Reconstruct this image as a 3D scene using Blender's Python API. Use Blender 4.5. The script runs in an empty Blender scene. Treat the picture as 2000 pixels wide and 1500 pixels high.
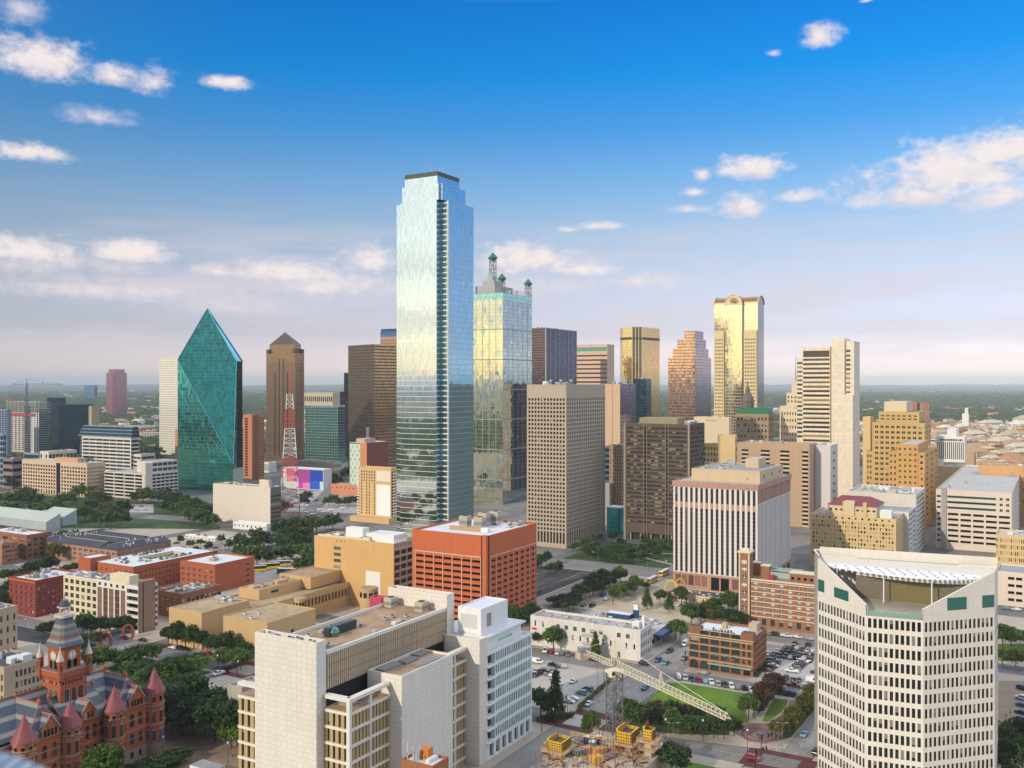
import bpy, bmesh, math, random
import numpy as np
from mathutils import Vector, Matrix
rnd = random.Random(7)
SC = bpy.context.scene
COL = SC.collection
R = math.radians
# ------------------------------------------------------------------ camera
F = 1850.0      # focal length in photograph pixels (the photograph is 2000 wide)
H = 120.0       # height of the observation deck
cam = bpy.data.cameras.new('camera')
camo = bpy.data.objects.new('camera', cam)
COL.objects.link(camo)
camo.location = (0, 0, H)
camo.rotation_euler = (R(90), 0, 0)
cam.sensor_width = 36.0
cam.lens = 36.0 * F / 2000.0
cam.clip_start = 0.1
cam.clip_end = 120000
cam.dof.use_dof = True
cam.dof.focus_distance = 600
cam.dof.aperture_fstop = 2.8
SC.camera = camo
# ------------------------------------------------------------------ sun, sky, exposure
SUN_EL = 25.0
SUN_BACK = 46.0      # degrees from straight behind the camera, towards the left
sx, sy = -math.sin(R(SUN_BACK)), -math.cos(R(SUN_BACK))
sun_dir = Vector((sx * math.cos(R(SUN_EL)), sy * math.cos(R(SUN_EL)), math.sin(R(SUN_EL))))
sun = bpy.data.lights.new('sun', 'SUN')
sun.energy = 2.0
sun.angle = R(0.6)
sun.color = (1.0, 0.89, 0.72)
suno = bpy.data.objects.new('sun', sun)
COL.objects.link(suno)
suno.rotation_euler = (-sun_dir).to_track_quat('-Z', 'Y').to_euler()
suno.location = (-800, -900, 900)
SC.view_settings.view_transform = 'Standard'
SC.view_settings.look = 'None'
SC.view_settings.exposure = 0.5
SC.view_settings.gamma = 1.0
SC.cycles.max_bounces = 6
SC.cycles.diffuse_bounces = 3
SC.cycles.glossy_bounces = 3
SC.cycles.transmission_bounces = 3
SC.cycles.volume_bounces = 0
SC.cycles.use_denoising = True
SC.cycles.sample_clamp_indirect = 6

class NT:
 """small helper to write node trees"""
 def __init__(s, tree):
  s.t = tree
 def n(s, typ, **kw):
  nd = s.t.nodes.new(typ)
  for k, v in kw.items():
   setattr(nd, k, v)
  return nd
 def put(s, sock, v):
  if hasattr(v, 'links'):
   s.t.links.new(v, sock)
  else:
   sock.default_value = v
 def m(s, op, a, b=None, c=None):
  nd = s.n('ShaderNodeMath', operation=op)
  s.put(nd.inputs[0], a)
  if b is not None: s.put(nd.inputs[1], b)
  if c is not None: s.put(nd.inputs[2], c)
  return nd.outputs[0]
 def v(s, op, a, b=None):
  nd = s.n('ShaderNodeVectorMath', operation=op)
  s.put(nd.inputs[0], a)
  if b is not None: s.put(nd.inputs[1], b)
  return nd.outputs[0]
 def mix(s, f, a, b, mode='MIX'):
  nd = s.n('ShaderNodeMix', data_type='RGBA', blend_type=mode)
  s.put(nd.inputs[0], f)
  s.put(nd.inputs[6], a if hasattr(a, 'links') else tuple(a) + (1,) if len(a) == 3 else a)
  s.put(nd.inputs[7], b if hasattr(b, 'links') else tuple(b) + (1,) if len(b) == 3 else b)
  return nd.outputs[2]
 def xyz(s, vec):
  nd = s.n('ShaderNodeSeparateXYZ'); s.put(nd.inputs[0], vec)
  return nd.outputs
 def comb(s, x, y, z):
  nd = s.n('ShaderNodeCombineXYZ')
  for i, q in enumerate((x, y, z)): s.put(nd.inputs[i], q)
  return nd.outputs[0]
 def noise(s, vec, scale, detail=3, rough=.55, dims='3D'):
  nd = s.n('ShaderNodeTexNoise', noise_dimensions=dims)
  if vec is not None: s.put(nd.inputs['Vector'], vec)
  nd.inputs['Scale'].default_value = scale
  nd.inputs['Detail'].default_value = detail
  nd.inputs['Roughness'].default_value = rough
  return nd.outputs[0]
 def ss(s, x, a, b):
  nd = s.n('ShaderNodeMapRange', interpolation_type='SMOOTHSTEP')
  s.put(nd.inputs[0], x); s.put(nd.inputs[1], a); s.put(nd.inputs[2], b)
  return nd.outputs[0]
 def ramp(s, x, stops):
  nd = s.n('ShaderNodeValToRGB')
  s.put(nd.inputs[0], x)
  el = nd.color_ramp.elements
  while len(el) < len(stops): el.new(.5)
  for e, (p, c) in zip(el, stops):
   e.position = p; e.color = tuple(c) + (1,)
  return nd.outputs[0]

def lin(r, g, b):
 f = lambda c: (c / 255) / 12.92 if c <= 10.3 else ((c / 255 + .055) / 1.055) ** 2.4
 return (f(r), f(g), f(b))

def build_world():
 w = bpy.data.worlds.new('World'); SC.world = w; w.use_nodes = True
 t = w.node_tree; t.nodes.clear(); N = NT(t)
 sky = N.n('ShaderNodeTexSky', sky_type='NISHITA')
 sky.sun_disc = False
 sky.sun_elevation = R(SUN_EL)
 sky.sun_rotation = math.atan2(sx, sy)
 sky.air_density = 1.0; sky.dust_density = 1.0; sky.ozone_density = 2.0
 d = N.n('ShaderNodeTexCoord').outputs['Generated']
 x, y, z = N.xyz(d)
 el = N.m('ARCSINE', z)
 az = N.m('ARCTAN2', x, y)
 # polarised deepening of the blue with height within view; unseen sky overhead brightened as added fill
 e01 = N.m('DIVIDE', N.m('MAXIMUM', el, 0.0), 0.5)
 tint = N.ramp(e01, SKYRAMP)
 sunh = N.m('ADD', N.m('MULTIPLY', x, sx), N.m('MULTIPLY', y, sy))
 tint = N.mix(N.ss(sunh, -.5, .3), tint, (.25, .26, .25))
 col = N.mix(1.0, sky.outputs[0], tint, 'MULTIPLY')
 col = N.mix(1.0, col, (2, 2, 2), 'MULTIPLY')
 # cumulus: soft ellipses in the direction of the cloud, broken by noise
 p2a = lambda px: math.atan((px - 1000) / F)
 p2e = lambda px, py: math.atan((750 - py) / F * math.cos(p2a(px)))
 vec = N.comb(az, N.m('MULTIPLY', el, 1.5), 0.0)
 warp = N.noise(vec, 22.0, 7, .66)
 fine = N.noise(vec, 70.0, 5, .6)
 nz = N.m('ADD', N.m('MULTIPLY', N.m('SUBTRACT', warp, .5), 3.4), N.m('MULTIPLY', N.m('SUBTRACT', fine, .5), 2.2))
 dens = None; tops = None
 for (cx, cy, rx, ry, k) in CLOUDS:
  a0, e0 = p2a(cx), p2e(cx, cy)
  da = N.m('DIVIDE', N.m('SUBTRACT', az, a0), rx / F)
  de = N.m('DIVIDE', N.m('SUBTRACT', el, e0), ry / F)
  up = de
  de = N.m('MULTIPLY', de, N.m('ADD', 1.0, N.m('MULTIPLY', N.m('LESS_THAN', de, 0.0), .5)))   # flatter bases
  q = N.m('SUBTRACT', 1.0, N.m('SQRT', N.m('ADD', N.m('MULTIPLY', da, da), N.m('MULTIPLY', de, de))))
  q = N.m('MULTIPLY', N.m('MAXIMUM', N.m('ADD', q, N.m('MULTIPLY', nz, .42)), 0.0), k)
  q = N.m('MULTIPLY', q, N.m('LESS_THAN', N.m('ABSOLUTE', da), 1.9))
  dens = q if dens is None else N.m('MAXIMUM', dens, q)
  tp = N.m('MULTIPLY', q, up)
  tops = tp if tops is None else N.m('ADD', tops, tp)
 a = N.ss(dens, 0.0, .8)
 lit = N.ss(N.m('ADD', N.m('ADD', tops, N.m('MULTIPLY', dens, .25)), N.m('MULTIPLY', N.m('SUBTRACT', fine, .5), .9)), -.45, .45)
 ccol = N.mix(lit, CLOUD_LO, CLOUD_HI)
 # thin veil low in the sky
 veil = N.noise(N.comb(N.m('MULTIPLY', az, .6), N.m('MULTIPLY', el, 4.0), 3.0), 9.0, 5, .6)
 vm = N.m('MULTIPLY', N.ss(veil, .4, .66), N.m('MULTIPLY', N.ss(el, 0.0, .05), N.ss(el, .2, .09)))
 col = N.mix(N.m('MULTIPLY', vm, .6), col, CLOUD_LO)
 out = N.mix(N.m('MULTIPLY', a, .95), col, ccol)
 bg = N.n('ShaderNodeBackground')
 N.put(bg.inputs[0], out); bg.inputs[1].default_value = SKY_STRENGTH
 o = N.n('ShaderNodeOutputWorld'); t.links.new(bg.outputs[0], o.inputs[0])
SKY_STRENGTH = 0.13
SKYRAMP = [(0, (0.917, 0.801, 0.917)), (0.05, (0.618, 0.502, 0.647)), (0.105, (0.396, 0.333, 0.425)), (0.209, (0.415, 0.333, 0.367)), (0.314, (0.362, 0.338, 0.356)), (0.419, (0.223, 0.322, 0.395)), (0.524, (0.084, 0.284, 0.429)), (0.628, (0.007, 0.271, 0.477)), (0.768, (0.000, 0.236, 0.483)), (1, (6.2, 3.9, 2.4))]   # halved; last stop is the added fill overhead, above the view
CLOUD_HI = (5.3, 4.75, 4.6); CLOUD_LO = (4.05, 3.7, 4.1)
CLOUDS = [(70, 120, 120, 58, 1), (215, 150, 70, 30, .9), (300, 165, 45, 40, .7), (435, 163, 62, 20, .9), (190, 230, 90, 26, .55), (50, 300, 90, 28, .95),
 (40, 20, 60, 50, .45), (60, 492, 150, 40, .95), (255, 497, 130, 34, .95), (420, 530, 70, 22, .6), (560, 535, 150, 36, .85), (720, 512, 80, 44, .95), (640, 560, 240, 50, .6), (200, 570, 330, 46, .5), (120, 510, 300, 60, .5), (480, 600, 300, 40, .35),
 (1020, 510, 130, 48, 1), (1140, 528, 120, 26, .7), (1240, 552, 150, 32, .5), (1050, 560, 220, 40, .4),
 (1860, 340, 190, 72, 1), (1960, 300, 130, 60, 1), (1800, 385, 190, 34, .8), (1960, 385, 120, 40, .8),
 (1465, 330, 92, 34, 1), (1372, 343, 26, 24, .8), (1356, 376, 36, 16, .9), (1450, 405, 58, 40, .8), (1560, 385, 60, 20, .8), (1345, 410, 60, 14, .6), (1170, 442, 70, 14, .7), (1110, 449, 26, 9, .7),
 (1600, 75, 52, 36, .85), (1510, 105, 18, 9, .7), (1690, 2, 16, 6, .7)]
# ------------------------------------------------------------------ materials
MATS = {}
def newmat(name):
 m = bpy.data.materials.new(name); m.use_nodes = True
 t = m.node_tree; N = NT(t)
 return m, N, t.nodes['Principled BSDF']

def wall(name, rgb, rough=.85, var=.12, kind='plain', pw=1.6, ph=.8, mort=None, streak=.1, spec=.3, mf=.6):
 """painted, stone or brick wall: base colour with blotches, rain streaks and (panel) joints"""
 if name in MATS: return MATS[name]
 m, N, b = newmat(name)
 pos = N.n('ShaderNodeNewGeometry').outputs['Position']
 n1 = N.noise(pos, .09, 4, .6); n2 = N.noise(pos, 1.1, 3, .6)
 px, py, pz = N.xyz(pos)
 st = N.noise(N.comb(N.m('MULTIPLY', px, .9), N.m('MULTIPLY', py, .9), N.m('MULTIPLY', pz, .04)), 1.0, 3, .6)
 f = N.m('ADD', N.m('MULTIPLY', N.m('SUBTRACT', n1, .5), var * 2.2), N.m('MULTIPLY', N.m('SUBTRACT', n2, .5), var))
 f = N.m('ADD', f, N.m('MULTIPLY', N.m('SUBTRACT', st, .5), streak * 2))
 f = N.m('ADD', f, 1.0)
 col = rgb
 if kind == 'panel':
  uv = N.n('ShaderNodeTexCoord').outputs['UV']
  br = N.n('ShaderNodeTexBrick')
  br.offset = .5 if mort != 'grid' else 0
  N.put(br.inputs['Vector'], uv)
  br.inputs['Color1'].default_value = tuple(c * (.93 if mf < .7 else .98) for c in rgb) + (1,)
  br.inputs['Color2'].default_value = tuple(min(1, c * (1.06 if mf < .7 else 1.02)) for c in rgb) + (1,)
  br.inputs['Mortar'].default_value = tuple(c * mf for c in rgb) + (1,)
  br.inputs['Scale'].default_value = 1
  br.inputs['Mortar Size'].default_value = .05
  br.inputs['Brick Width'].default_value = pw
  br.inputs['Row Height'].default_value = ph
  col = br.outputs[0]
 cc = N.mix(1.0, col, N.comb(f, f, f), 'MULTIPLY')
 N.put(b.inputs['Base Color'], cc)
 b.inputs['Roughness'].default_value = rough
 b.inputs['Specular IOR Level'].default_value = spec
 MATS[name] = m
 return m

def roofm(name, rgb, var=.3, scale=.25):
 if name in MATS: return MATS[name]
 m, N, b = newmat(name)
 pos = N.n('ShaderNodeNewGeometry').outputs['Position']
 n1 = N.noise(pos, scale, 5, .65); n2 = N.noise(pos, .05, 3, .6); n3 = N.noise(pos, 2.2, 2, .5)
 f = N.m('ADD', N.m('MULTIPLY', N.m('SUBTRACT', n1, .5), var * 2.4), N.m('MULTIPLY', N.m('SUBTRACT', n2, .5), var * 1.4))
 f = N.m('ADD', N.m('ADD', f, N.m('MULTIPLY', N.m('SUBTRACT', n3, .5), var * .6)), 1.0)
 N.put(b.inputs['Base Color'], N.mix(1.0, rgb, N.comb(f, f, f), 'MULTIPLY'))
 b.inputs['Roughness'].default_value = .9
 b.inputs['Specular IOR Level'].default_value = .2
 MATS[name] = m
 return m

def pane(name, dark=(.012, .016, .02), blind=(.45, .42, .36), pb=.25, frame=None, fx=2, fy=2, fw=.06, rough=.06, spec=.6, full=False):
 """window glass; some windows have drawn blinds; optional glazing bars"""
 if name in MATS: return MATS[name]
 m, N, b = newmat(name)
 r = N.n('ShaderNodeNewGeometry').outputs['Random Per Island']
 o = N.n('ShaderNodeObjectInfo').outputs['Random']
 q = N.m('FRACT', N.m('ADD', N.m('MULTIPLY', r, 7.31), N.m('MULTIPLY', o, 3.77)))
 q2 = N.m('FRACT', N.m('MULTIPLY', q, 17.13))
 uv = N.n('ShaderNodeTexCoord').outputs['UV']
 u, v, _ = N.xyz(uv)
 has = N.m('LESS_THAN', q, pb)
 bl = has if full else N.m('MULTIPLY', has, N.m('GREATER_THAN', v, N.m('MULTIPLY', q2, .8)))  # unseen trees beside and behind the camera, added to darken tower glass reflections
 dk = N.mix(q2, tuple(c * .5 for c in dark), tuple(c * 1.6 for c in dark))
 col = N.mix(N.m('MULTIPLY', bl, .8), dk, blind)
 rr = rough
 if frame:
  fu = N.m('FRACT', N.m('ADD', N.m('MULTIPLY', u, fx), .5)); fv = N.m('FRACT', N.m('ADD', N.m('MULTIPLY', v, fy), .5))
  line = N.m('MAXIMUM', N.m('LESS_THAN', N.m('ABSOLUTE', N.m('SUBTRACT', fu, .5)), fw * fx / 2), N.m('LESS_THAN', N.m('ABSOLUTE', N.m('SUBTRACT', fv, .5)), fw * fy / 2))
  col = N.mix(line, col, frame)
  rr = N.m('ADD', rough, N.m('MULTIPLY', line, .5))
 N.put(b.inputs['Base Color'], col)
 N.put(b.inputs['Roughness'], rr)
 b.inputs['Specular IOR Level'].default_value = spec
 MATS[name] = m
 return m

def mirror(name, tint, cw=1.6, fh=4.0, lw=.12, lh=.25, line=(.05, .06, .07), band=0, bandtint=None, wob=.012, rough=.03, metal=1.0, var=.12, linemetal=.3, vr=1, vline=None):
 """reflective curtain wall: panes as they were set, each tilted a hair, mullions and floor lines"""
 if name in MATS: return MATS[name]
 m, N, b = newmat(name)
 uv = N.n('ShaderNodeTexCoord').outputs['UV']
 u, v, _ = N.xyz(uv)
 U = N.m('DIVIDE', u, cw); Vv = N.m('DIVIDE', v, fh)
 cell = N.comb(N.m('FLOOR', U), N.m('FLOOR', N.m('MULTIPLY', Vv, vr)), 0.0)
 wn = N.n('ShaderNodeTexWhiteNoise', noise_dimensions='3D'); N.put(wn.inputs[0], cell)
 rv = N.v('SUBTRACT', wn.outputs['Color'], (.5, .5, .5))
 sc = N.n('ShaderNodeVectorMath', operation='SCALE'); N.put(sc.inputs[0], rv); sc.inputs['Scale'].default_value = wob
 gn = N.n('ShaderNodeNewGeometry').outputs['Normal']
 nn = N.v('NORMALIZE', N.v('ADD', gn, sc.outputs[0]))
 fu = N.m('FRACT', U); fv = N.m('FRACT', Vv)
 line_ = N.m('MAXIMUM', N.m('LESS_THAN', fu, lw / cw), N.m('LESS_THAN', fv, lh / fh))
 g = N.m('ADD', 1 - var, N.m('MULTIPLY', wn.outputs['Value'], var * 2))
 base = N.mix(1.0, tint, N.comb(g, g, g), 'MULTIPLY')
 rg = rough
 if band:
  bm = N.m('LESS_THAN', fv, band)
  base = N.mix(bm, base, bandtint)
  rg = N.m('ADD', rough, N.m('MULTIPLY', bm, .12))
 base = N.mix(N.m('LESS_THAN', fu, lw / cw), base, vline or line)
 base = N.mix(N.m('LESS_THAN', fv, lh / fh), base, line)
 N.put(b.inputs['Base Color'], base)
 N.put(b.inputs['Metallic'], N.m('SUBTRACT', metal, N.m('MULTIPLY', line_, metal * (1 - linemetal))))
 N.put(b.inputs['Roughness'], N.m('ADD', rg, N.m('MULTIPLY', line_, .3)))
 N.put(b.inputs['Normal'], nn)
 b.inputs['Specular IOR Level'].default_value = .5
 MATS[name] = m
 return m

def flat(name, rgb, rough=.6, metal=0., spec=.4, var=.0):
 if name in MATS: return MATS[name]
 m, N, b = newmat(name)
 if var:
  n = N.noise(N.n('ShaderNodeNewGeometry').outputs['Position'], .8, 3)
  f = N.m('ADD', 1 - var, N.m('MULTIPLY', n, var * 2))
  N.put(b.inputs['Base Color'], N.mix(1.0, rgb, N.comb(f, f, f), 'MULTIPLY'))
 else:
  b.inputs['Base Color'].default_value = tuple(rgb) + (1,)
 b.inputs['Roughness'].default_value = rough
 b.inputs['Metallic'].default_value = metal
 b.inputs['Specular IOR Level'].default_value = spec
 MATS[name] = m
 return m

# ------------------------------------------------------------------ geometry helpers
def G(px, py, z=0.):
 d = F * (H - z) / (py - 750.)
 return ((px - 1000.) * d / F, d)
def zp(py, Y): return H - (py - 750.) * Y / F
def W(u, v): return (.5 * u - .8660254 * v, .8660254 * u + .5 * v)     # street grid -> world
def UV(px, py, z=0.):
 X, Y = G(px, py, z)
 return (.5 * X + .8660254 * Y, -.8660254 * X + .5 * Y)

class MB:
 """collects polygons for ONE mesh"""
 def __init__(s):
  s.v = []; s.f = []; s.m = []; s.uv = []; s.mats = []
 def mi(s, mat):
  if mat not in s.mats: s.mats.append(mat)
  return s.mats.index(mat)
 def poly(s, pts, mat, uv=None):
  i = len(s.v)
  s.v += [tuple(p) for p in pts]
  s.f.append(tuple(range(i, i + len(pts))))
  s.m.append(s.mi(mat))
  s.uv.append(uv or [(p[0], p[1]) for p in pts])
 def wallq(s, p, q, z0, z1, mat, u0=0.):
  L = math.hypot(q[0] - p[0], q[1] - p[1])
  s.poly([(p[0], p[1], z0), (q[0], q[1], z0), (q[0], q[1], z1), (p[0], p[1], z1)], mat, [(u0, z0), (u0 + L, z0), (u0 + L, z1), (u0, z1)])
 def prism(s, pts, z0, z1, mat, top=None, bottom=False):
  """pts counter-clockwise from above"""
  u = 0
  for i, p in enumerate(pts):
   q = pts[(i + 1) % len(pts)]
   s.wallq(p, q, z0, z1, mat, u)
   u += math.hypot(q[0] - p[0], q[1] - p[1])
  s.poly([(p[0], p[1], z1) for p in pts], top or mat)
  if bottom: s.poly([(p[0], p[1], z0) for p in pts[::-1]], mat)
 def taper(s, pts0, z0, pts1, z1, mat, top=True):
  n = len(pts0)
  for i in range(n):
   j = (i + 1) % n
   a, b, c, d = pts0[i], pts0[j], pts1[j], pts1[i]
   L = math.hypot(b[0] - a[0], b[1] - a[1])
   P = [(a[0], a[1], z0), (b[0], b[1], z0), (c[0], c[1], z1), (d[0], d[1], z1)]
   if math.hypot(c[0] - d[0], c[1] - d[1]) < 1e-6: P = P[:3]
   s.poly(P, mat, [(0, z0), (L, z0), (L, z1), (0, z1)][:len(P)])
  if top: s.poly([(p[0], p[1], z1) for p in pts1], mat)
 def ring(s, cx, cy, r, n=12, ph=0.):
  return [(cx + r * math.cos(ph + 2 * math.pi * i / n), cy + r * math.sin(ph + 2 * math.pi * i / n)) for i in range(n)]
 def cyl(s, cx, cy, r, z0, z1, mat, n=12, r2=None, top=None):
  a = s.ring(cx, cy, r, n)
  if r2 is None: s.prism(a, z0, z1, mat, top)
  else: s.taper(a, z0, s.ring(cx, cy, max(r2, 1e-9), n), z1, mat, r2 > .01)
 def lathe(s, cx, cy, prof, mat, n=14):
  for (r0, z0), (r1, z1) in zip(prof, prof[1:]):
   s.taper(s.ring(cx, cy, max(r0, 1e-9), n), z0, s.ring(cx, cy, max(r1, 1e-9), n), z1, mat, False)
 def tube(s, p, q, r, mat, n=6, r2=None):
  p = Vector(p); q = Vector(q); d = (q - p)
  if d.length < 1e-6: return
  d.normalize()
  a = d.orthogonal().normalized(); b = d.cross(a)
  r2 = r if r2 is None else r2
  P = [p + (a * math.cos(2 * math.pi * i / n) + b * math.sin(2 * math.pi * i / n)) * r for i in range(n)]
  Q = [q + (a * math.cos(2 * math.pi * i / n) + b * math.sin(2 * math.pi * i / n)) * r2 for i in range(n)]
  for i in range(n):
   j = (i + 1) % n
   s.poly([P[i], P[j], Q[j], Q[i]], mat)
  s.poly(P[::-1], mat); s.poly(Q, mat)
 def obox(s, c, ex, ey, ez, mat, top=None):
  """box: centre of base c, half-extent vectors ex, ey (xy), height ez"""
  cx, cy, z = c
  pts = [(cx - ex[0] - ey[0], cy - ex[1] - ey[1]), (cx + ex[0] - ey[0], cy + ex[1] - ey[1]), (cx + ex[0] + ey[0], cy + ex[1] + ey[1]), (cx - ex[0] + ey[0], cy - ex[1] + ey[1])]
  if ex[0] * ey[1] - ex[1] * ey[0] < 0: pts = pts[::-1]
  s.prism(pts, z, z + ez, mat, top, True)
 def build(s, name, parent=None, loc=(0, 0, 0), smooth=False):
  me = bpy.data.meshes.new(name)
  me.from_pydata(s.v, [], s.f)
  for m in s.mats: me.materials.append(m)
  me.polygons.foreach_set('material_index', s.m)
  uvl = me.uv_layers.new(name='UVMap')
  uvl.data.foreach_set('uv', [c for f in s.uv for p in f for c in p])
  if smooth: me.polygons.foreach_set('use_smooth', [True] * len(s.f))
  me.update()
  o = bpy.data.objects.new(name, me); COL.objects.link(o)
  o.location = loc
  if parent: o.parent = parent
  return o

def tag(o, label=None, cat=None, group=None, kind=None):
 if label: o['label'] = label
 if cat: o['category'] = cat
 if group: o['group'] = group
 if kind: o['kind'] = kind
 return o
def empty(name, loc, rz=0., label=None, cat=None, group=None):
 o = bpy.data.objects.new(name, None); COL.objects.link(o)
 o.location = loc; o.rotation_euler = (0, 0, rz); o.empty_display_size = .5
 return tag(o, label, cat, group)
def copy_tree(o, parent=None):
 c = o.copy(); COL.objects.link(c)
 if parent: c.parent = parent
 for ch in o.children: copy_tree(ch, c)
 return c

PANEMESH = {}
def panemesh(w, h, mat):
 k = (round(w, 2), round(h, 2), mat.name)
 if k not in PANEMESH:
  me = bpy.data.meshes.new('window')
  me.from_pydata([(0, 0, 0), (w, 0, 0), (w, 0, h), (0, 0, h)], [], [(0, 1, 2, 3)])
  me.materials.append(mat)
  l = me.uv_layers.new(name='UVMap')
  l.data.foreach_set('uv', [0, 0, 1, 0, 1, 1, 0, 1])
  PANEMESH[k] = me
 return PANEMESH[k]

def grid(n, r, fw=.6, fh=.55, t=1., b=1., s=0., x0=0, x1=None, z0=None, z1=None, p=None, d=.35, skip=None, wn='window'):
 return dict(n=n, r=r, fw=fw, fh=fh, t=t, b=b, s=s, x0=x0, x1=x1, z0=z0, z1=z1, p=p, d=d, skip=skip, wn=wn)

class Bld:
 """one building: an Empty at its near corner, u runs along the right receding face, v along the left one"""
 def __init__(s, name, label, cat, cx, Y, xl=None, xr=None, U=None, V=None, th=30., group=None, X=None):
  s.th = R(th)
  s.X = (cx - 1000) * Y / F if X is None else X
  s.Y = Y
  sn, cs = math.sin(s.th), math.cos(s.th)
  s.sn, s.cs = sn, cs
  if V is None:
   k = (xl - 1000) / F; V = (s.X - k * Y) / (cs + k * sn)
  if U is None:
   k = (xr - 1000) / F; U = (k * Y - s.X) / (sn - k * cs)
  s.U, s.V = U, V
  s.root = empty(name, (s.X, s.Y, 0), 0, label, cat, group)
  s.mb = {}; s.panes = []
 def z(s, py): return zp(py, s.Y)
 def P(s, a, b): return (a * s.sn - b * s.cs, a * s.cs + b * s.sn)
 def part(s, k):
  if k not in s.mb: s.mb[k] = MB()
  return s.mb[k]
 def ab(s, px, py, z):
  X, Y = G(px, py, z)
  X -= s.X; Y -= s.Y
  return (X * s.sn + Y * s.cs, -X * s.cs + Y * s.sn)
 def facade(s, part, p, q, z0, z1, mat, specs=(), reveal=None, u0=0.):
  """wall from p to q (a,b coordinates, seen from outside left to right) with recessed openings"""
  mb = s.part(part)
  A = s.P(*p); B = s.P(*q)
  L = math.hypot(B[0] - A[0], B[1] - A[1])
  t = ((B[0] - A[0]) / L, (B[1] - A[1]) / L)
  n = (t[1], -t[0])
  wins = []
  for g in specs or ():
   x0 = g['x0']; x1 = L if g['x1'] is None else g['x1']
   a0 = z0 if g['z0'] is None else g['z0']; a1 = z1 if g['z1'] is None else g['z1']
   bw = (x1 - x0 - 2 * g['s']) / g['n']; bh = (a1 - a0 - g['t'] - g['b']) / g['r']
   for j in range(g['r']):
    for i in range(g['n']):
     if g['skip'] and g['skip'](i, j): continue
     cx = x0 + g['s'] + (i + .5) * bw; cz = a0 + g['b'] + (j + .5) * bh
     wins.append((cx - bw * g['fw'] / 2, cx + bw * g['fw'] / 2, cz - bh * g['fh'] / 2, cz + bh * g['fh'] / 2, g['p'], g['d'], g['wn'], g.get('arch')))
  zs = sorted(set([z0, z1] + [round(w[2], 4) for w in wins] + [round(w[3], 4) for w in wins]))
  pt = lambda a, off=0.: (A[0] + t[0] * a - n[0] * off, A[1] + t[1] * a - n[1] * off)
  for zl, zh in zip(zs, zs[1:]):
   if zh - zl < 1e-3: continue
   zm = (zl + zh) / 2
   row = sorted((w[0], w[1]) for w in wins if w[2] < zm < w[3])
   cur = 0.
   for a0, a1 in row + [(L, L)]:
    if a0 - cur > 1e-3: mb.wallq(pt(cur), pt(a0), zl, zh, mat, u0 + cur)
    cur = max(cur, a1)
  for (a0, a1, b0, b1, pm, d, wn, arch) in wins:
   P0, P1, Q0, Q1 = pt(a0), pt(a1), pt(a0, d), pt(a1, d)
   rm = reveal or mat
   mb.poly([(*P0, b0), (*P1, b0), (*Q1, b0), (*Q0, b0)], rm)
   mb.poly([(*Q0, b1), (*Q1, b1), (*P1, b1), (*P0, b1)], rm)
   mb.poly([(*P0, b0), (*Q0, b0), (*Q0, b1), (*P0, b1)], rm)
   mb.poly([(*Q1, b0), (*P1, b0), (*P1, b1), (*Q1, b1)], rm)
   if arch:      # fill the top corners of the opening to a round arch
    r_ = (a1 - a0) / 2; c_ = (a0 + a1) / 2; zc = b1 - r_
    for sg in (-1, 1):
     arc = [pt(c_ + sg * r_ * math.cos(math.pi / 2 * i / 4)) + (zc + r_ * math.sin(math.pi / 2 * i / 4),) for i in range(5)]
     P_ = [pt(c_ + sg * r_) + (b1,)] + (arc[::-1] if sg < 0 else arc)
     mb.poly(P_ if sg > 0 else [P_[0]] + P_[1:], rm)
   s.panes.append((Q0[0], Q0[1], b0, a1 - a0, b1 - b0, math.atan2(t[1], t[0]), pm, wn))
 def block(s, rect, z0, z1, mat, Ls=(), Rs=(), roof=None, par=.9, part='wall', back=True, parmat=None, reveal=None, BR=(), BL=()):
  a0, a1, b0, b1 = rect
  s.facade(part, (a0, b1), (a0, b0), z0, z1, mat, Ls, reveal)
  s.facade(part, (a0, b0), (a1, b0), z0, z1, mat, Rs, reveal)
  if back:
   s.facade(part, (a1, b0), (a1, b1), z0, z1, mat, BR, reveal)
   s.facade(part, (a1, b1), (a0, b1), z0, z1, mat, BL, reveal)
  if roof is not None: s.roof(rect, z1, roof, par, parmat or mat, part)
 def roof(s, rect, z, mat, par=.9, wallm=None, part='wall'):
  a0, a1, b0, b1 = rect
  e = min(.45, (a1 - a0) / 6, (b1 - b0) / 6)
  O = [s.P(a0, b0), s.P(a1, b0), s.P(a1, b1), s.P(a0, b1)]
  I = [s.P(a0 + e, b0 + e), s.P(a1 - e, b0 + e), s.P(a1 - e, b1 - e), s.P(a0 + e, b1 - e)]
  if par > 0:
   mb = s.part(part)
   for i in range(4):
    j = (i + 1) % 4
    mb.poly([(*O[i], z), (*O[j], z), (*I[j], z), (*I[i], z)], wallm)
    mb.wallq(I[j], I[i], z - par, z, wallm)
   s.part('roof').poly([(*p, z - par) for p in I], mat)
  else:
   s.part('roof').poly([(*p, z) for p in O], mat)
 def box(s, part, rect, z0, z1, mat, top=None, bottom=True):
  a0, a1, b0, b1 = rect
  if part not in ('wall', 'roof', 'louvre_slat', 'spandrel', 'parapet_well'):      # each slab, pier or post is a piece of its own
   mb = MB(); mb.prism([s.P(a0, b0), s.P(a1, b0), s.P(a1, b1), s.P(a0, b1)], z0, z1, mat, top, bottom); mb.build(part, s.root); return
  s.part(part).prism([s.P(a0, b0), s.P(a1, b0), s.P(a1, b1), s.P(a0, b1)], z0, z1, mat, top, bottom)
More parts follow.
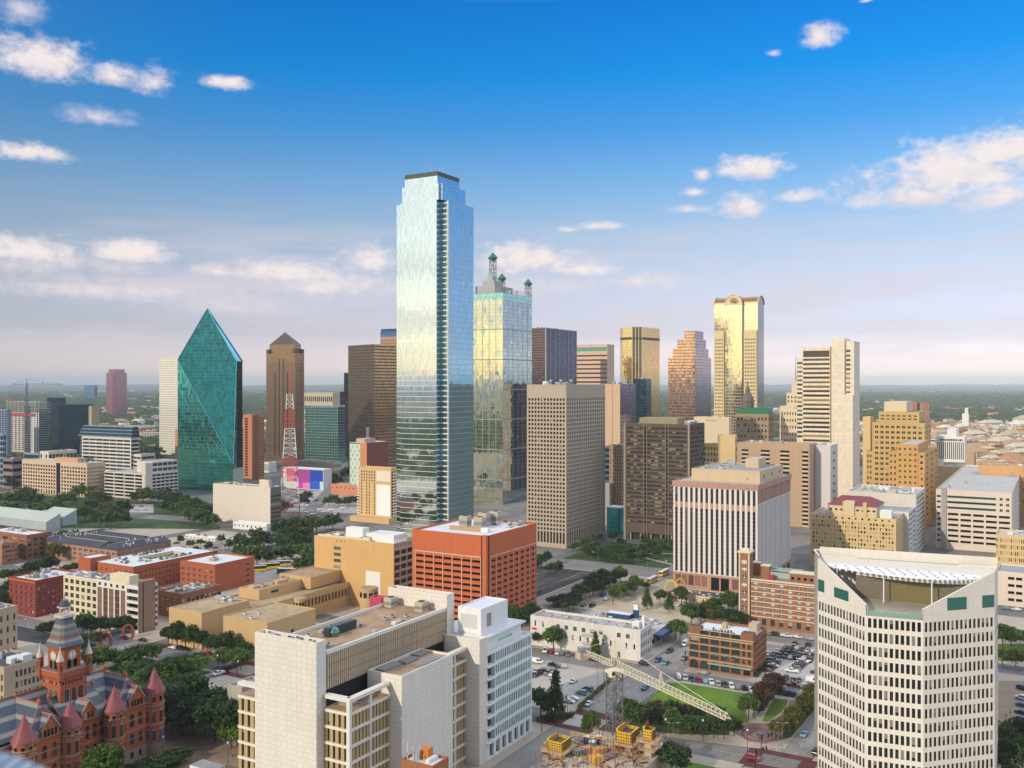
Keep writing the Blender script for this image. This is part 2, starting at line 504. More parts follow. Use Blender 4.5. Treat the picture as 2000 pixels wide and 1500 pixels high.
 def unit(s, rect, z0, h, mat, name='rooftop_unit', fans=True):
  a0, a1, b0, b1 = rect
  mb = MB()
  O = [s.P(a0, b0), s.P(a1, b0), s.P(a1, b1), s.P(a0, b1)]
  mb.prism(O, z0, z0 + h, mat)
  fan = MB()
  if fans:
   L = max(a1 - a0, b1 - b0); w = min(a1 - a0, b1 - b0); n = max(1, int(L / w))
   for i in range(n):
    k = (i + .5) / n
    c = s.P(a0 + (a1 - a0) * k, (b0 + b1) / 2) if a1 - a0 >= b1 - b0 else s.P((a0 + a1) / 2, b0 + (b1 - b0) * k)
    fan.cyl(c[0], c[1], w * .34, z0 + h, z0 + h + .25, MATS['fan dark'], 10)
   # louvre band round the box
   e = .04
   c0, c1, d0, d1 = a0 - e, a1 + e, b0 - e, b1 + e
   mb.prism([s.P(c0, d0), s.P(c1, d0), s.P(c1, d1), s.P(c0, d1)], z0 + h * .25, z0 + h * .6, MATS['louvre'])
  o = mb.build(name, s.root)
  if fan.f: fan.build('fan', o)
  return o
 def units(s, n, rect, z, seed=1, mats=None, hmax=2.6, wmax=4.5):
  r = random.Random(seed * 77 + n)
  mats = mats or [MATS['unit white'], MATS['unit grey'], MATS['unit tan']]
  placed = []
  a0, a1, b0, b1 = rect
  for _ in range(n * 6):
   if len(placed) >= n: break
   w, d = r.uniform(1.2, wmax), r.uniform(1.2, wmax)
   a, b = r.uniform(a0 + .8, max(a0 + .9, a1 - w - .8)), r.uniform(b0 + .8, max(b0 + .9, b1 - d - .8))
   if a + w > a1 or b + d > b1 or any(a < q[1] + .5 and a + w > q[0] - .5 and b < q[3] + .5 and b + d > q[2] - .5 for q in placed): continue
   placed.append((a, a + w, b, b + d))
   s.unit(placed[-1], z, r.uniform(.8, hmax), r.choice(mats), fans=r.random() < .7)
 def done(s, cap=100):
  names = {'wall': 'wall', 'roof': 'roof'}
  for k, mb in s.mb.items():
   if mb.f: mb.build(names.get(k, k), s.root)
  byname = {}
  for p in s.panes: byname.setdefault(p[7], []).append(p)
  for wn, ps in byname.items():
   ps.sort(key=lambda p: (p[0] + s.X) ** 2 + (p[1] + s.Y) ** 2 + (p[2] - H) ** 2 - p[3] * p[4] * 500)
   for (x, y, z, w, h, an, pm, _) in ps[:cap]:
    o = bpy.data.objects.new(wn, panemesh(w, h, pm)); COL.objects.link(o)
    o.location = (x, y, z); o.rotation_euler = (0, 0, an); o.parent = s.root
   if len(ps) > cap:
    mb = MB()
    for (x, y, z, w, h, an, pm, _) in ps[cap:]:
     c, n = math.cos(an), math.sin(an)
     mb.poly([(x, y, z), (x + c * w, y + n * w, z), (x + c * w, y + n * w, z + h), (x, y, z + h)], pm, [(0, 0), (1, 0), (1, 1), (0, 1)])
    tag(mb.build(wn, s.root), kind='stuff')
  return s

def base_mats():
 flat('fan dark', (.04, .04, .045), .6); flat('louvre', (.25, .25, .25), .6)
 flat('unit white', (.7, .7, .7), .6, var=.1); flat('unit grey', (.4, .41, .42), .5, var=.1); flat('unit tan', (.52, .44, .33), .7, var=.1)
 flat('metal dark', (.05, .055, .06), .5, .3); flat('metal grey', (.35, .36, .38), .45, .5); flat('white paint', (.8, .8, .78), .5)
 flat('black', (.012, .012, .014), .6)
 roofm('roof white', (.72, .73, .76), .1); roofm('roof grey', (.34, .34, .35), .25); roofm('roof dark', (.09, .095, .11), .35)
 roofm('roof tan', (.45, .33, .21), .45); roofm('roof brown', (.42, .28, .18), .5); roofm('roof light', (.52, .5, .48), .2)
 pane('glass dark'); pane('glass blind', pb=.45, blind=(.6, .55, .45)); pane('glass black', dark=(.006, .006, .008), pb=.06)
 pane('glass green', dark=(.01, .05, .045), pb=.12); pane('open deck', dark=(.008, .007, .007), pb=.0, rough=.9, spec=.0)
 pane('glass sash', dark=(.015, .02, .025), pb=.3, frame=(.7, .7, .66), fx=2, fy=2, fw=.05)
 pane('glass steel', dark=(.02, .035, .035), pb=.12, blind=(.5, .5, .45), frame=(.06, .08, .075), fx=4, fy=3, fw=.02)
# ------------------------------------------------------------------ ground, streets, lots
def sheet(name, pts, z, mat, h=0., kind='structure', label=None):
 mb = MB()
 if sum(p[0] * q[1] - q[0] * p[1] for p, q in zip(pts, pts[1:] + pts[:1])) < 0: pts = pts[::-1]
 if h: mb.prism(pts, z, z + h, mat)
 else: mb.poly([(p[0], p[1], z) for p in pts], mat)
 o = mb.build(name); tag(o, label, kind=kind)
 return o
def uvrect(u0, u1, v0, v1): return [W(u0, v0), W(u1, v0), W(u1, v1), W(u0, v1)]
def pxpoly(pts, z=0.15): return [G(x, y, z) for x, y in pts]

def ground_mats():
 m, N, b = newmat('ground far'); MATS['ground far'] = m
 pos = N.n('ShaderNodeNewGeometry').outputs['Position']
 big = N.noise(pos, .0011, 5, .6); mid = N.noise(pos, .006, 4, .65); sm = N.noise(pos, .03, 4, .7)
 vor = N.n('ShaderNodeTexVoronoi', feature='F1'); N.put(vor.inputs['Vector'], pos); vor.inputs['Scale'].default_value = .012
 plots = N.ramp(N.xyz(vor.outputs['Color'])[0], [(0, (.27, .19, .12)), (.35, (.2, .19, .18)), (.6, (.42, .33, .24)), (.8, (.10, .12, .06)), (1, (.5, .46, .42))])
 green = N.mix(sm, (.028, .05, .02), (.075, .095, .035))
 f = N.ss(N.m('ADD', N.m('MULTIPLY', big, .8), N.m('MULTIPLY', mid, .5)), .56, .74)
 N.put(b.inputs['Base Color'], N.mix(f, green, plots))
 b.inputs['Roughness'].default_value = .95; b.inputs['Specular IOR Level'].default_value = .1
 def noisy(name, c1, c2, sc, det=5, rough=.9, streak=None):
  m, N, b = newmat(name); MATS[name] = m
  pos = N.n('ShaderNodeNewGeometry').outputs['Position']
  n = N.m('ADD', N.m('MULTIPLY', N.noise(pos, sc, det, .65), .6), N.m('MULTIPLY', N.noise(pos, sc * 9, 3, .6), .4))
  c = N.mix(N.ss(n, .35, .65), c1, c2)
  if streak:
   x, y, z = N.xyz(pos)
   a = N.m('ADD', N.m('MULTIPLY', x, -.866), N.m('MULTIPLY', y, .5)) if streak == 'u' else N.m('ADD', N.m('MULTIPLY', x, .5), N.m('MULTIPLY', y, .866))
   al = N.m('ADD', N.m('MULTIPLY', x, .5), N.m('MULTIPLY', y, .866)) if streak == 'u' else N.m('ADD', N.m('MULTIPLY', x, -.866), N.m('MULTIPLY', y, .5))
   st = N.noise(N.comb(N.m('MULTIPLY', a, .9), N.m('MULTIPLY', al, .02), 0.), 1., 3, .6)
   c = N.mix(N.ss(st, .45, .75), c, c2)
  N.put(b.inputs['Base Color'], c); b.inputs['Roughness'].default_value = rough; b.inputs['Specular IOR Level'].default_value = .25
 noisy('asphalt', (.15, .142, .145), (.22, .205, .2), .12)
 noisy('road u', (.25, .23, .222), (.35, .32, .295), .1, streak='u')
 noisy('road v', (.19, .18, .18), (.28, .262, .25), .1, streak='v')
 noisy('lot dark', (.045, .05, .062), (.075, .078, .088), .09)
 noisy('concrete', (.40, .36, .33), (.52, .47, .42), .1)
 noisy('pavement', (.42, .35, .285), (.53, .45, .365), .13)
 noisy('lot tan', (.5, .41, .3), (.62, .52, .39), .1)
 noisy('lot grey', (.4, .375, .36), (.52, .48, .455), .1)
 noisy('paver red', (.10, .032, .034), (.16, .055, .052), .3)
 noisy('paver pink', (.24, .13, .125), (.33, .2, .18), .35)
 noisy('paver tan', (.28, .19, .13), (.38, .28, .2), .2)
 noisy('lawn', (.085, .165, .012), (.15, .25, .022), .1)
 noisy('grass dark', (.035, .07, .02), (.07, .11, .03), .12)
 noisy('downtown', (.2, .185, .17), (.3, .27, .24), .03)
 flat('line white', (.7, .7, .68), .7); flat('line yellow', (.62, .42, .06), .7)
 flat('kerb', (.5, .46, .4), .85)

def build_ground():
 ground_mats()
 S = 30000
 sheet('ground', [(-S, -S), (S, -S), (S, S), (-S, S)], -.4, MATS['ground far'])
 # downtown street level
 sheet('downtown_street_level', [W(150, -420), W(1500, -420), W(1500, 1050), W(150, 700)], 0, MATS['asphalt'], label=None)
 us = [150, 286, 302, 371, 449, 565, 672, 770, 870, 970, 1080, 1190]
 # city blocks: raised pavements between the streets
 vs = [(-420, -300), (-286, -180), (-166, -82), (-68, 68), (86, 136), (153.5, 236), (252, 287), (303, 350), (364, 425), (439, 500), (514, 600), (614, 700)]
 ub = [(175, 295), (309, 363.5), (378.5, 442), (456, 552), (578, 664), (680, 762), (778, 862), (878, 962), (978, 1072), (1088, 1182), (1198, 1300)]
 for i, (u0, u1) in enumerate(ub):
  for (v0, v1) in vs:
   if i == 0 and v0 > 160: u1 = 281
   if u0 == 309 and v0 > 160: u0 = 297
   if v0 == 86 and u0 == 309: continue
   sheet('pavement', uvrect(u0, u1, v0, v1), 0, MATS['pavement'] if u1 < 600 else MATS['downtown'], .13)
 # carriageways seen in the foreground
 z = .02
 for nm, r, mt in (('road', (150, 560, 136.4, 153.1), 'road u'), ('road', (150, 560, 236.4, 251.6), 'road u'), ('road', (180, 560, 287.4, 302.6), 'road u'), ('road', (150, 450, 68.4, 85.6), 'road u')):
  sheet(nm, uvrect(*r), z, MATS[mt])
 for r in ((295.4, 308.6, -60, 160), (363.8, 378.2, -60, 236), (442.3, 455.7, -60, 236), (552.3, 577.7, 150, 400), (281.4, 296.6, 252, 520)):
  sheet('road', uvrect(*r), z + .02, MATS['road v'])
 # painted lines
 def dashes(fixed, a0, a1, along, col='line white', step=9., ln=3.5, w=.16):
  mb = MB(); a = a0
  while a < a1:
   r = (a, a + ln, fixed - w / 2, fixed + w / 2) if along == 'u' else (fixed - w / 2, fixed + w / 2, a, a + ln)
   mb.poly([(*p, .065) for p in uvrect(*r)], MATS[col]); a += step
  tag(mb.build('lane_marking'), kind='structure')
 for f in (140.6, 144.8, 149): dashes(f, 312, 362, 'u'); dashes(f, 380, 440, 'u'); dashes(f, 457, 550, 'u')
 for f in (240.2, 244, 247.8): dashes(f, 380, 550, 'u')
 for f in (291, 295, 299): dashes(f, 200, 280, 'u')
 for f in (74, 80): dashes(f, 310, 362, 'u')
 dashes(302, 88, 134, 'v', 'line yellow', 4, 4.2); dashes(371, 60, 134, 'v', 'line yellow', 4, 4.2)
 dashes(371, 155, 235, 'v'); dashes(449, 90, 134, 'v', 'line yellow', 4, 4.2); dashes(560, 200, 300, 'v'); dashes(570, 200, 300, 'v')
 for f in (285, 293): dashes(f, 305, 400, 'v')
 # brick paved junction with a grey middle
 c = [W(294.8, 133), W(313, 133), W(315.5, 137), W(315.5, 153), W(313, 157), W(299, 163), W(294.8, 160)]
 sheet('brick_crossing', c, .075, MATS['paver red'])
 sheet('brick_crossing', uvrect(298.5, 309.5, 138.5, 152), .09, MATS['lot grey'])
 sheet('brick_crossing', [W(294, 66), W(311, 66), W(311, 88), W(294, 88)], .075, MATS['paver red'])
 sheet('brick_crossing', uvrect(298, 307, 71, 83), .09, MATS['road v'])
 sheet('brick_crossing', [W(279, 285), W(298, 285), W(298, 305), W(279, 305)], .075, MATS['paver red'])
 sheet('brick_crossing', uvrect(283, 294, 289, 301), .09, MATS['road v'])
 sheet('brick_crossing', [W(279, 352), W(298, 352), W(298, 364), W(279, 364)], .075, MATS['paver red'])
 # crossings (white bars) at the wide avenue
 mb = MB()
 for k in range(10):
  v = 237 + k * 1.5
  for u in (549, 580): mb.poly([(*p, .08) for p in uvrect(u, u + 3, v, v + .6)], MATS['line white'])
 tag(mb.build('crosswalk_marking'), kind='structure')
 # triangular green
 zz = .17
 sheet('park_paving', pxpoly([(1228, 1428), (1290, 1338), (1310, 1323), (1470, 1353), (1560, 1364), (1585, 1368), (1592, 1385), (1534, 1462), (1480, 1462), (1330, 1442)], 0), 0, MATS['pavement'], .13)
 sheet('lawn', pxpoly([(1262, 1372), (1300, 1333), (1330, 1333), (1462, 1355), (1456, 1385), (1462, 1412), (1430, 1414), (1330, 1412)]), zz, MATS['lawn'])
 sheet('lawn', pxpoly([(1488, 1408), (1500, 1385), (1512, 1364), (1540, 1366), (1534, 1384), (1512, 1402), (1498, 1411)]), zz, MATS['lawn'])
 sheet('grass_strip', pxpoly([(1222, 1424), (1258, 1374), (1330, 1413), (1428, 1416), (1424, 1436), (1330, 1434)]), zz, MATS['grass dark'])
 sheet('brick_path', pxpoly([(1428, 1414), (1463, 1413), (1500, 1412), (1516, 1403), (1536, 1385), (1543, 1367), (1565, 1369), (1553, 1388), (1532, 1408), (1525, 1425), (1522, 1445), (1495, 1453), (1462, 1448), (1432, 1430), (1424, 1421)]), zz + .01, MATS['paver pink'])
 mb = MB()
 c = G(1483, 1436)
 for r0, r1, mt in ((.0, 1.3, 'metal dark'), (3.0, 3.5, 'paver red'), (5.4, 5.9, 'paver red')):
  A, B = mb.ring(*c, max(r0, .01), 28), mb.ring(*c, r1, 28)
  for i in range(28):
   j = (i + 1) % 28
   mb.poly([(*A[i], zz + .03), (*B[i], zz + .03), (*B[j], zz + .03), (*A[j], zz + .03)], MATS[mt])
 tag(mb.build('paving_ring'), kind='structure')
 sheet('grass_strip', pxpoly([(1516, 1447), (1530, 1430), (1560, 1400), (1590, 1376), (1593, 1384), (1545, 1440)]), zz, MATS['grass dark'])
 sheet('lawn', pxpoly([(1340, 1488), (1400, 1500), (1450, 1506), (1430, 1540), (1330, 1530)], 0.), .16, MATS['lawn'])
 # car parks
 sheet('parking_lot', uvrect(316, 361.5, 157, 221), .15, MATS['concrete'])
 sheet('parking_lot', uvrect(381, 440.5, 72, 110), .15, MATS['lot grey'])
 sheet('parking_lot', uvrect(457, 550, 253.5, 299), .15, MATS['lot dark'])
 sheet('parking_lot', uvrect(457.5, 505, 155, 234), .15, MATS['lot tan'])
 sheet('parking_lot', [G(1950, 1330), G(2060, 1330), G(2060, 1450), G(1950, 1450)], .15, MATS['paver tan'])
 sheet('lawn', [G(1946, 1258), G(2050, 1258), G(2050, 1292), G(1946, 1292)], .15, MATS['lawn'])
 sheet('car_park_strip', uvrect(362, 366, 86, 134), .14, MATS['lot grey'])
 mb = MB()
 for k in range(28):
  for v in (258, 268, 279, 290): mb.poly([(*p, .17) for p in uvrect(459 + k * 3.2, 459.14 + k * 3.2, v, v + 4.6)], MATS['line yellow'])
 for v in (262.6, 284.5): mb.poly([(*p, .172) for p in uvrect(459, 545, v - .15, v + .15)], MATS['line yellow'])
 for k in range(14): mb.poly([(*p, .17) for p in uvrect(382 + k * 3, 382.14 + k * 3, 98, 103)], MATS['line white'])
 for k in range(16): mb.poly([(*p, .17) for p in uvrect(363.3, 366.3, 88 + k * 2.9, 88.14 + k * 2.9)], MATS['line white'])
 for k in range(12): mb.poly([(*p, .17) for p in uvrect(320 + k * 3, 320.14 + k * 3, 158, 162.5)], MATS['line white'])
 tag(mb.build('parking_marking'), kind='structure')
 mb = MB()
 for v in (172, 190, 210): mb.poly([(*p, .18) for p in uvrect(459, 500, v, v + .5)], MATS['line yellow'])
 for v in (191, 211):
  for k in range(8): mb.poly([(*p, .18) for p in uvrect(461 + k * 4.5, 461.15 + k * 4.5, v, v + 5)], MATS['line yellow'])
 tag(mb.build('parking_marking'), kind='structure')
 # gardens and plazas
 sheet('garden_lawn', uvrect(582, 662, 222, 296), .15, MATS['grass dark'])
 sheet('garden_path', [W(596, 222), W(599, 222), W(640, 296), W(636, 296)], .17, MATS['pavement'])
 sheet('garden_path', [W(640, 222), W(643, 222), W(612, 296), W(609, 296)], .18, MATS['pavement'])
 sheet('plaza_paving', uvrect(180, 279, 205, 286), .15, MATS['paver tan'])
 sheet('courthouse_lawn', uvrect(215, 279, 305, 349), .15, MATS['grass dark'])
 sheet('museum_lawn', uvrect(299, 318, 300, 349), .15, MATS['pavement'])
 sheet('sports_lot', pxpoly([(35, 1222), (190, 1258), (175, 1272), (30, 1250)]), .16, MATS['lot dark'])
 # open ground to the north-west
 sheet('parkland', [G(-60, 1030), G(430, 1034), G(420, 985), G(-60, 962)], .17, MATS['grass dark'])
 sheet('road', [G(-60, 1000), G(-60, 985), G(120, 992), G(300, 1004), G(430, 1015), G(430, 1024), G(290, 1014), G(110, 1003)], .2, MATS['road v'])
 sheet('road', [G(330, 1115), G(420, 1058), G(455, 1048), G(545, 1050), G(560, 1062), G(470, 1072), G(400, 1110), G(360, 1140)], .2, MATS['road u'])
 sheet('road', [G(588, 1000), G(612, 1000), G(655, 955), G(638, 953)], .2, MATS['road v'])
 sheet('parking_lot', [G(560, 1000), G(590, 1000), G(635, 957), G(585, 957)], .19, MATS['lot grey'])
 sheet('parking_lot', [G(620, 1000), G(700, 1003), G(700, 965), G(655, 965)], .19, MATS['lot grey'])
 sheet('parking_lot', [G(210, 1000), G(300, 1002), G(300, 985), G(215, 985)], .19, MATS['lot grey'])
 sheet('plaza_paving', [G(495, 1150), G(615, 1150), G(615, 1100), G(495, 1108)], .19, MATS['lot grey'])
 sheet('parking_lot', [G(400, 1062), G(520, 1062), G(520, 1040), G(400, 1045)], .19, MATS['lot grey'])
# ------------------------------------------------------------------ buildings
def simple(name, label, cx, Y, ytop, xl, xr, mat, Ls=(), Rs=(), roof='roof light', un=4, cap=100, cat='building', group=None, U=None, V=None, par=.9, seed=1, z1=None, th=30., back=True, reveal=None, hmax=2.6, done=True):
 b = Bld(name, label, cat, cx, Y, xl, xr, U=U, V=V, th=th, group=group)
 zt = b.z(ytop) if z1 is None else z1
 b.zt = zt
 b.block((0, b.U, 0, b.V), 0, zt, mat, Ls, Rs, MATS[roof], par, back=back, reveal=reveal)
 if un: b.units(un, (b.U * .15, b.U * .9, b.V * .1, b.V * .9), zt - par, seed + int(cx), hmax=hmax)
 if done: b.done(cap)
 return b

def lattice(mb, base, top, hb, ht, nseg, mats, r, rb=.6, ang=30.):
 """square lattice mast from base to top (centre points), half widths hb -> ht; mats cycles by segment"""
 bx, by, bz = base; tx, ty, tz = top
 def corners(k):
  h = hb + (ht - hb) * k
  cx, cy, cz = bx + (tx - bx) * k, by + (ty - by) * k, bz + (tz - bz) * k
  return [(cx + h * 1.414 * math.cos(R(ang + 45 + 90 * i)), cy + h * 1.414 * math.sin(R(ang + 45 + 90 * i)), cz) for i in range(4)]
 for s in range(nseg):
  A, B = corners(s / nseg), corners((s + 1) / nseg)
  m = mats(s / nseg) if callable(mats) else mats
  for i in range(4):
   j = (i + 1) % 4
   mb.tube(A[i], B[i], r, m, 5)
   mb.tube(A[i], B[j] if s % 2 else B[i], r * rb if s % 2 else r, m, 4)
   if s % 2 == 0: mb.tube(A[j], B[i], r * rb, m, 4)
   mb.tube(B[i], B[j], r * rb, m, 4)

def towers():
 M = MATS
 # ---- the tall mirrored tower
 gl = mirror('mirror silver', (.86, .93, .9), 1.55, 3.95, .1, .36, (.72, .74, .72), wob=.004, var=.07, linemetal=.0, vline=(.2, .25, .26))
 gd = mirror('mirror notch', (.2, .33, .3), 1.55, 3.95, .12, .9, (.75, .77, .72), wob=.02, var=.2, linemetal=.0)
 gb = mirror('mirror blue', (.27, .52, .72), 1.55, 3.95, .14, .35, (.42, .46, .5), wob=.008, var=.1, linemetal=.0, vline=(.12, .18, .22))  # same glass, tinted to paint reflected blue sky into the right-hand faces
 b = Bld('office_tower', 'tallest tower, stepped silver and blue mirrored glass with a dark crown', 'skyscraper', 866, 690, 769, 925)
 U, V, n = b.U, b.V, 6.0
 zm = b.z(388)
 def plan(pts, z0, z1, top=True):
  q = [b.P(*p) for p in pts]
  mb = b.part('curtain_wall'); u = 0
  for i in range(len(pts)):
   p, r_ = pts[i], pts[(i + 1) % len(pts)]
   P_, Q_ = q[i], q[(i + 1) % len(pts)]
   L = math.hypot(P_[0] - Q_[0], P_[1] - Q_[1])
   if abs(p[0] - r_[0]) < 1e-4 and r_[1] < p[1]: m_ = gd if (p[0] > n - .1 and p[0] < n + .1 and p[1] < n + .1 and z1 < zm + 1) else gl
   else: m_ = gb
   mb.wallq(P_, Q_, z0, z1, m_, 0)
   u += L
  b.part('roof').poly([(*p, z1) for p in q], M['roof light'])
 notch = [(n, 0), (U, 0), (U, V), (n * .6, V), (n * .6, V - n), (0, V - n), (0, n), (n, n)]
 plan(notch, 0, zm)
 k = 7.
 up = [(n - 1, n - 3), (U - k, n - 3), (U - k, V - k), (n - 1, V - k)] if 0 else [(1., n - 1), (3., n - 1), (3., n - 3), (U - k, n - 3), (U - k, V - k), (1., V - k)]
 plan(up, zm, b.z(356))
 up2 = [(1.8, n + .5), (U - k - 3, n + .5), (U - k - 3, V - k - 2), (1.8, V - k - 2)]
 plan(up2, b.z(356), b.z(340))
 q = [b.P(*p) for p in up2]
 b.part('crown_band').prism(q, b.z(340), b.z(331), flat('crown dark', (.05, .075, .055), .4, .2), M['roof grey'])
 # white edge trim of the notches and ledges on each third floor of the recess
 w = flat('trim white', (.75, .77, .75), .4)
 for (a, c) in ((n, .0), ):
  x, y = b.P(a + .25, c - .06)
  b.part('edge_trim').obox((x, y, 0), (.7 * b.sn, .7 * b.cs), (-.25 * b.cs, .25 * b.sn), zm, w)
 for i in range(9):
  x, y = b.P(U * .25 + i * 3, V * .3 + (i * 7 % 13))
  mb = MB(); mb.tube((x, y, b.z(331)), (x, y, b.z(331) + 3 + (i * 5 % 7)), .12, M['metal grey'])
  mb.build('antenna', b.root)
 b.units(6, (U * .3, U * .7, V * .3, V * .7), b.z(331), 3)
 b.done()

 # ---- golden reflective slab with lattice masts
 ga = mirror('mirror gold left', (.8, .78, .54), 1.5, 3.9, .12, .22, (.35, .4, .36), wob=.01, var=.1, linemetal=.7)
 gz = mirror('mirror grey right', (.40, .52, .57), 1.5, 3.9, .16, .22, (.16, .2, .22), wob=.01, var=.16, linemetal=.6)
 gg = mirror('mirror teal band', (.35, .62, .6), 1.5, 3.9, .12, .3, (.2, .35, .34), wob=.01)
 b = Bld('office_tower', 'pale gold glass tower with lattice masts tipped by green pyramids', 'skyscraper', 982, 940, 905, 1039)
 U, V = b.U, b.V; zt = b.z(571)
 q = [b.P(0, 0), b.P(U, 0), b.P(U, V), b.P(0, V)]
 cw = b.part('curtain_wall')
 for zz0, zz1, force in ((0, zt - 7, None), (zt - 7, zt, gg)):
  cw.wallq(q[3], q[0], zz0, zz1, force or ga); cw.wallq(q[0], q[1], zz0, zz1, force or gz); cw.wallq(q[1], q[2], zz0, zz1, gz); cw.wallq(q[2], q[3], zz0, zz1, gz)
 b.part('roof').poly([(*p, zt) for p in q], M['roof grey'])
 # diamond lighting panels: patterned clear panes set a touch proud
 dm = mirror('mirror clear', (.45, .6, .62), 1.5, 3.9, .12, .3, (.3, .38, .4), wob=.02)
 pat = b.part('curtain_wall')
 for face, L, cols in (('L', V, (5, 9, 14, 19, 23)), ('R', U, (4, 9, 14, 19, 24))):
  for kx in range(5):
   for j in range(9):
    a = L * (.1 + .2 * kx); z0 = 18 + j * 21.5 + (kx % 2) * 11
    off = (j % 5) * 1.5
    for dx, dz, w_, h_ in ((0, 0, 1.5, 9), (-1.5, 2.2, 1.5, 4.6), (1.5, 2.2, 1.5, 4.6)):
     aa = a + dx + off - 3
     if aa < .5 or aa + w_ > L - .5 or z0 + dz + h_ > zt - 8 or (kx + j * 3) % 4 == 1: continue
     if face == 'L': p, r_ = b.P(-.05, L - aa), b.P(-.05, L - aa - w_)
     else: p, r_ = b.P(aa, -.05), b.P(aa + w_, -.05)
     pat.wallq(p, r_, z0 + dz, z0 + dz + h_, dm)
 gl_ = flat('grid line', (.3, .33, .3), .35, .3)
 for j in range(1, 7):
  z_ = zt - 7 - j * 30; cw.wallq(b.P(-.07, V), b.P(-.07, 0), z_, z_ + 1.1, gl_); cw.wallq(b.P(0, -.07), b.P(U, -.07), z_, z_ + 1.1, gl_)
 for j in range(1, 6): cw.wallq(b.P(-.08, V * j / 6 + .6), b.P(-.08, V * j / 6), 0, zt - 7, gl_); cw.wallq(b.P(U * j / 6, -.08), b.P(U * j / 6 + .6, -.08), 0, zt - 7, gl_)
 grn = flat('copper green', (.015, .2, .14), .45)
 wht = flat('lattice white', (.33, .33, .33), .5)
 b.box('plant_room', (U * .2, U * .8, V * .35, V * .85), zt, zt + 9, M['unit grey'], M['roof grey'])
 b.box('plant_room', (U * .3, U * .6, V * .45, V * .75), zt + 9, zt + 15, M['unit grey'], M['roof grey'])
 b.box('plant_room', (U * .38, U * .52, V * .55, V * .68), zt + 15, zt + 20, M['unit grey'], M['roof grey'])
 def mast(a, c, z0, h, hw, seg):
  x, y = b.P(a, c); mb = MB()
  lattice(mb, (x, y, z0), (x, y, z0 + h), hw, hw, seg, wht, .42)
  o = mb.build('lattice_mast', b.root)
  m2 = MB(); r_ = m2.ring(x, y, hw * 2.1, 4, R(75))
  m2.taper(r_, z0 + h, m2.ring(x, y, 1e-9, 4, R(75)), z0 + h + hw * 2.3, grn, False); m2.poly([(*p, z0 + h) for p in r_[::-1]], grn)
  m2.taper(m2.ring(x, y, hw * .9, 4, R(75)), z0 + h - hw * 1.2, r_, z0 + h, grn, False)
  m2.build('pyramid_cap', o)
 mast(U * .45, V * .6, zt + 20, b.z(494) - zt - 20, 2.6, 5)
 for a, c in ((2.5, 2.5), (U - 3, 3), (3, V - 3)): mast(a, c, zt, 14, 2.3, 3)
 fence = MB()
 for k in range(26):
  a = U * k / 25; x, y = b.P(a, .3); fence.tube((x, y, zt), (x, y, zt + 4), .14, wht, 4)
  x, y = b.P(.3, V * k / 25); fence.tube((x, y, zt), (x, y, zt + 4), .14, wht, 4)
 for h in (2, 4):
  x0, y0 = b.P(U, .3); x1, y1 = b.P(.3, .3); x2, y2 = b.P(.3, V)
  fence.tube((x0, y0, zt + h), (x1, y1, zt + h), .14, wht, 4); fence.tube((x1, y1, zt + h), (x2, y2, zt + h), .14, wht, 4)
 fence.build('roof_railing', b.root)
 b.units(6, (U * .1, U * .9, V * .05, V * .3), zt, 4, hmax=6)
 b.done()

 # ---- green prism tower
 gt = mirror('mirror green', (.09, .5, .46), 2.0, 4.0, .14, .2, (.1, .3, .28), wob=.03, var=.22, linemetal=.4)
 gu = mirror('mirror green dim reflection', (.008, .10, .115), 2.0, 4.0, .12, .16, (.01, .06, .07), wob=.035, var=.3, linemetal=.4)  # same glass, tint darkened to paint dimmer reflections into these facets
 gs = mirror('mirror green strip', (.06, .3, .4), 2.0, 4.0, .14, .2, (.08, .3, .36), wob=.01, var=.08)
 r_ = empty('prism_tower', ((410 - 1000) * 1080 / F, 1080, 0), 0, 'faceted emerald green glass tower rising to a single sharp point', 'skyscraper')
 ox, oy = r_.location.x, r_.location.y
 def v3(px, py, Y): return ((px - 1000) * Y / F - ox, Y - oy, zp(py, Y))
 def gnd(px, Y): return ((px - 1000) * Y / F - ox, Y - oy, 0)
 A, D = v3(347, 703, 1085), v3(456, 906, 1052)
 Bz, Dz = gnd(347, 1085), gnd(450, 1054)
 Pk, S1, S2, S3 = v3(405, 603, 1105), v3(462, 705, 1066), v3(473.5, 706, 1080), gnd(473.5, 1080)
 D2 = gnd(456, 1052); Sb = gnd(462, 1066)
 n_ = (Vector(D) - Vector(A)).cross(Vector(S1) - Vector(A)); rd = Vector(((405 - 1000) / F, 1, (750 - 603) / F)); off = Vector((ox, oy, -H))
 Yp = n_.dot(Vector(A) + off) / n_.dot(rd); Pk = tuple(rd * Yp - off); print('apex distance', Yp)
 Q1, Q2 = v3(352, 705, 1130), v3(468, 706, 1130); Q1z, Q2z = gnd(352, 1130), gnd(468, 1130)
 mb = MB()
 def fac(pts, mat):
  p0 = Vector(pts[0]); e = (Vector(pts[1]) - p0); e.z = 0
  e = e.normalized() if e.length > .01 else Vector((1, 0, 0))
  mb.poly(pts, mat, [((Vector(p) - p0).dot(e) + 500, p[2]) for p in pts])
 fac([Bz, D2, D, A], gt)
 fac([A, D, S1, Pk], gu)
 fac([D, D2, Sb, S1], gu)
 fac([S1, S2, Pk], gs)
 fac([Sb, S3, S2, S1], gu)
 fac([S3, Q2z, Q2, S2], gu); fac([Q2z, Q1z, Q1, Q2], gu); fac([Q1z, Bz, A, Q1], gu)
 fac([Q2, Q1, Pk], gu); fac([Pk, Q1, A], gu); fac([S2, Q2, Pk], gu)
 mb.build('curtain_wall', r_)
 m2 = MB(); tr = flat('strip teal', (.02, .22, .3), .35, .4)
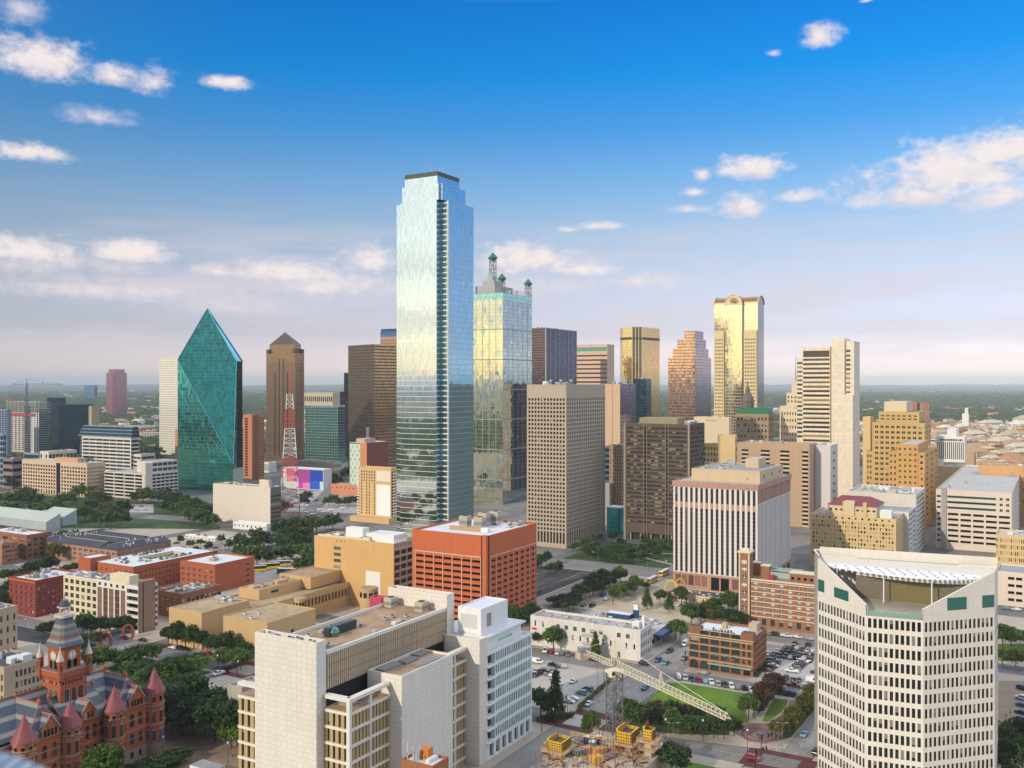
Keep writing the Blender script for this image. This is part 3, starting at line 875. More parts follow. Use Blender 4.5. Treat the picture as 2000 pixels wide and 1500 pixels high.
 for a_, b_ in ((A, D), (Pk, S1), (A, Pk), (S1, D)): m2.tube(a_, b_, .5, tr, 5)
 m2.tube(Pk, S2, 1.1, flat('strip blue', (.03, .28, .42), .3, .3), 5)
 m2.build('edge_trim', r_)
 m2 = MB(); pq = [gnd(455, 1046), gnd(476, 1040), gnd(476, 1075), gnd(455, 1066)]
 m2.taper([p[:2] for p in pq], 0, [p[:2] for p in pq], 26, flat('annex grey', (.12, .17, .18), .5))
 m2.build('low_wing', r_)

 # ---- towers left of centre
 wt = mirror('mirror white', (.85, .8, .68), 3, 4, .5, 1.2, (.78, .72, .6), wob=.02, var=.1, linemetal=.0, metal=.45, rough=.25)
 b = Bld('residential_tower', 'slender white glass tower behind the green prism tower', 'skyscraper', 350, 1600, 311, U=30); zt = b.z(698)
 b.part('curtain_wall').prism([b.P(0, 0), b.P(b.U, 0), b.P(b.U, b.V), b.P(0, b.V)], 0, zt, wt, M['roof white']); b.done()
 coral = wall('coral wall', (.60, .24, .13), var=.06, streak=.05)
 b = simple('apartment_block', 'coral orange slab with a strip of balconies right of the green prism tower', 505, 1190, 810, 475, 516, coral,
  [grid(1, 22, .75, .62, 4, 3, x0=2, x1=9, p=M['open deck'], wn='balcony', d=1.2)], [grid(3, 22, .6, .5, 3, 3, p=M['glass black'])], 'roof light', 2)
 b = simple('apartment_block', 'thin coral slab peeking out left of the green prism tower', 352, 1180, 838, 342, None, coral, (), (), 'roof light', 0, U=15)
 br = mirror('bronze stone', (.52, .34, .18), 1.6, 3.9, .7, 1.6, (.21, .125, .07), wob=.01, var=.12, linemetal=.15, rough=.1)
 b = Bld('office_tower', 'brown stone tower under a dark pyramid roof', 'skyscraper', 576, 1480, 520, 594)
 U, V = b.U, b.V; z0 = b.z(690)
 pb = pane('bronze glass', dark=(.03, .018, .012), pb=.0, rough=.15)
 wn = [grid(16, 44, .45, .45, 14, 12, s=1, p=pb, d=.2, wn='window')]
 b.block((0, U, 0, V), 0, z0, br, wn, [grid(9, 44, .5, .5, 14, 12, s=2, p=pb, d=.2)], M['roof dark'], 0)
 slot = MB()
 for k, (f, top) in enumerate(((.29, .82), (.44, .95), (.58, .95), (.73, .82))):
  p, q = b.P(-.15, V * (1 - f)), b.P(-.15, V * (1 - f) - 2.4); slot.wallq(p, q, 8, z0 * top, pb)
 slot.build('dark_strip', b.root)
 ins = 3.5
 b.block((ins, U - ins, ins, V - ins), z0, b.z(672), br, (), (), None, part='wall')
 pr = flat('slate pyramid', (.085, .07, .072), .6)
 c4 = [b.P(ins, ins), b.P(U - ins, ins), b.P(U - ins, V - ins), b.P(ins, V - ins)]; c = b.P(U / 2, V / 2)
 b.part('pyramid_roof').taper(c4, b.z(672), [c] * 4, b.z(647), pr, False)
 for (a, c_) in ((0, 0), (0, V - 6), (U - 6, 0)):
  b.box('shoulder', (a, a + 6, c_, c_ + 6), z0, z0 + 7, pr)
 b.done(60)
 gt2 = mirror('mirror teal grid', (.06, .36, .36), 3.2, 4.2, .35, .45, (.35, .45, .42), wob=.015, var=.2, linemetal=.0)
 b = Bld('office_block', 'teal gridded glass box between the pyramid tower and the brown banded tower', 'office block', 660, 1430, 596, 674); zt = b.z(794)
 b.part('curtain_wall').prism([b.P(0, 0), b.P(b.U, 0), b.P(b.U, b.V), b.P(0, b.V)], 0, zt, gt2, M['roof light'])
 b.box('parapet', (0, b.U, 0, .5), zt, zt + 1.5, M['white paint']); b.units(3, (3, b.U - 3, 3, b.V - 3), zt, 6); b.done()
 bei = wall('beige stone', (.56, .47, .34), var=.08)
 simple('office_block', 'beige block with square windows above the teal glass box', 650, 1900, 767, 594, None, bei, [grid(14, 5, .6, .55, 4, 8, p=M['glass black'])], (), 'roof white', 3, U=25, cap=70)
 # brown banded tower
 bz = mirror('bronze bands', (.62, .42, .22), 2.2, 4.1, .3, 1.7, (.125, .08, .055), wob=.008, var=.2, linemetal=.25, rough=.08)
 bz2 = mirror('bronze dots', (.42, .29, .18), 2.2, 4.1, .9, 1.6, (.11, .07, .05), wob=.01, var=.3, linemetal=.25, rough=.1)
 r_ = Bld('office_tower', 'broad dark bronze tower with horizontal bands, left of the tallest tower', 'skyscraper', 731, 1230, 680, None, U=40, th=50)
 zt = r_.z(672); w_ = r_.part('curtain_wall')
 q = [r_.P(0, 0), r_.P(r_.U, 0), r_.P(r_.U, r_.V), r_.P(0, r_.V)]
 w_.wallq(q[3], q[0], 0, zt, bz2); w_.wallq(q[0], q[1], 0, zt, bz); w_.wallq(q[1], q[2], 0, zt, bz); w_.wallq(q[2], q[3], 0, zt, bz)
 r_.part('roof').poly([(*p, zt) for p in q], M['roof dark']); r_.done()
 pk = wall('pink granite', (.50, .26, .19), var=.06)
 b = Bld('office_tower', 'pinkish tower with a curved blue glass top behind the banded bronze tower', 'skyscraper', 790, 1700, 743, None, U=30)
 zt = b.z(657); b.block((0, b.U, 0, b.V), 0, zt, pk, [grid(10, 40, .4, .5, 4, 5, p=M['glass black'], d=.3)])
 cv = MB(); gbl = mirror('blue vault', (.12, .2, .4), 2.5, 3, .3, .3, (.05, .06, .1))
 n_ = 8
 for i in range(n_):
  t0, t1 = math.pi / 2 * i / n_, math.pi / 2 * (i + 1) / n_
  f = lambda t: (4 - 4 * math.cos(t), zt + 15 * math.sin(t))
  (a0, h0), (a1, h1) = f(t0), f(t1)
  p0, p1, p2, p3 = b.P(a0, b.V), b.P(a0, 0), b.P(a1, 0), b.P(a1, b.V)
  cv.poly([(*p0, h0), (*p1, h0), (*p2, h1), (*p3, h1)], gbl, [(0, h0), (b.V, h0), (b.V, h1), (0, h1)])
 P4 = [b.P(4, 0), b.P(b.U, 0), b.P(b.U, b.V), b.P(4, b.V)]
 cv.prism(P4, zt, zt + 15, gbl, M['roof dark']); cv.build('curved_crown', b.root); b.done(40)
 dk = wall('dark granite', (.10, .075, .085), var=.1)
 b = simple('office_tower', 'dark stepped tower squeezed between the teal box and the bronze banded tower', 684, 1560, 765, 664, None, dk, [grid(4, 20, .7, .45, 5, 4, p=pane('glass lilac', dark=(.1, .08, .1), pb=.3, blind=(.4, .3, .25)))], (), 'roof dark', 0, U=20, cap=40, done=False)
 b.block((3, 18, 0, b.V - 6), b.zt, b.z(728), dk, (), (), M['roof dark'], .5); b.done(40)

 # ---- towers right of centre
 nv = mirror('navy glass', (.05, .065, .14), 2.0, 4.0, .2, .9, (.012, .015, .035), wob=.02, var=.2, linemetal=.5)
 nvb = mirror('navy brown', (.16, .12, .13), 2.0, 4.0, .25, 1.6, (.03, .02, .025), wob=.02, var=.2, linemetal=.3)
 b = Bld('office_tower', 'dark navy tower with white vertical ribs behind the concrete grid tower', 'skyscraper', 1066, 1480, 1036, 1126); zt = b.z(640)
 q = [b.P(0, 0), b.P(b.U, 0), b.P(b.U, b.V), b.P(0, b.V)]; w_ = b.part('curtain_wall')
 w_.wallq(q[3], q[0], 0, zt, nvb); w_.wallq(q[0], q[1], 0, zt, nv); w_.wallq(q[1], q[2], 0, zt, nv); w_.wallq(q[2], q[3], 0, zt, nv)
 b.part('roof').poly([(*p, zt) for p in q], M['roof dark'])
 for k in range(8):
  x, y = b.P(b.U * k / 7, -.15); mb = MB(); wd = 1.4 if k == 0 else .4
  mb.obox((x, y, 0), (wd * b.sn, wd * b.cs), (-.3 * b.cs, .3 * b.sn), zt + 1, wall('rib white', (.62, .6, .62)))
  mb.build('vertical_rib', b.root)
 b.units(6, (3, b.U - 3, 2, b.V - 2), zt, 8); b.done()
 ps = wall('pink slab', (.72, .47, .35), var=.05)
 b = simple('office_tower', 'pale pink banded tower with a green top storey, right of the navy ribbed tower', 1186, 1650, 672, 1126, None, ps,
  [grid(1, 22, .98, .36, 16, 4, p=M['glass black'], d=.5, wn='window_band'), grid(1, 1, .97, .7, 0, 0, z0=zp(687, 1650), z1=zp(676, 1650), p=pane('green band', dark=(.05, .2, .14), pb=0.))], (), 'roof white', 3, U=30)
 go = mirror('mirror gold', (.95, .74, .36), 1.6, 3.9, .14, .3, (.4, .3, .12), wob=.012, var=.1, linemetal=.6)
 go2 = mirror('mirror copper', (.75, .45, .2), 1.6, 3.9, .2, .3, (.3, .17, .06), wob=.012, var=.12, linemetal=.5)
 b = Bld('office_tower', 'gold mirrored tower with a dark belt and pale vertical ribs', 'skyscraper', 1247, 1430, 1204, 1295, th=38); zt = b.z(638)
 U, V = b.U, b.V; c_ = min(U, V) * .28
 pl = [(c_, 0), (U - c_, 0), (U, c_), (U, V - c_), (U - c_, V), (c_, V), (0, V - c_), (0, c_)]
 q = [b.P(*p) for p in pl]; w_ = b.part('curtain_wall')
 for i in range(8):
  w_.wallq(q[i], q[(i + 1) % 8], 0, zt, [go2, go2, go2, go, go, go, go, go][i] if i != 0 else mirror('mirror gold mid', (.72, .52, .26), 1.6, 3.9, .14, .3, (.3, .22, .1), wob=.012))
 b.part('roof').poly([(*p, zt) for p in q], M['roof tan'])
 big = [b.P(*((x - U / 2) * 1.004 + U / 2, (y - V / 2) * 1.004 + V / 2)) for x, y in pl]
 b.part('belt').prism(big, b.z(663), b.z(658), flat('belt brown', (.08, .055, .04), .4))
 for k in range(4):
  f = k / 3; x, y = b.P(f * c_, c_ * (1 - f)); mb = MB()
  mb.obox((x, y, 0), (.35 * b.sn, .35 * b.cs), (-.35 * b.cs, .35 * b.sn), zt + 2, wall('rib gold', (.75, .68, .5))); mb.build('vertical_rib', b.root)
 b.done()
 ng = mirror('navy box', (.03, .08, .12), 2.2, 4, .2, .4, (.015, .04, .06), wob=.02, var=.25)
 b = Bld('office_block', 'dark blue glass block in front of the gold tower', 'office block', 1262, 1280, 1236, 1272); zt = b.z(740)
 b.part('curtain_wall').prism([b.P(0, 0), b.P(b.U, 0), b.P(b.U, b.V), b.P(0, b.V)], 0, zt, ng, M['roof dark']); b.units(3, (1, b.U - 1, 1, b.V - 1), zt, 2); b.done()
 pe = wall('peach panel', (.68, .46, .31), var=.04)
 lil = mirror('lilac glass', (.2, .17, .28), 2.4, 3.8, .2, .7, (.07, .06, .09), wob=.02, var=.25)
 b = Bld('office_block', 'peach slab with a lilac glass side, right of the concrete grid tower', 'office block', 1211, 1000, 1176, 1242); zt = b.z(750)
 b.facade('wall', (0, b.V), (0, b.V * .44), 0, zt, pe); b.facade('wall', (0, b.V * .42), (0, 0), 0, zt, pe); b.facade('wall', (.4, b.V * .45), (.4, b.V * .41), 0, zt, M['black'])
 q = [b.P(0, 0), b.P(b.U, 0), b.P(b.U, b.V), b.P(0, b.V)]; w_ = b.part('curtain_wall')
 w_.wallq(q[0], q[1], 0, zt, lil); w_.wallq(q[1], q[2], 0, zt, lil); w_.wallq(q[2], q[3], 0, zt, lil); b.part('roof').poly([(*p, zt) for p in q], M['roof grey'])
 b.units(6, (1, b.U - 1, 1, b.V - 1), zt, 5, hmax=5); b.done()
 # brown stepped
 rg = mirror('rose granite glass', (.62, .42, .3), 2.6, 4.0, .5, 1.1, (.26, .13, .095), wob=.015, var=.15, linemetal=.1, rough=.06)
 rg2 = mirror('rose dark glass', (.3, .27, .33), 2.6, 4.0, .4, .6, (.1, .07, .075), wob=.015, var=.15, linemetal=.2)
 b = Bld('office_tower', 'stepped rose granite tower with symmetrical setbacks right of the gold tower', 'skyscraper', 1358, 1240, 1305, 1389); U, V = b.U, b.V
 for f0, f1, zt, zb in ((0, 1, b.z(697), 0), (.0, .82, b.z(680), b.z(697)), (.0, .66, b.z(662), b.z(680)), (0., .4, b.z(646), b.z(662))):
  q = [b.P(0, 0), b.P(U * max(f1, .5), 0), b.P(U * max(f1, .5), V * f1), b.P(0, V * f1)]; w_ = b.part('curtain_wall')
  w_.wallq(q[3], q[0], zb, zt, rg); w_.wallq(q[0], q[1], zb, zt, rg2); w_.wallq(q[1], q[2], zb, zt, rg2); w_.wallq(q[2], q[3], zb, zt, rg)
  b.part('roof').poly([(*p, zt) for p in q], M['roof brown'])
 b.done()
 # barrel vaulted tower
 cr = wall('cream granite', (.74, .58, .33), var=.05, streak=.04)
 b = Bld('office_tower', 'cream tower with barrel vaulted copper roof and arched central bay', 'skyscraper', 1480, 1190, 1395, 1492)
 U, V = b.U, b.V; ze = b.z(592); zr = b.z(577)
 cg = mirror('cream glass', (.92, .8, .52), 2.2, 4.0, .25, .5, (.68, .55, .33), wob=.012, var=.06, linemetal=.1, rough=.08)
 dg = mirror('end gable glass', (.25, .26, .3), 2., 4, .3, .4, (.12, .11, .12))
 q = [b.P(0, 0), b.P(U, 0), b.P(U, V), b.P(0, V)]; w_ = b.part('curtain_wall')
 w_.wallq(q[3], q[0], 0, ze, cg); w_.wallq(q[0], q[1], 0, ze, dg); w_.wallq(q[1], q[2], 0, ze, dg); w_.wallq(q[2], q[3], 0, ze, dg)
 cop = flat('copper roof', (.34, .17, .08), .4, .3, var=.15); crm = wall('cream trim', (.76, .62, .4), var=.05)
 vt = MB(); n_ = 14
 for i in range(n_):
  t0, t1 = math.pi * i / n_, math.pi * (i + 1) / n_
  f = lambda t: (U / 2 - U / 2 * math.cos(t), ze + (zr - ze) * math.sin(t))
  (a0, h0), (a1, h1) = f(t0), f(t1)
  P0, P1, P2, P3 = b.P(a0, V), b.P(a0, 0), b.P(a1, 0), b.P(a1, V)
  vt.poly([(*P0, h0), (*P1, h0), (*P2, h1), (*P3, h1)], cop)
  m0 = b.P(U / 2, 0); vt.poly([(*P1, h0), (*m0, ze), (*P2, h1)], dg); m1 = b.P(U / 2, V); vt.poly([(*P3, h1), (*m1, ze), (*P0, h0)], dg)
 vt.build('vaulted_roof', b.root)
 tr_ = MB()
 for c_ in (-.3, V + .3):
  for i in range(n_):
   t0, t1 = math.pi * i / n_, math.pi * (i + 1) / n_
   f = lambda t: (U / 2 - (U / 2 + .4) * math.cos(t), ze + (zr - ze + .6) * math.sin(t))
   (a0, h0), (a1, h1) = f(t0), f(t1); x0, y0 = b.P(a0, c_); x1, y1 = b.P(a1, c_); tr_.tube((x0, y0, h0), (x1, y1, h1), .9, crm, 5)
 tr_.build('arch_trim', b.root)
 # central bay with arch, and lower flanking blocks with windows
 c0, c1 = V * .33, V * .72; cb = MB(); pr_ = 5.
 q = [b.P(-pr_, c0), b.P(1, c0), b.P(1, c1), b.P(-pr_, c1)]
 cb.wallq(q[3], q[0], 0, ze - 2, cg); cb.wallq(q[0], q[1], 0, ze - 2, dg); cb.wallq(q[2], q[3], 0, ze - 2, crm)
 hw = (c1 - c0) / 2; hm = zr - ze + 4
 for i in range(n_):
  t0, t1 = math.pi * i / n_, math.pi * (i + 1) / n_
  f = lambda t: ((c0 + c1) / 2 + hw * math.cos(t), ze - 2 + hm * math.sin(t))
  (e0, h0), (e1, h1) = f(t0), f(t1); A_, B_ = b.P(-pr_, e0), b.P(-pr_, e1); A2, B2 = b.P(U / 2, e0), b.P(U / 2, e1); m_ = b.P(-pr_, (c0 + c1) / 2)
  cb.poly([(*A_, h0), (*B_, h1), (*m_, ze - 2)], crm); cb.poly([(*A_, h0), (*A2, h0), (*B2, h1), (*B_, h1)], cop)
  x0, y0 = b.P(-pr_ - .2, e0); x1, y1 = b.P(-pr_ - .2, e1); cb.tube((x0, y0, h0), (x1, y1, h1), .8, crm, 5)
  if 2 < i < 12:
   m2 = b.P(-pr_ - .15, (c0 + c1) / 2 + hw * .75 * math.cos((t0 + t1) / 2)); hh = ze - 2 + hm * .75 * math.sin((t0 + t1) / 2)
   cb.tube((*b.P(-pr_ - .15, (c0 + c1) / 2 + hw * .25 * math.cos((t0 + t1) / 2)), ze - 2 + hm * .25 * math.sin((t0 + t1) / 2)), (*m2, hh), .45, flat('gold dark', (.3, .2, .08), .5), 4)
 cb.build('arched_bay', b.root)
 wn = lambda n: [grid(n, 38, .5, .45, 9, 6, s=1, p=M['glass black'], d=.3)]
 zl = b.z(645)
 b.block((-4, 1, .5, c0 - 2), 0, zl, cr, wn(7), (), M['roof tan'], .3, part='side_block'); b.block((-4, 1, c1 + 2, V - 1), 0, zl, cr, wn(6), (), M['roof tan'], .3, part='side_block')
 b.done(100)

 # ---- concrete grid tower at the centre
 cg_ = wall('concrete warm', (.47, .39, .30), var=.06, streak=.08)
 b = Bld('office_tower', 'beige concrete tower gridded with small square windows, its flat top level with the horizon', 'skyscraper', 1106, 689, 1029, 1182)
 zt = b.z(751); U, V = b.U, b.V
 b.block((0, U, 0, V), 0, zt, cg_, [grid(12, 32, .62, .6, 9.5, 12, s=.8, p=M['glass black'], d=.8), grid(12, 1, .62, .92, 0, 1, s=.8, z0=2, z1=12, p=M['glass black'], d=.8)],
   [grid(17, 32, .5, .6, 9.5, 12, s=.8, p=M['glass dark'], d=1.3), grid(17, 1, .5, .92, 0, 1, s=.8, z0=2, z1=12, p=M['glass dark'], d=1.)], M['roof grey'], 1.)
 b.units(9, (U * .1, U * .9, V * .3, V * .9), zt - 1, 9, hmax=4)
 for k, (a, c_) in enumerate(((U * .35, V * .5), (U * .2, V * .6), (U * .5, V * .4))):
  mb = MB(); x, y = b.P(a, c_)
  mb.tube((x, y, zt - 1), (x, y, zt + 3), .15, M['white paint']); mb.lathe(x, y, [(0, zt + 2.4), (.9, zt + 2.6), (1.4, zt + 3.6), (1.3, zt + 3.6), (0, zt + 2.6)], M['white paint']); mb.build('satellite_dish', b.root)
 b.done()
 # ---- dark bronze mesh tower
 dm_ = wall('bronze panel', (.12, .088, .064), var=.15); cn = wall('concrete stair', (.36, .28, .21), var=.08)
 b = Bld('residential_tower', 'dark brown tower with scattered pale blinds and concrete balcony strips, next to the garden', 'skyscraper', 1346, 706, 1220, 1376); zt = b.z(829); U, V = b.U, b.V
 rr = random.Random(5)
 pb = pane('glass scatter', dark=(.02, .022, .035), blind=(.42, .35, .2), pb=.34, rough=.12, frame=(.06, .045, .035), fx=4, fy=1, fw=.05)
 st = [(0, .035), (.3, .36), (.64, .69), (.965, 1)]
 specs = []
 for (a, c_) in ((.035, .3), (.36, .64), (.69, .965)): specs.append(grid(5, 24, .96, .52, 2, 7, x0=V * a, x1=V * c_, p=pb, d=.25))
 for (a, c_) in ((.305, .355), (.645, .685)): specs.append(grid(1, 24, .6, .6, 2, 7, x0=V * a, x1=V * c_, p=M['open deck'], d=1.2, wn='balcony'))
 b.block((0, U, 0, V), 6, zt, dm_, specs, [grid(12, 24, .8, .5, 2, 1, p=pane('glass bronze', dark=(.03, .025, .025), pb=.1, rough=.15), d=.3)], M['roof tan'], .8)
 for (a, c_) in ((-.01, .02), (.3, .306), (.354, .36), (.64, .646), (.684, .69), (.985, 1.01)):
  b.box('concrete_fin', (-.7, .05, V * (1 - c_), V * (1 - a)), 0, zt + .3, cn)
 for k in range(6): b.box('column', (.5, 1.5, V * (.1 + .16 * k), V * (.1 + .16 * k) + 1), 0, 6, cn)
 b.box('lobby', (3, U - 1, 2, V - 2), 0, 5.98, M['black'])
 b.box('plant_room', (U * .3, U * .8, V * .25, V * .85), zt - .8, zt + 4, wall('plant olive', (.3, .27, .17)), M['roof tan']); b.units(5, (U * .1, U * .9, V * .02, V * .22), zt - .8, 3, hmax=3.5)
 b.done()
 # ---- white vertical striped block on a pink base
 wh = wall('stripe white', (.74, .70, .66), var=.05); pkb = wall('pink base', (.50, .285, .215), var=.08, kind='panel', pw=2, ph=1.2)
 pg = pane('plum glass', dark=(.022, .012, .022), pb=.06, blind=(.2, .12, .14), frame=(.09, .06, .075), fx=3, fy=16, fw=.012, rough=.08)
 b = Bld('office_block', 'big block of white vertical stripes on a pink granite base with a pink cornice', 'office block', 1479.5, 532, 1315, 1544); zt = b.z(947); U, V = b.U, b.V
 pod = 10.; zc = zt - 3.2
 b.facade('base', (0, V), (0, 0), 0, pod, pkb, [grid(5, 1, .8, .75, .3, 2, x0=1, x1=V * .42, p=pane('granite panel', dark=(.2, .1, .08), pb=0, rough=.8, spec=.1), d=.3, wn='blind_panel'), grid(2, 1, .85, .85, .6, .5, x0=V * .45, x1=V * .68, p=M['glass black'], d=.8), grid(3, 1, .8, .75, .3, 2, x0=V * .7, x1=V - 1, p=MATS['granite panel'], d=.3, wn='blind_panel')])
 b.facade('base', (0, 0), (U, 0), 0, pod, pkb, [grid(7, 1, .7, .75, 1, 1, p=M['glass black'], d=.6)])
 b.facade('base', (U, 0), (U, V), 0, pod, pkb); b.facade('base', (U, V), (0, V), 0, pod, pkb)
 b.facade('wall', (0, V), (0, 0), pod, zc, wh, [grid(16, 1, .52, 1., 0, 0, s=.4, z0=pod + .4, z1=zt - 15.5, p=pg, d=.9, wn='window_strip'), grid(16, 1, .52, 1., 0, 0, s=.4, z0=zt - 12.2, z1=zc - .4, p=pg, d=.9, wn='window_strip')])
 b.facade('wall', (0, 0), (U, 0), pod, zc - 8, wh, [grid(26, 1, .5, 1., 0, 0, s=.6, z0=pod + .4, z1=zc - 8.4, p=pane('grey blue glass', dark=(.06, .07, .1), pb=0., rough=.1), d=.7, wn='window_strip')])
 b.facade('cornice', (0, 0), (U, 0), zc - 8, zc, pkb, [grid(26, 1, .3, 1., 0, 0, s=.6, z0=zc - 7.6, z1=zc - .2, p=MATS['granite panel'], d=.3, wn='recess')])
 b.facade('wall', (U, 0), (U, V), pod, zc, wh); b.facade('wall', (U, V), (0, V), pod, zc, wh)
 sp = b.part('spandrel')
 for i in range(16):
  bw = (V - .8) / 16; y0 = V - (.4 + i * bw + bw * .24 - .02); y1 = V - (.4 + i * bw + bw * .76 + .02)
  b.box('spandrel', (-.06, .1, y1, y0), zt - 15.5, zt - 12.2, pkb)
 b.block((-.5, U + .5, -.5, V + .5), zc, zt, pkb, (), (), M['roof light'], .6, part='cornice')
 tan = wall('penthouse cream', (.62, .47, .31), var=.06)
 pa, pbv = b.ab(1479, 918, zt + 8)
 z2 = zt + 6.5
 b.block((U * .16, U * .86, V * .02 + 1, V * .86), zt - .6, z2, tan, [grid(1, 1, .04, .3, 3, .3, x0=V * .55, x1=V * .8, p=M['glass dark'])], [grid(3, 1, .14, .4, 1.5, 1.5, p=M['glass black'])], M['roof grey'], .5, part='penthouse')
 b.box('plant_room', (U * .5, U * .72, V * .2, V * .36), z2 - .5, z2 + 5, tan, M['roof light'])
 b.units(8, (U * .22, U * .8, V * .4, V * .82), z2 - .5, 6, hmax=2.5); b.done()
def right_side():
 M = MATS
 gb, gk, od = M['glass blind'], M['glass black'], M['open deck']
 ye = wall('ochre brick', (.60, .41, .17), var=.08); yo = wall('orange brick', (.62, .35, .12), var=.08)
 cre = wall('cream stone', (.74, .60, .42), var=.05); wst = wall('white stone', (.82, .72, .58), var=.04, kind='panel', pw=3.2, ph=3.9, mort='grid')
 tan = wall('tan concrete', (.52, .36, .23), var=.07); gwt = wall('grey white', (.66, .62, .62), var=.05)
 yst = wall('yellow stone', (.70, .52, .26), var=.06)
 # behind the striped block
 b = simple('office_block', 'blank cream block with a row of tiny square openings near the top', 1424, 1060, 815, 1355, 1430, cre, [grid(6, 1, .35, .7, 0, 0, x0=14, x1=27, z0=zp(824, 1060), z1=zp(820, 1060), p=gk)], (), 'roof light', 2)
 b = simple('office_block', 'ochre office with square windows below the blank cream block', 1430, 960, 868, 1374, 1436, ye, [grid(9, 9, .45, .5, 2, 4, p=gk)], [grid(2, 9, .4, .5, 2, 4, p=gk)], 'roof tan', 3)
 b = simple('office_block', 'yellow block with a white shed roof between the ochre office and the green roofed hotel', 1436, 930, 850, 1402, 1441, yst, (), [grid(3, 6, .5, .5, 2, 20, p=gk)], 'roof white', 1)
 b = simple('hotel', 'ornate brown stone hotel with a steep green copper roof and domed lantern', 1501, 1000, 808, 1437, 1511, wall('hotel stone', (.37, .27, .17), var=.1),
  [grid(9, 13, .45, .5, 3, 6, s=1, p=gb), ], [grid(5, 13, .45, .5, 3, 6, p=gk)], 'roof dark', 0, done=False)
 U, V, zt = b.U, b.V, b.zt
 gr = flat('green roof', (.015, .16, .075), .6, var=.2)
 o = [b.P(-.6, -.6), b.P(U + .6, -.6), b.P(U + .6, V + .6), b.P(-.6, V + .6)]; i_ = [b.P(3.5, 4), b.P(U - 3.5, 4), b.P(U - 3.5, V - 4), b.P(3.5, V - 4)]
 b.part('copper_roof').taper(o, zt, i_, zt + 6, gr)
 x, y = b.P(U * .5, V * .72)
 b.part('lantern').lathe(x, y, [(7, zt), (7, zt + 12), (7.5, zt + 12.5), (6.5, zt + 16), (4.5, zt + 20), (2.6, zt + 22), (2.6, zt + 25), (2.8, zt + 25.2), (1, zt + 29), (.3, zt + 34)], flat('lantern bronze', (.16, .13, .10), .6, var=.2), 10)
 mb = b.part('cornice'); mb.prism([b.P(-.8, -.8), b.P(U + .8, -.8), b.P(U + .8, V + .8), b.P(-.8, V + .8)], zt - 4, zt - 3, MATS['hotel stone'], None, True)
 b.done()
 b = Bld('parking_garage', 'long tan slab with vertical stacks of cream open decks', 'parking garage', 1581, 790, 1440, 1596); zt = b.z(868); U, V = b.U, b.V
 sp = [(.06, .16), (.33, .46), (.60, .73), (.9, .985)]
 crs = wall('cream deck', (.66, .56, .40), var=.05)
 gs = [grid(1, 18, .98, .5, 5, 1, x0=V * a, x1=V * c, p=od, d=1.5, wn='open_deck') for a, c in sp]
 b.block((0, U, 0, V), 0, zt, tan, gs, (), M['roof tan'], .9, reveal=crs)
 for a, c in sp:
  for k in range(18):
   bh = (zt - 6) / 18; z0 = 1 + k * bh
   b.box('parapet', (-.35, -.02, V * (1 - c) + .2, V * (1 - a) - .2), z0 - .1 * bh + .05, z0 + .25 * bh - .05, crs)
 b.units(5, (2, U - 2, 5, V - 5), zt - .9, 1); b.done()
 for k, (cx, yt) in enumerate(((1373, 883), (1398, 877))):
  pass
 b = Bld('office_block', 'yellow warehouse with two round arched gables behind the striped block', 'building', 1416, 840, 1374, 1422); zt = b.z(915); b.block((0, b.U, 0, b.V), 0, zt, yst, (), (), M['roof grey'], .3)
 for c0 in (.08, .58):
  mb = MB(); r_ = b.V * .19; cc = b.V * (c0 + .2); n_ = 10
  for i in range(n_):
   t0, t1 = math.pi * i / n_, math.pi * (i + 1) / n_
   A, B_ = b.P(-.1, cc + r_ * math.cos(t0)), b.P(-.1, cc + r_ * math.cos(t1)); A2, B2 = b.P(b.U, cc + r_ * math.cos(t0)), b.P(b.U, cc + r_ * math.cos(t1)); h0, h1 = zt + r_ * math.sin(t0) * 1.3, zt + r_ * math.sin(t1) * 1.3
   mb.poly([(*A, h0), (*A2, h0), (*B2, h1), (*B_, h1)], M['roof grey']); mb.poly([(*A, h0), (*B_, h1), (*b.P(-.1, cc), zt)], yst)
  mb.build('arched_gable', b.root)
 b.done()
 # stepped pale tower and the white striped one
 b = Bld('office_tower', 'stepped cream stone tower with a thin antenna, left of the white striped tower', 'skyscraper', 1556, 1130, 1523, None, U=22); V = b.V
 b.block((0, 22, 0, V), 0, b.z(793), cre, [grid(6, 20, .35, .5, 4, 4, p=gk)], (), M['roof light'], .5)
 b.block((2, 20, 0, V * .62), b.z(793), b.z(767), cre, [grid(3, 2, .4, .5, 3, 3, p=gk)], (), M['roof light'], .5)
 b.block((3, 18, 0, V * .34), b.z(767), b.z(744), cre, (), (), M['roof light'], .5)
 x, y = b.P(8, V * .15); mb = MB(); mb.tube((x, y, b.z(744)), (x, y, b.z(690)), .7, M['metal grey'], 6, .15); mb.build('antenna', b.root); b.done(60)
 b = simple('office_block', 'pale block with small dark windows at the foot of the stepped cream tower', 1567, 1060, 798, 1525, None, cre, [grid(8, 9, .4, .45, 2, 22, p=gk)], (), 'roof light', 2, U=20)
 gold = pane('gold ribbon', dark=(.05, .035, .018), pb=.35, blind=(.55, .36, .12), rough=.05)
 b = Bld('office_tower', 'white tower with bold dark ribbon windows and a windowless service core', 'skyscraper', 1668, 980, 1556, 1679); U, V = b.U, b.V
 X = lambda px: V - (V * (1668 - px) / (1668 - 1556))     # rough px -> distance from left end
 fx = lambda px: max(0, min(V, V * (1 - (1668 - px) / 112.)))
 zt = b.z(676)
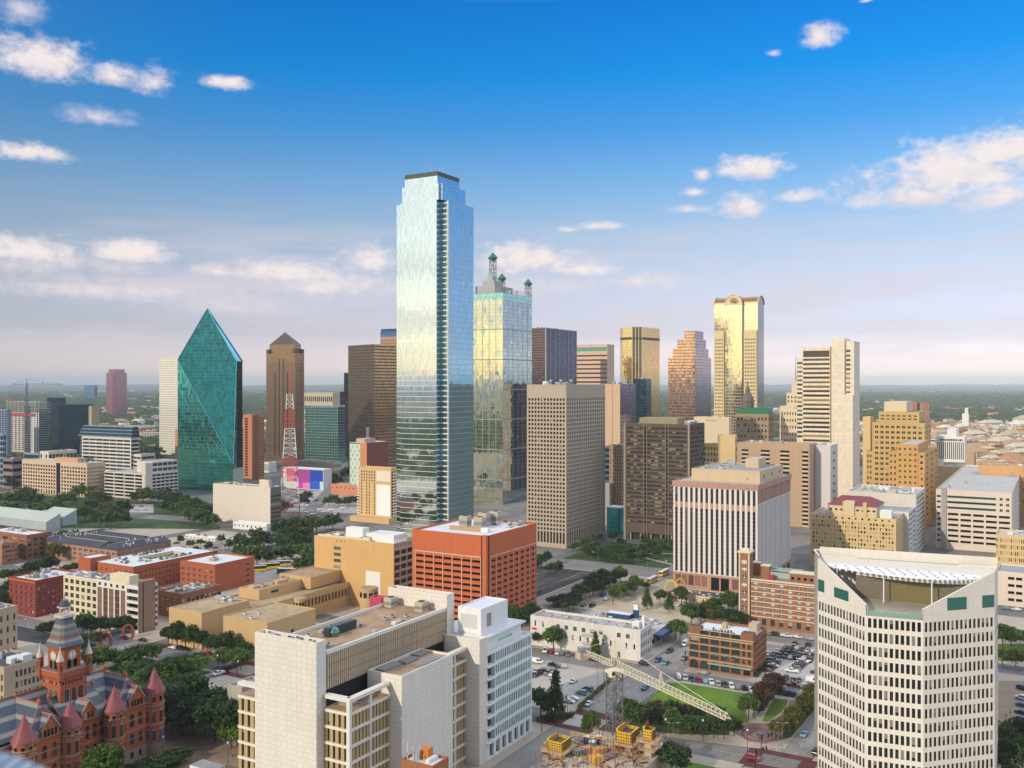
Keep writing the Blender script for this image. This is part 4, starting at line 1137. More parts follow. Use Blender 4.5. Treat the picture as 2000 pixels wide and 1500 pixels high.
 b.block((0, U, V - fx(1622), V - fx(1568)), 0, zt, wst, [grid(1, 1, .96, .9, 0, 0, z0=b.z(697), z1=b.z(683), p=gold, d=.3, wn='window_band'), grid(1, 20, .97, .5, 0, 0, z0=b.z(876), z1=b.z(697), p=gold, d=.4, wn='window_band'), grid(1, 4, .97, .5, 0, 0, z0=b.z(915), z1=b.z(877), p=gk, d=.4, wn='window_band')], (), M['roof white'], .6)
 b.block((.6, U, V - fx(1568) + .01, V), 0, b.z(698), wst, [grid(1, 18, .9, .5, 3, 62, p=gold, d=.4, wn='window_band')], (), M['roof white'], .6)
 b.box('recess', (1, U - 1, V - fx(1626), V - fx(1622) - .01), 0, zt - 1, wall('recess tan', (.45, .3, .16)))
 b.block((-3, U - 3, V - fx(1651), V - fx(1626) - .02), 0, b.z(660), wst, (), (), M['roof white'], .4)
 b.block((.5, U + .3, 0, V - fx(1651) - .02), 0, b.z(666), wst, [grid(1, 10, .75, .5, 2, 0, z0=b.z(770), z1=b.z(677), x0=.3, x1=fx(1668) - fx(1651) - 3, p=gold, d=.5, wn='window_band')], (), M['roof white'], .4)
 b.block((-4, .48, .3, V - fx(1648)), 0, b.z(771), wst, (), (), M['roof white'], .3)
 b.done()
 b = simple('office_block', 'windowless white block in front of the ribbon windowed tower', 1622, 800, 870, 1592, 1636, gwt, (), [grid(1, 9, .3, .3, 4, 5, p=gk)], 'roof white', 2)
 # ochre apartment stack
 for args in ((1694, 905, 800, 1686, 1706, 'narrow ochre tower slice behind the stepped ochre office'),):
  simple('office_block', args[5], args[0] + 6, 930, 814, 1685, 1706, yst, (), (), 'roof tan', 0)
 b = Bld('office_tower', 'stepped ochre office with paired dark windows and a pale box on top', 'office tower', 1806, 880, 1691, 1818); U, V = b.U, b.V
 fx = lambda px: V * (1 - (1806 - px) / 115.)
 gw = lambda n, r, x0, x1, z0, z1: grid(n, r, .62, .5, 1, 1, x0=x0, x1=x1, z0=z0, z1=z1, p=M['glass sash dark'], d=.2)
 pane('glass sash dark', dark=(.012, .011, .012), pb=.06, frame=(.5, .36, .16), fx=2, fy=1, fw=.1, spec=.3, rough=.15)
 b.block((0, U, 0, V - fx(1704)), 0, b.z(826), ye, [gw(9, 15, 1.5, fx(1806) - fx(1704) - 1.5, 6, b.z(828))], [grid(3, 15, .4, .45, 2, 7, p=gk)], M['roof tan'], .8)
 b.block((1, U, V - fx(1704) + .01, V), 0, b.z(885), ye, [gw(2, 9, .6, V - (V - fx(1704)) - .2 if False else fx(1704) - .4, 6, b.z(887))], (), M['roof tan'], .5)
 b.block((2, U - 1, V - fx(1795), V - fx(1716)), b.z(826), b.z(805), ye, [gw(7, 2, 1, fx(1795) - fx(1716) - 1, b.z(825), b.z(808))], (), M['roof tan'], .5)
 b.block((4, U - 2, V - fx(1770), V - fx(1726)), b.z(805), b.z(785), cre, (), (), M['roof light'], .4, part='roof_box')
 b.done()
 b = Bld('office_tower', 'orange brick tower with setback shoulders in front of the ochre office', 'office tower', 1806, 780, 1735, 1832); U, V = b.U, b.V
 fx = lambda px: V * (1 - (1806 - px) / 71.)
 b.block((.8, U, 0, V), 0, b.z(884), yo, [grid(2, 11, .4, .4, 1, 8, x0=.5, x1=fx(1752), p=gk), grid(1, 11, .5, .4, 1, 8, x0=fx(1795), x1=V - .6, p=gk)], [grid(3, 11, .4, .4, 1, 8, p=gk)], M['roof tan'], .8)
 b.block((0, U * .7, V - fx(1793), V - fx(1753)), 0, b.z(868), yo, [grid(4, 13, .42, .42, 2, 8, p=M['glass sash dark'])], (), M['roof light'], .8)
 b.block((-1.5, 2, .1, V - fx(1796)), 0, b.z(926), yo, [grid(1, 6, .3, .4, 1, 8, p=gk)], (), M['roof tan'], .4); b.done()
 b = simple('office_block', 'small white tower with dark vertical stripes and a white penthouse', 1884, 1130, 853, 1829, 1889, wall('bright white', (.86, .82, .78), var=.03), [grid(14, 1, .5, 1, 0, 0, s=.5, z0=zp(898, 1130), z1=zp(864, 1130), p=gk, d=.5, wn='window_strip'), grid(12, 1, .8, 1, 0, 0, s=1, z0=zp(862, 1130), z1=zp(858, 1130), p=M['glass blind'])], (), 'roof white', 0, done=False)
 b.box('penthouse', (2, b.U - 1, b.V * .3, b.V * .62), b.zt - .5, b.zt + 9, MATS['bright white']); b.done()
 simple('office_block', 'plain tan grey block right of the small white striped tower', 1903, 1070, 884, 1885, 1906, tan, (), [grid(4, 12, .4, .9, 1, 2, p=gk)], 'roof grey', 2)
 simple('warehouse', 'low buff block with a flat grey roof at the foot of the white striped tower', 1876, 960, 912, 1832, 1886, yst, (), (), 'roof grey', 4)
 simple('warehouse', 'dark gold windowless bunker beside the orange parking garage', 1912, 880, 935, 1866, 1917, wall('dark gold', (.33, .22, .07), var=.1), (), (), 'roof tan', 0)
 simple('parking_garage', 'large orange parking garage with two dark slots at the right edge', 2010, 800, 912, 1911, None, wall('apricot', (.66, .36, .15), var=.06), [grid(1, 3, .95, .25, 5, 16, x0=34, x1=46, p=od, d=1.2, wn='open_deck'), grid(1, 1, .9, .5, 1, 1, x0=6, x1=9, z0=zp(922, 800), z1=zp(917, 800), p=gk)], (), 'roof tan', 8, U=30)
 # hotel with the dark red hip roof, white block behind, deck garage
 b = Bld('hotel', 'yellow brick hotel under a dark red hipped roof penthouse', 'hotel', 1750, 600, 1583, 1767); U, V = b.U, b.V; zt = b.z(1014)
 yl = wall('yellow brick', (.70, .51, .25), var=.07)
 fx = lambda px: V * (1 - (1750 - px) / 167.)
 hp = pane('glass hotel', dark=(.02, .018, .016), blind=(.66, .52, .32), pb=.58, rough=.3, spec=.3, full=True)
 b.block((0, U, 0, V), 0, zt, yl, [grid(27, 11, .58, .62, 3.2, 2, s=1, p=hp, skip=lambda i, j: i % 3 == 0 and False), grid(12, 1, .3, .6, .6, .5, s=2, z0=zt - 3, z1=zt, p=gk)], [grid(12, 11, .3, .8, 3, 2, p=M['glass bronze'])], M['roof grey'], .9)
 for k in range(8): b.box('pilaster', (-.3, .0, V * (k + .5) / 8 - .35, V * (k + .5) / 8 + .35), 0, zt - 2.5, yl)
 p0 = (3, U * .8, V - fx(1712), V - fx(1617)); zh = zt + 6.5
 b.block(p0, zt - .9, zh, wall('penthouse yellow', (.70, .57, .36)), [grid(9, 1, .5, .3, 1, 2.5, p=gk)], (), None, part='penthouse')
 rr_ = flat('red roof', (.22, .018, .032), .6, var=.15)
 e = .8
 o = [b.P(p0[0] - e, p0[2] - e), b.P(p0[1] + e, p0[2] - e), b.P(p0[1] + e, p0[3] + e), b.P(p0[0] - e, p0[3] + e)]; m = (p0[0] + p0[1]) / 2
 i_ = [b.P(m - .2, p0[2] + 6), b.P(m + .2, p0[2] + 6), b.P(m + .2, p0[3] - 6), b.P(m - .2, p0[3] - 6)]
 b.part('hipped_roof').taper(o, zh, i_, zh + 5, rr_)
 for c_ in (.2, .62): b.box('chimney', (p0[0] - 1.1, p0[0] - .2, p0[2] + (p0[3] - p0[2]) * c_, p0[2] + (p0[3] - p0[2]) * c_ + 2.2), zt - .9, zh + 2.5, yl)
 c_ = p0[2] + (p0[3] - p0[2]) * .45; b.box('dormer', (p0[0] - 1.3, p0[0] + 3, c_, c_ + 6), zt - .9, zh + 3, MATS['penthouse yellow'])
 b.box('roof_hut', (2, 9, 3, 10), zt - .9, zt + 4.5, M['white paint']); b.units(7, (2, U - 2, .5, V * .25), zt - .9, 4)
 b.units(3, (2, 8, V * .86, V - 1), zt - .9, 2); b.done()
 b = Bld('office_block', 'pale concrete block with cluttered roof and louvred side behind the yellow hotel', 'office block', 1789, 660, 1655, 1807); U, V = b.U, b.V; zt = b.z(966)
 b.block((0, U, 0, V), 0, zt, wall('pale concrete', (.68, .62, .54), var=.06), (), [grid(1, 12, .8, .55, 2, 2, p=M['glass dark'], d=.8, wn='window_band')], M['roof light'], 1.2)
 b.units(16, (1, U - 1, 1, V - 1), zt - 1.2, 12, hmax=3.5, wmax=7); b.done()
 b = Bld('parking_garage', 'white parking garage behind the hotel with stepped diagonal slots', 'parking garage', 1775, 628, 1700, 1788); zt = b.z(1000)
 b.block((0, b.U, 0, b.V), 0, zt, wall('garage white', (.66, .64, .62)), (), [grid(2, 10, .8, .45, 1, 1, p=od, d=1., wn='open_deck')], M['roof grey'], .9); b.done()
 b = Bld('office_block', 'cream garage and office block with three green window bands at the right', 'office block', 1976, 668, 1828, 1998); U, V = b.U, b.V; zt = b.z(963)
 fx = lambda px: V * (1 - (1976 - px) / 148.)
 cw = wall('cream concrete', (.74, .63, .52), var=.05); grn = pane('glass deep green', dark=(.008, .05, .045), pb=0., rough=.08)
 b.block((0, U, 0, V), 0, zt, cw,
  [grid(1, 3, .98, .4, 0, 0, x0=fx(1850), x1=fx(1947), z0=b.z(1004), z1=b.z(971), p=grn, d=.5, wn='window_band'), grid(1, 3, .9, .4, 0, 0, x0=.4, x1=fx(1838), z0=b.z(1004), z1=b.z(971), p=grn, d=.5, wn='window_band'),
   grid(2, 3, .5, .45, 0, 0, x0=fx(1950), x1=V - .5, z0=b.z(1004), z1=b.z(971), p=M['glass sash dark'], d=.4), grid(5, 6, .84, .45, 0, 0, x0=fx(1850), x1=V - .5, z0=4, z1=b.z(1006), p=od, d=1.4, wn='open_deck'), grid(1, 6, .7, .45, 0, 0, x0=.4, x1=fx(1838), z0=4, z1=b.z(1006), p=od, d=1.2, wn='open_deck')],
  [grid(1, 9, .7, .5, 3, 3, p=gk, d=.6, wn='window_band')], M['roof light'], 1.)
 b.box('stair_tower', (-1.2, 1, V - fx(1849), V - fx(1839)), 0, zt + 1.2, wall('stair stripe', (.4, .38, .38), kind='panel', pw=30, ph=3.4))
 b.units(9, (2, U - 2, 2, V - 2), zt - 1, 5, hmax=3); b.done()
 simple('office_block', 'yellow brick apartment block cut by the right edge of the view', 2010, 560, 1048, 1945, None, yl, [grid(16, 7, .5, .6, 1.5, 2, p=hp)], (), 'roof light', 3, U=25)
 b = Bld('parking_garage', 'cream parking garage with open decks at the right edge', 'parking garage', 2030, 505, 1947, None, U=25); zt = b.z(1122)
 b.block((0, 25, 0, b.V), 0, zt, cw, [grid(4, 4, .8, .42, 1.6, 1.5, x0=5, x1=b.V, p=od, d=1.2, wn='open_deck')], (), M['roof grey'], .9); b.done()
 # brick hotel with white bands
 bk = wall('brown brick', (.33, .155, .085), var=.12); crm = wall('band cream', (.74, .63, .47), var=.05)
 b = Bld('hotel', 'brown brick hotel banded in cream, left of the big curved office', 'hotel', 1660, 446, 1446, None, U=22); U, V = b.U, b.V; zt = b.z(1150)
 sash = pane('sash white', dark=(.02, .02, .025), blind=(.75, .72, .66), pb=.55, frame=(.8, .78, .74), fx=2, fy=2, fw=.09)
 b.block((0, U, 0, V), 0, zt, bk, [grid(11, 7, .5, .5, 1.2, 5.5, x0=5.5, x1=V - .5, p=sash), grid(11, 1, .5, .75, .3, .5, x0=5.5, x1=V - .5, z0=.3, z1=5.2, p=M['glass steel'])], (), M['roof brown'], 1.)
 bh = (zt - 6.7) / 7
 for k in range(8): b.box('cream_band', (-.28, .0, .2, V - 5.4), 5.2 + k * bh - .05, 5.2 + k * bh + .35, crm)
 b.box('cream_band', (-.4, .4, 0, V - 5.4), zt - .6, zt + .1, crm)
 b.block((-1, 5, V - 5, V + .6), 0, b.z(1098), bk, [grid(1, 8, .5, .5, 2.5, 3, p=sash, d=.3)], [], None, part='corner_tower'); zc = b.z(1098)
 for v_ in (V - 4.9, V - .2): b.box('cream_quoin', (-1.25, -.98, v_, v_ + .6), 0, zc, crm)
 b.box('cream_cap', (-1.5, 5.5, V - 5.5, V + 1.1), zc, zc + .8, crm); b.box('cream_cap', (.2, 4, V - 4, V - .5), zc + .8, zc + 1.8, crm)
 for (a, c_) in ((9, V - 12), (14, V - 6)): b.box('roof_turret', (a, a + 3.5, c_, c_ + 4), zt - 1, zt + 5, bk); b.box('cream_cap', (a - .3, a + 3.8, c_ - .3, c_ + 4.3), zt + 5, zt + 5.6, crm)
 b.block((3, 9, V * .15, V * .55), zt - 1, zt + 4, bk, [grid(7, 1, .5, .5, 1, 1.2, p=gk)], (), M['roof light'], .3, part='penthouse')
 b.box('cream_band', (2.8, 9.2, V * .15 - .2, V * .55 + .2), zt + 4, zt + 4.5, crm)
 pf = MB(); pc = flat('pool frame', (.3, .5, .5), .4)
 for k in range(11):
  p, q = b.P(10 + k, V * .5), b.P(10 + k, V * .82); pf.tube((*p, zt + 3), (*q, zt + 3), .09, pc, 4);
  for e_ in (p, q): pf.tube((*e_, zt - 1), (*e_, zt + 3), .1, pc, 4)
 pf.wallq(b.P(10, V * .82), b.P(10, V * .5), zt - .5, zt + 2.4, flat('pool glass', (.35, .5, .5), .15)); pf.build('pool_frame', b.root)
 b.box('red_canopy', (20, 21.5, V * .1, V * .8), zt - 1, zt + 1.6, flat('canopy red', (.4, .03, .04), .6)); b.box('red_canopy', (5, 8, V - 15, V - 12.5), zt - 1, zt + 1.6, MATS['canopy red'])
 b.done()
 # curved white office in the right foreground
 wo = wall('office white', (.74, .69, .62), var=.05, kind='panel', pw=3, ph=4, mort='grid', streak=.05, mf=.84)
 pts = [(1597, 289), (1691, 267.6), (1803, 262), (1943, 268.5)]
 wp = [((px - 1000) * Y / F, Y) for px, Y in pts]
 r0, r1 = ((1949 - 1000) * 284 / F, 284), ((1601 - 1000) * 303 / F, 303)
 cx_, cy_ = wp[1]
 b = Bld('office_tower', 'big white curved office tower with rows of dark windows and a glazed roof terrace', 'office tower', 1691, 267.6, U=10, V=10)
 loc = lambda p: (p[0] - b.X, p[1] - b.Y)
 def inv(p):
  x, y = loc(p); return (x * b.sn + y * b.cs, -x * b.cs + y * b.sn)
 A = [inv(p) for p in wp] + [inv(r0), inv(r1)]
 zw = 54.0      # head of the top window row
 n_w = (15, 10, 16); rows = 13; fh_ = 4.0
 gw = pane('glass office', dark=(.012, .016, .016), blind=(.3, .28, .24), pb=.28, rough=.12, spec=.3)
 zhs = [(66, 58), (58, 58), (58, 66)]
 for k in range(3):
  b.facade('wall', A[k], A[k + 1], 0, zw + .6, wo, [grid(n_w[k], rows, .62, .66, .0, .4, z0=zw - rows * fh_ + .2, z1=zw + .6, s=.3, p=gw, d=.16)])
 b.facade('wall', A[3], A[4], 0, 66, wo, [grid(4, rows, .6, .6, 0, .4, z0=zw - rows * fh_ + .2, z1=zw + .6, p=gw, d=.4)])
 b.facade('wall', A[4], A[5], 0, 68, wo); b.facade('wall', A[5], A[0], 0, 66, wo)
 L = [loc(p) for p in wp]; r0l, r1l = loc(r0), loc(r1)
 z1_, z2_ = zw + .6, 66.8
 cr_ = b.part('crown')
 lerp = lambda p, q, t: (p[0] + (q[0] - p[0]) * t, p[1] + (q[1] - p[1]) * t)
 # upper wings: cut down diagonally to the terrace, each with a green square pane
 tl, tr2 = 57.6, 57.6
 for (p, q, hl, hr) in ((L[0], L[1], z2_, tl), (L[2], L[3], tr2, z2_)):
  d = math.hypot(q[0] - p[0], q[1] - p[1])
  cr_.poly([(*p, z1_), (*q, z1_), (*q, hr), (*p, hl)], wo, [(0, z1_), (d, z1_), (d, hr), (0, hl)])
  # inner face, half a metre behind
  n = ((q[1] - p[1]) / d * .6, -(q[0] - p[0]) / d * .6)
  p2, q2 = (p[0] - n[0], p[1] - n[1]), (q[0] - n[0], q[1] - n[1])
  cr_.poly([(*q2, z1_), (*p2, z1_), (*p2, hl), (*q2, hr)], wo); cr_.poly([(*p, hl), (*q, hr), (*q2, hr), (*p2, hl)], wo)
 grp = flat('green pane', (.01, .14, .12), .06, .1, spec=.8)
 def pan(p, q, t0, t1, h0, h1):
  d = math.hypot(q[0] - p[0], q[1] - p[1]); n = ((q[1] - p[1]) / d * .05, -(q[0] - p[0]) / d * .05)
  a, c = lerp(p, q, t0), lerp(p, q, t1); mb = MB()
  mb.wallq((a[0] + n[0], a[1] + n[1]), (c[0] + n[0], c[1] + n[1]), h0, h1, grp); mb.build('green_window', b.root)
 pan(L[0], L[1], .01, .15, 57.0, 60.6); pan(L[0], L[1], .36, .66, 56.8, 59.8); pan(L[2], L[3], .33, .6, 56.8, 60.3); pan(L[2], L[3], .82, .99, 56.8, 60.3)
 # terrace floor, glass balustrade, back wall, canopy
 tf = b.part('terrace_floor'); back0, back1 = lerp(L[0], r1l, .62), lerp(L[3], r0l, .45)
 tf.poly([(*L[0], z1_ + .02), (*L[1], z1_ + .02), (*L[2], z1_ + .02), (*L[3], z1_ + .02), (*back1, z1_ + .02), (*back0, z1_ + .02)], wall('terrace stone', (.42, .38, .3)))
 bw = b.part('terrace_back_wall')
 bm0, bm1 = lerp(back0, back1, .2), lerp(back0, back1, .85)
 off = lambda p, k: (p[0] + (L[1][0] + L[2][0]) / 2 * 0, p[1] - k)
 bw.wallq(off(bm0, 3), off(bm1, 3), z1_, 61.6, wall('terrace dark stone', (.2, .17, .12), kind='panel', pw=1.5, ph=.8))
 gm = pane('terrace glass', dark=(.12, .1, .04), pb=0., frame=(.25, .2, .08), fx=9, fy=1, fw=.02); mb = MB(); c0, c1 = lerp(off(bm0, 3.1), off(bm1, 3.1), .3), lerp(off(bm0, 3.1), off(bm1, 3.1), .68); mb.wallq(c0, c1, z1_, 60.6, gm); mb.build('terrace_glazing', b.root)
 ub = MB();
 for t in np.linspace(0, 1, 13)[:-1]:
  f = lambda t: (lerp(off(bm0, 3), off(bm1, 3), t)[0], lerp(off(bm0, 3), off(bm1, 3), t)[1] - 4.2 * math.sin(math.pi * t))
  p, q = f(t), f(t + 1 / 12); ub.wallq(p, q, 61.6, 62.6, wo)
 ub.build('curved_beam', b.root)
 bal = MB(); gg = flat('balustrade glass', (.42, .58, .5), .08, .0, spec=.7)
 bal.wallq(L[1], L[2], z1_ + .05, z1_ + 1.5, gg); bal.wallq(lerp(L[1], L[2], 1), lerp(L[1], L[2], 0), z1_ + .05, z1_ + 1.5, gg); bal.build('glass_balustrade', b.root)
 # canopy: lens of white slats
 can = MB(); ns = 30; wht = flat('canopy white', (.82, .83, .86), .45)
 cb0, cb1 = lerp(back0, back1, .03), lerp(back0, back1, .93)
 for i in range(ns):
  t0, t1 = i / ns, (i + 1) / ns
  p0, p1 = lerp(cb0, cb1, t0), lerp(cb0, cb1, t1)
  d0, d1 = 9.5 * math.sin(math.pi * t0) ** .8, 9.5 * math.sin(math.pi * t1) ** .8
  q0, q1 = (p0[0], p0[1] - d0), (p1[0], p1[1] - d1)
  can.poly([(*q0, 63.3), (*q1, 63.3), (*p1, 63.9), (*p0, 63.9)], wht); can.poly([(*p0, 63.6), (*p1, 63.6), (*q1, 63.0), (*q0, 63.0)], wht)
  can.wallq(q0, q1, 63.0, 63.3, wht)
  m0 = lerp(q0, q1, .5); can.obox((m0[0], m0[1], 62.5), (.16, 0), (0, .35), .5, wht)
  if i % 2 == 0:
   for k_ in range(1, int(d0 / 2) + 1):
    c_ = lerp(p0, q0, k_ * 2 / max(d0, .1) - .1); can.obox((c_[0], c_[1], 63.9 - .6 * (k_ * 2 / d0) + .1), (.3, .02), (.0, .25), .16, M['unit grey'])
 can.build('canopy', b.root)
 for t in (.07, .33, .62, .9):
  p = lerp(cb0, cb1, t); d_ = 8.6 * math.sin(math.pi * t) ** .8; mb = MB(); mb.cyl(p[0], p[1] - d_, .2, z1_, 63.1, wht, 8); mb.build('canopy_column', b.root)
 # sloping white roof behind the canopy, up to the flat top with two sunken wells
 sl = b.part('sloping_roof'); ft = lerp(L[0], r1l, .62), lerp(L[3], r0l, .45)
 k0, k1 = lerp(L[0], r1l, .93), lerp(L[3], r0l, .9); zr = 65.2
 sl.poly([(*ft[0], 63.4), (*ft[1], 63.4), (*k1, zr), (*k0, zr)], wo, [(0, 0), (52, 0), (52, 8), (0, 8)])
 sl.poly([(*L[0], z2_), (*ft[0], 63.4), (*k0, zr)], wo); sl.poly([(*ft[1], 63.4), (*L[3], z2_), (*k1, zr)], wo)
 gt_ = b.part('gutter');
 for i in range(12):
  p, q = lerp(ft[0], ft[1], i / 12), lerp(ft[0], ft[1], (i + 1) / 12); gt_.wallq(p, q, 62.4, 63.4, wall('gutter grey', (.5, .5, .52)))
 tp = b.part('roof'); bk0, bk1 = (r1l[0] + 1.5, r1l[1] + 10), (r0l[0] - 1, r0l[1] + 16)
 w0, w1 = lerp(k0, k1, .22), lerp(k0, k1, .8); x0_, x1_ = lerp(bk0, bk1, .22), lerp(bk0, bk1, .8)
 tp.poly([(*w0, zr), (*w1, zr), (*x1_, zr), (*x0_, zr)], wall('roof pebble', (.46, .42, .38), var=.1))
 wl = b.part('roof_well'); dkb = flat('well dark', (.012, .022, .025), .6)
 for (a, c, d, e_) in ((k0, w0, x0_, bk0), (w1, k1, bk1, x1_)):
  wl.poly([(*a, zr - 2.5), (*c, zr - 2.5), (*d, zr - 2.5), (*e_, zr - 2.5)], dkb)
  Q = [a, c, d, e_]
  for i in range(4):
   p, q = Q[i], Q[(i + 1) % 4]; wl.wallq(q, p, zr - 2.5, zr, dkb); wl.tube((*p, zr), (*q, zr), .35, wo, 5)
 for (p, q) in ((k0, bk0), (bk0, bk1), (bk1, k1)):
  b.part('wall').wallq(q, p, 0, zr, wo); b.part('wall').wallq(p, q, 0, zr, wo)
 b.done(100)
 # sofa and tables on the terrace
 r_ = random.Random(4)
 for i in range(5):
  t = .25 + .13 * i; p = lerp(wp[1], wp[2], t); rt = empty('terrace_table', (p[0], p[1] + 3.2, z1_ + .05), 0, ['round white table, leftmost on the glazed roof terrace', 'round white table, second from the left on the glazed roof terrace', 'round white table in the middle of the glazed roof terrace', 'round white table, second from the right on the glazed roof terrace', 'round white table, rightmost on the glazed roof terrace'][i], 'table', 'tables on the roof terrace')
  mb = MB(); mb.cyl(0, 0, .6, .7, .76, M['white paint'], 12); mb.build('tabletop', rt); mb = MB(); mb.cyl(0, 0, .07, 0, .7, M['metal dark'], 8); mb.cyl(0, 0, .35, 0, .04, M['metal dark'], 10); mb.build('pedestal', rt)
def foreground():
 M = MATS
 gb, gk, od = M['glass blind'], M['glass black'], M['open deck']
 # ---- white stone court tower, bottom centre
 k = 1.03
 ws = wall('travertine', (.77, .72, .65), var=.08, kind='panel', pw=2.2, ph=1.5, streak=.12, mf=.74)
 wt = wall('travertine plain', (.78, .73, .66), var=.06); lou = wall('louvre stone', (.40, .29, .18), var=.08, streak=.16)
 gold = wall('gold spandrel', (.48, .35, .18), var=.08)
 b = Bld('court_building', 'big white stone court tower with a brown gravel roof and a beige louvred side', 'building', 618, 245 * k, U=10, V=10)
 zz = lambda z: H - (H - z) * k
 def blk(u0, u1, v0, v1, z0, z1, mat, Ls=(), Rs=(), roof=None, par=.8, part='wall', **kw):
  b.block((u0 * k, u1 * k, v0 * k, v1 * k), z0, z1, mat, Ls, Rs, roof, par, part=part, **kw)
 blk(0, 3.7, -.0, 21.8, 0, zz(53), ws, roof=M['roof brown'], par=1.2)
 blk(59.5, 63.5, -.6, 22.5, 0, zz(54), ws, roof=M['roof brown'], par=.8)
 blk(3.71, 59.49, 0, 20.5, zz(39.8), zz(50), lou, roof=M['roof brown'], par=1., part='louvred_storey', parmat=wt)
 for j in range(3):
  z0 = zz(39.8) + .25 + j * 3.25
  for i in range(64): b.box('louvre_slat', (4.1 * k + i * .89, 4.1 * k + i * .89 + .5, -.3, -.01), z0, z0 + 2.85, wall('slat stone', (.56, .44, .3), var=.1, streak=.15))
 b.box('fascia', (3.75 * k, 59.4 * k, -.34, -.01), zz(50) - .95, zz(50) + .02, wt)
 blk(3.71, 59.49, .8, 20, 0, zz(39.8), M['black'], part='core')
 # window wings: white frame of ledges and piers, gold panels and dark slots between
 def wing(u0, u1, v0, v1, zt, faces, nfl=8, top=3.6):
  zr = zt - top; fh = 4.35
  L0, W0 = (u1 - u0) * k, abs(v1 - v0) * k
  lo = min(v0, v1) * k; hi = max(v0, v1) * k
  def lay(kind, n, L):
   sp = []
   for j in range(nfl):
    zb = zr - .9 - (j + 1) * fh + .75
    if zb < 0: break
    sp.append((zb, zb + fh - .75))
   return sp
  spL = [grid(4, 1, .42, 1, 0, 0, s=.4, z0=a, z1=c, p=gk, d=.5) for a, c in lay('L', 3, W0)]
  nR = max(4, int(L0 / 1.5))
  spR = [grid(nR, 1, .36, 1, 0, 0, s=.5, z0=a, z1=c, p=gk, d=.5) for a, c in lay('R', nR, L0)]
  b.block((u0 * k, u1 * k, lo, hi), 0, zr, gold, spL, spR, M['roof brown'], .0, part='panel_wall')
  for j in range(nfl + 1):
   zb = zr - .9 - j * fh
   if zb < 0: break
   b.box('ledge', (u0 * k - .35, u0 * k - .01, lo - .35, hi), zb, zb + .75, wt); b.box('ledge', (u0 * k, u1 * k, lo - .35, lo - .01), zb, zb + .75, wt)
  b.box('pier', (u0 * k - .5, u0 * k + .6, lo - .5, lo + .6), 0, zt, wt)
  b.box('pier', (u0 * k + L0 * .5 - .3, u0 * k + L0 * .5 + .3, lo - .45, lo - .02), 0, zr + .02, wt)
  b.box('pier', (u0 * k + L0 * .5 - .3, u0 * k + L0 * .5 + .3, lo - .45, lo + .2), zr + .02, zt - 1, wt)
  # open loggia beams on top
  b.box('loggia_beam', (u0 * k - .5, u0 * k + 1.6, lo + .61, hi), zt - .9, zt, wt); b.box('loggia_beam', (u0 * k + .61, u1 * k, lo - .5, lo + 1.4), zt - .9, zt, wt)
 wing(3, 19.7, -8.4, -.1, zz(39), 'LR')
 wing(44.8, 57.9, -8.6, -.1, zz(39.3), 'R')
 wing(4, 20, 32, 21.9, zz(37), 'L')
 blk(19.8, 44.7, -12.6, -.9, 0, zz(41), ws, roof=M['roof brown'], par=.7)
 for (a, c, d, e) in ((22, 30, -5, -2), (31, 37, -6, -3), (31, 40, -11.5, -8.5), (38.5, 43, -5, -2)): b.unit((a * k, c * k, d * k, e * k), zz(41) - .7, .7, M['louvre'], 'roof_hatch', False)
 blk(58, 62.4, -13.5, -.7, 0, zz(42), ws, roof=M['roof white'], par=.5)
 # white annex with narrow teal windows
 wa = wall('annex white', (.82, .82, .82), var=.03); teal = pane('teal window', dark=(.02, .2, .19), blind=(.2, .42, .42), pb=.4, rough=.1)
 a0 = 62.5; zt = zz(36.8); blL = 28.8
 sp = []
 fh = 4.05
 for j in range(7):
  zb = zt - 3.6 - j * fh - .2
  sp.append(grid(20, 1, .66, 1, 0, 0, s=.1, x0=5.2, x1=blL * k - .6, z0=zb, z1=zb + 2.9, p=teal, d=.18)); sp.append(grid(1, 1, 1, 1, 0, 0, x0=.35, x1=5, z0=zb - .4, z1=zb + 2.9, p=M['glass green'], d=1.6, wn='balcony'))
 sp.append(grid(7, 1, .62, .9, 0, 0, x0=1, x1=blL * k - 1, z0=.4, z1=zt - 3.6 - 6 * fh - 1.2, p=M['glass green'], d=.9))
 blk(a0, a0 + blL, -13.4, 8, 0, zt, wa, (), sp, M['roof white'], 1., part='annex_wall')
 for j in range(7):
  zb = zt - 3.6 - j * fh - .6; b.box('balcony_slab', ((a0) * k - .3, a0 * k + 5.1, -13.4 * k - .9, -13.4 * k - .02), zb - .35, zb, wa)
 sg = pane('pale green band', dark=(.2, .5, .42), pb=0., frame=(.6, .75, .7), fx=8, fy=1, fw=.012)
 blk(a0 + 1.5, a0 + 24, -11.9, 6, zt - 1, zz(41), wa, (), [grid(1, 1, .5, .32, 1, 1.2, x0=3, x1=22, p=sg, d=.15)], None, part='annex_wall')
 b.box('roof_slab', ((a0 + .6) * k, (a0 + 25.5) * k, -13 * k, 7 * k), zz(41), zz(41) + .5, wa, M['roof white'])
 lv = wall('louvre panel', (.5, .5, .48), var=.02)
 blk(63, 79.5, -10.9, -2.4, zz(41) + .5, zz(50), wa, [grid(1, 1, .72, .7, 1.2, 1.2, p=pane('louvre pale', dark=(.4, .4, .38), pb=0, rough=.8), d=.2, wn='louvre_panel')], [grid(1, 1, .3, .7, 1.2, 1.2, x0=0, x1=10, p=M['louvre pale'], d=.2, wn='louvre_panel')], M['roof white'], .3, part='annex_wall')
 # roof furniture of the main slab
 zr = zz(50) - 1
 b.unit((17 * k, 29 * k, 10.5 * k, 12.5 * k), zr, 2.6, flat('duct dark', (.035, .045, .05), .4), 'roof_duct', False)
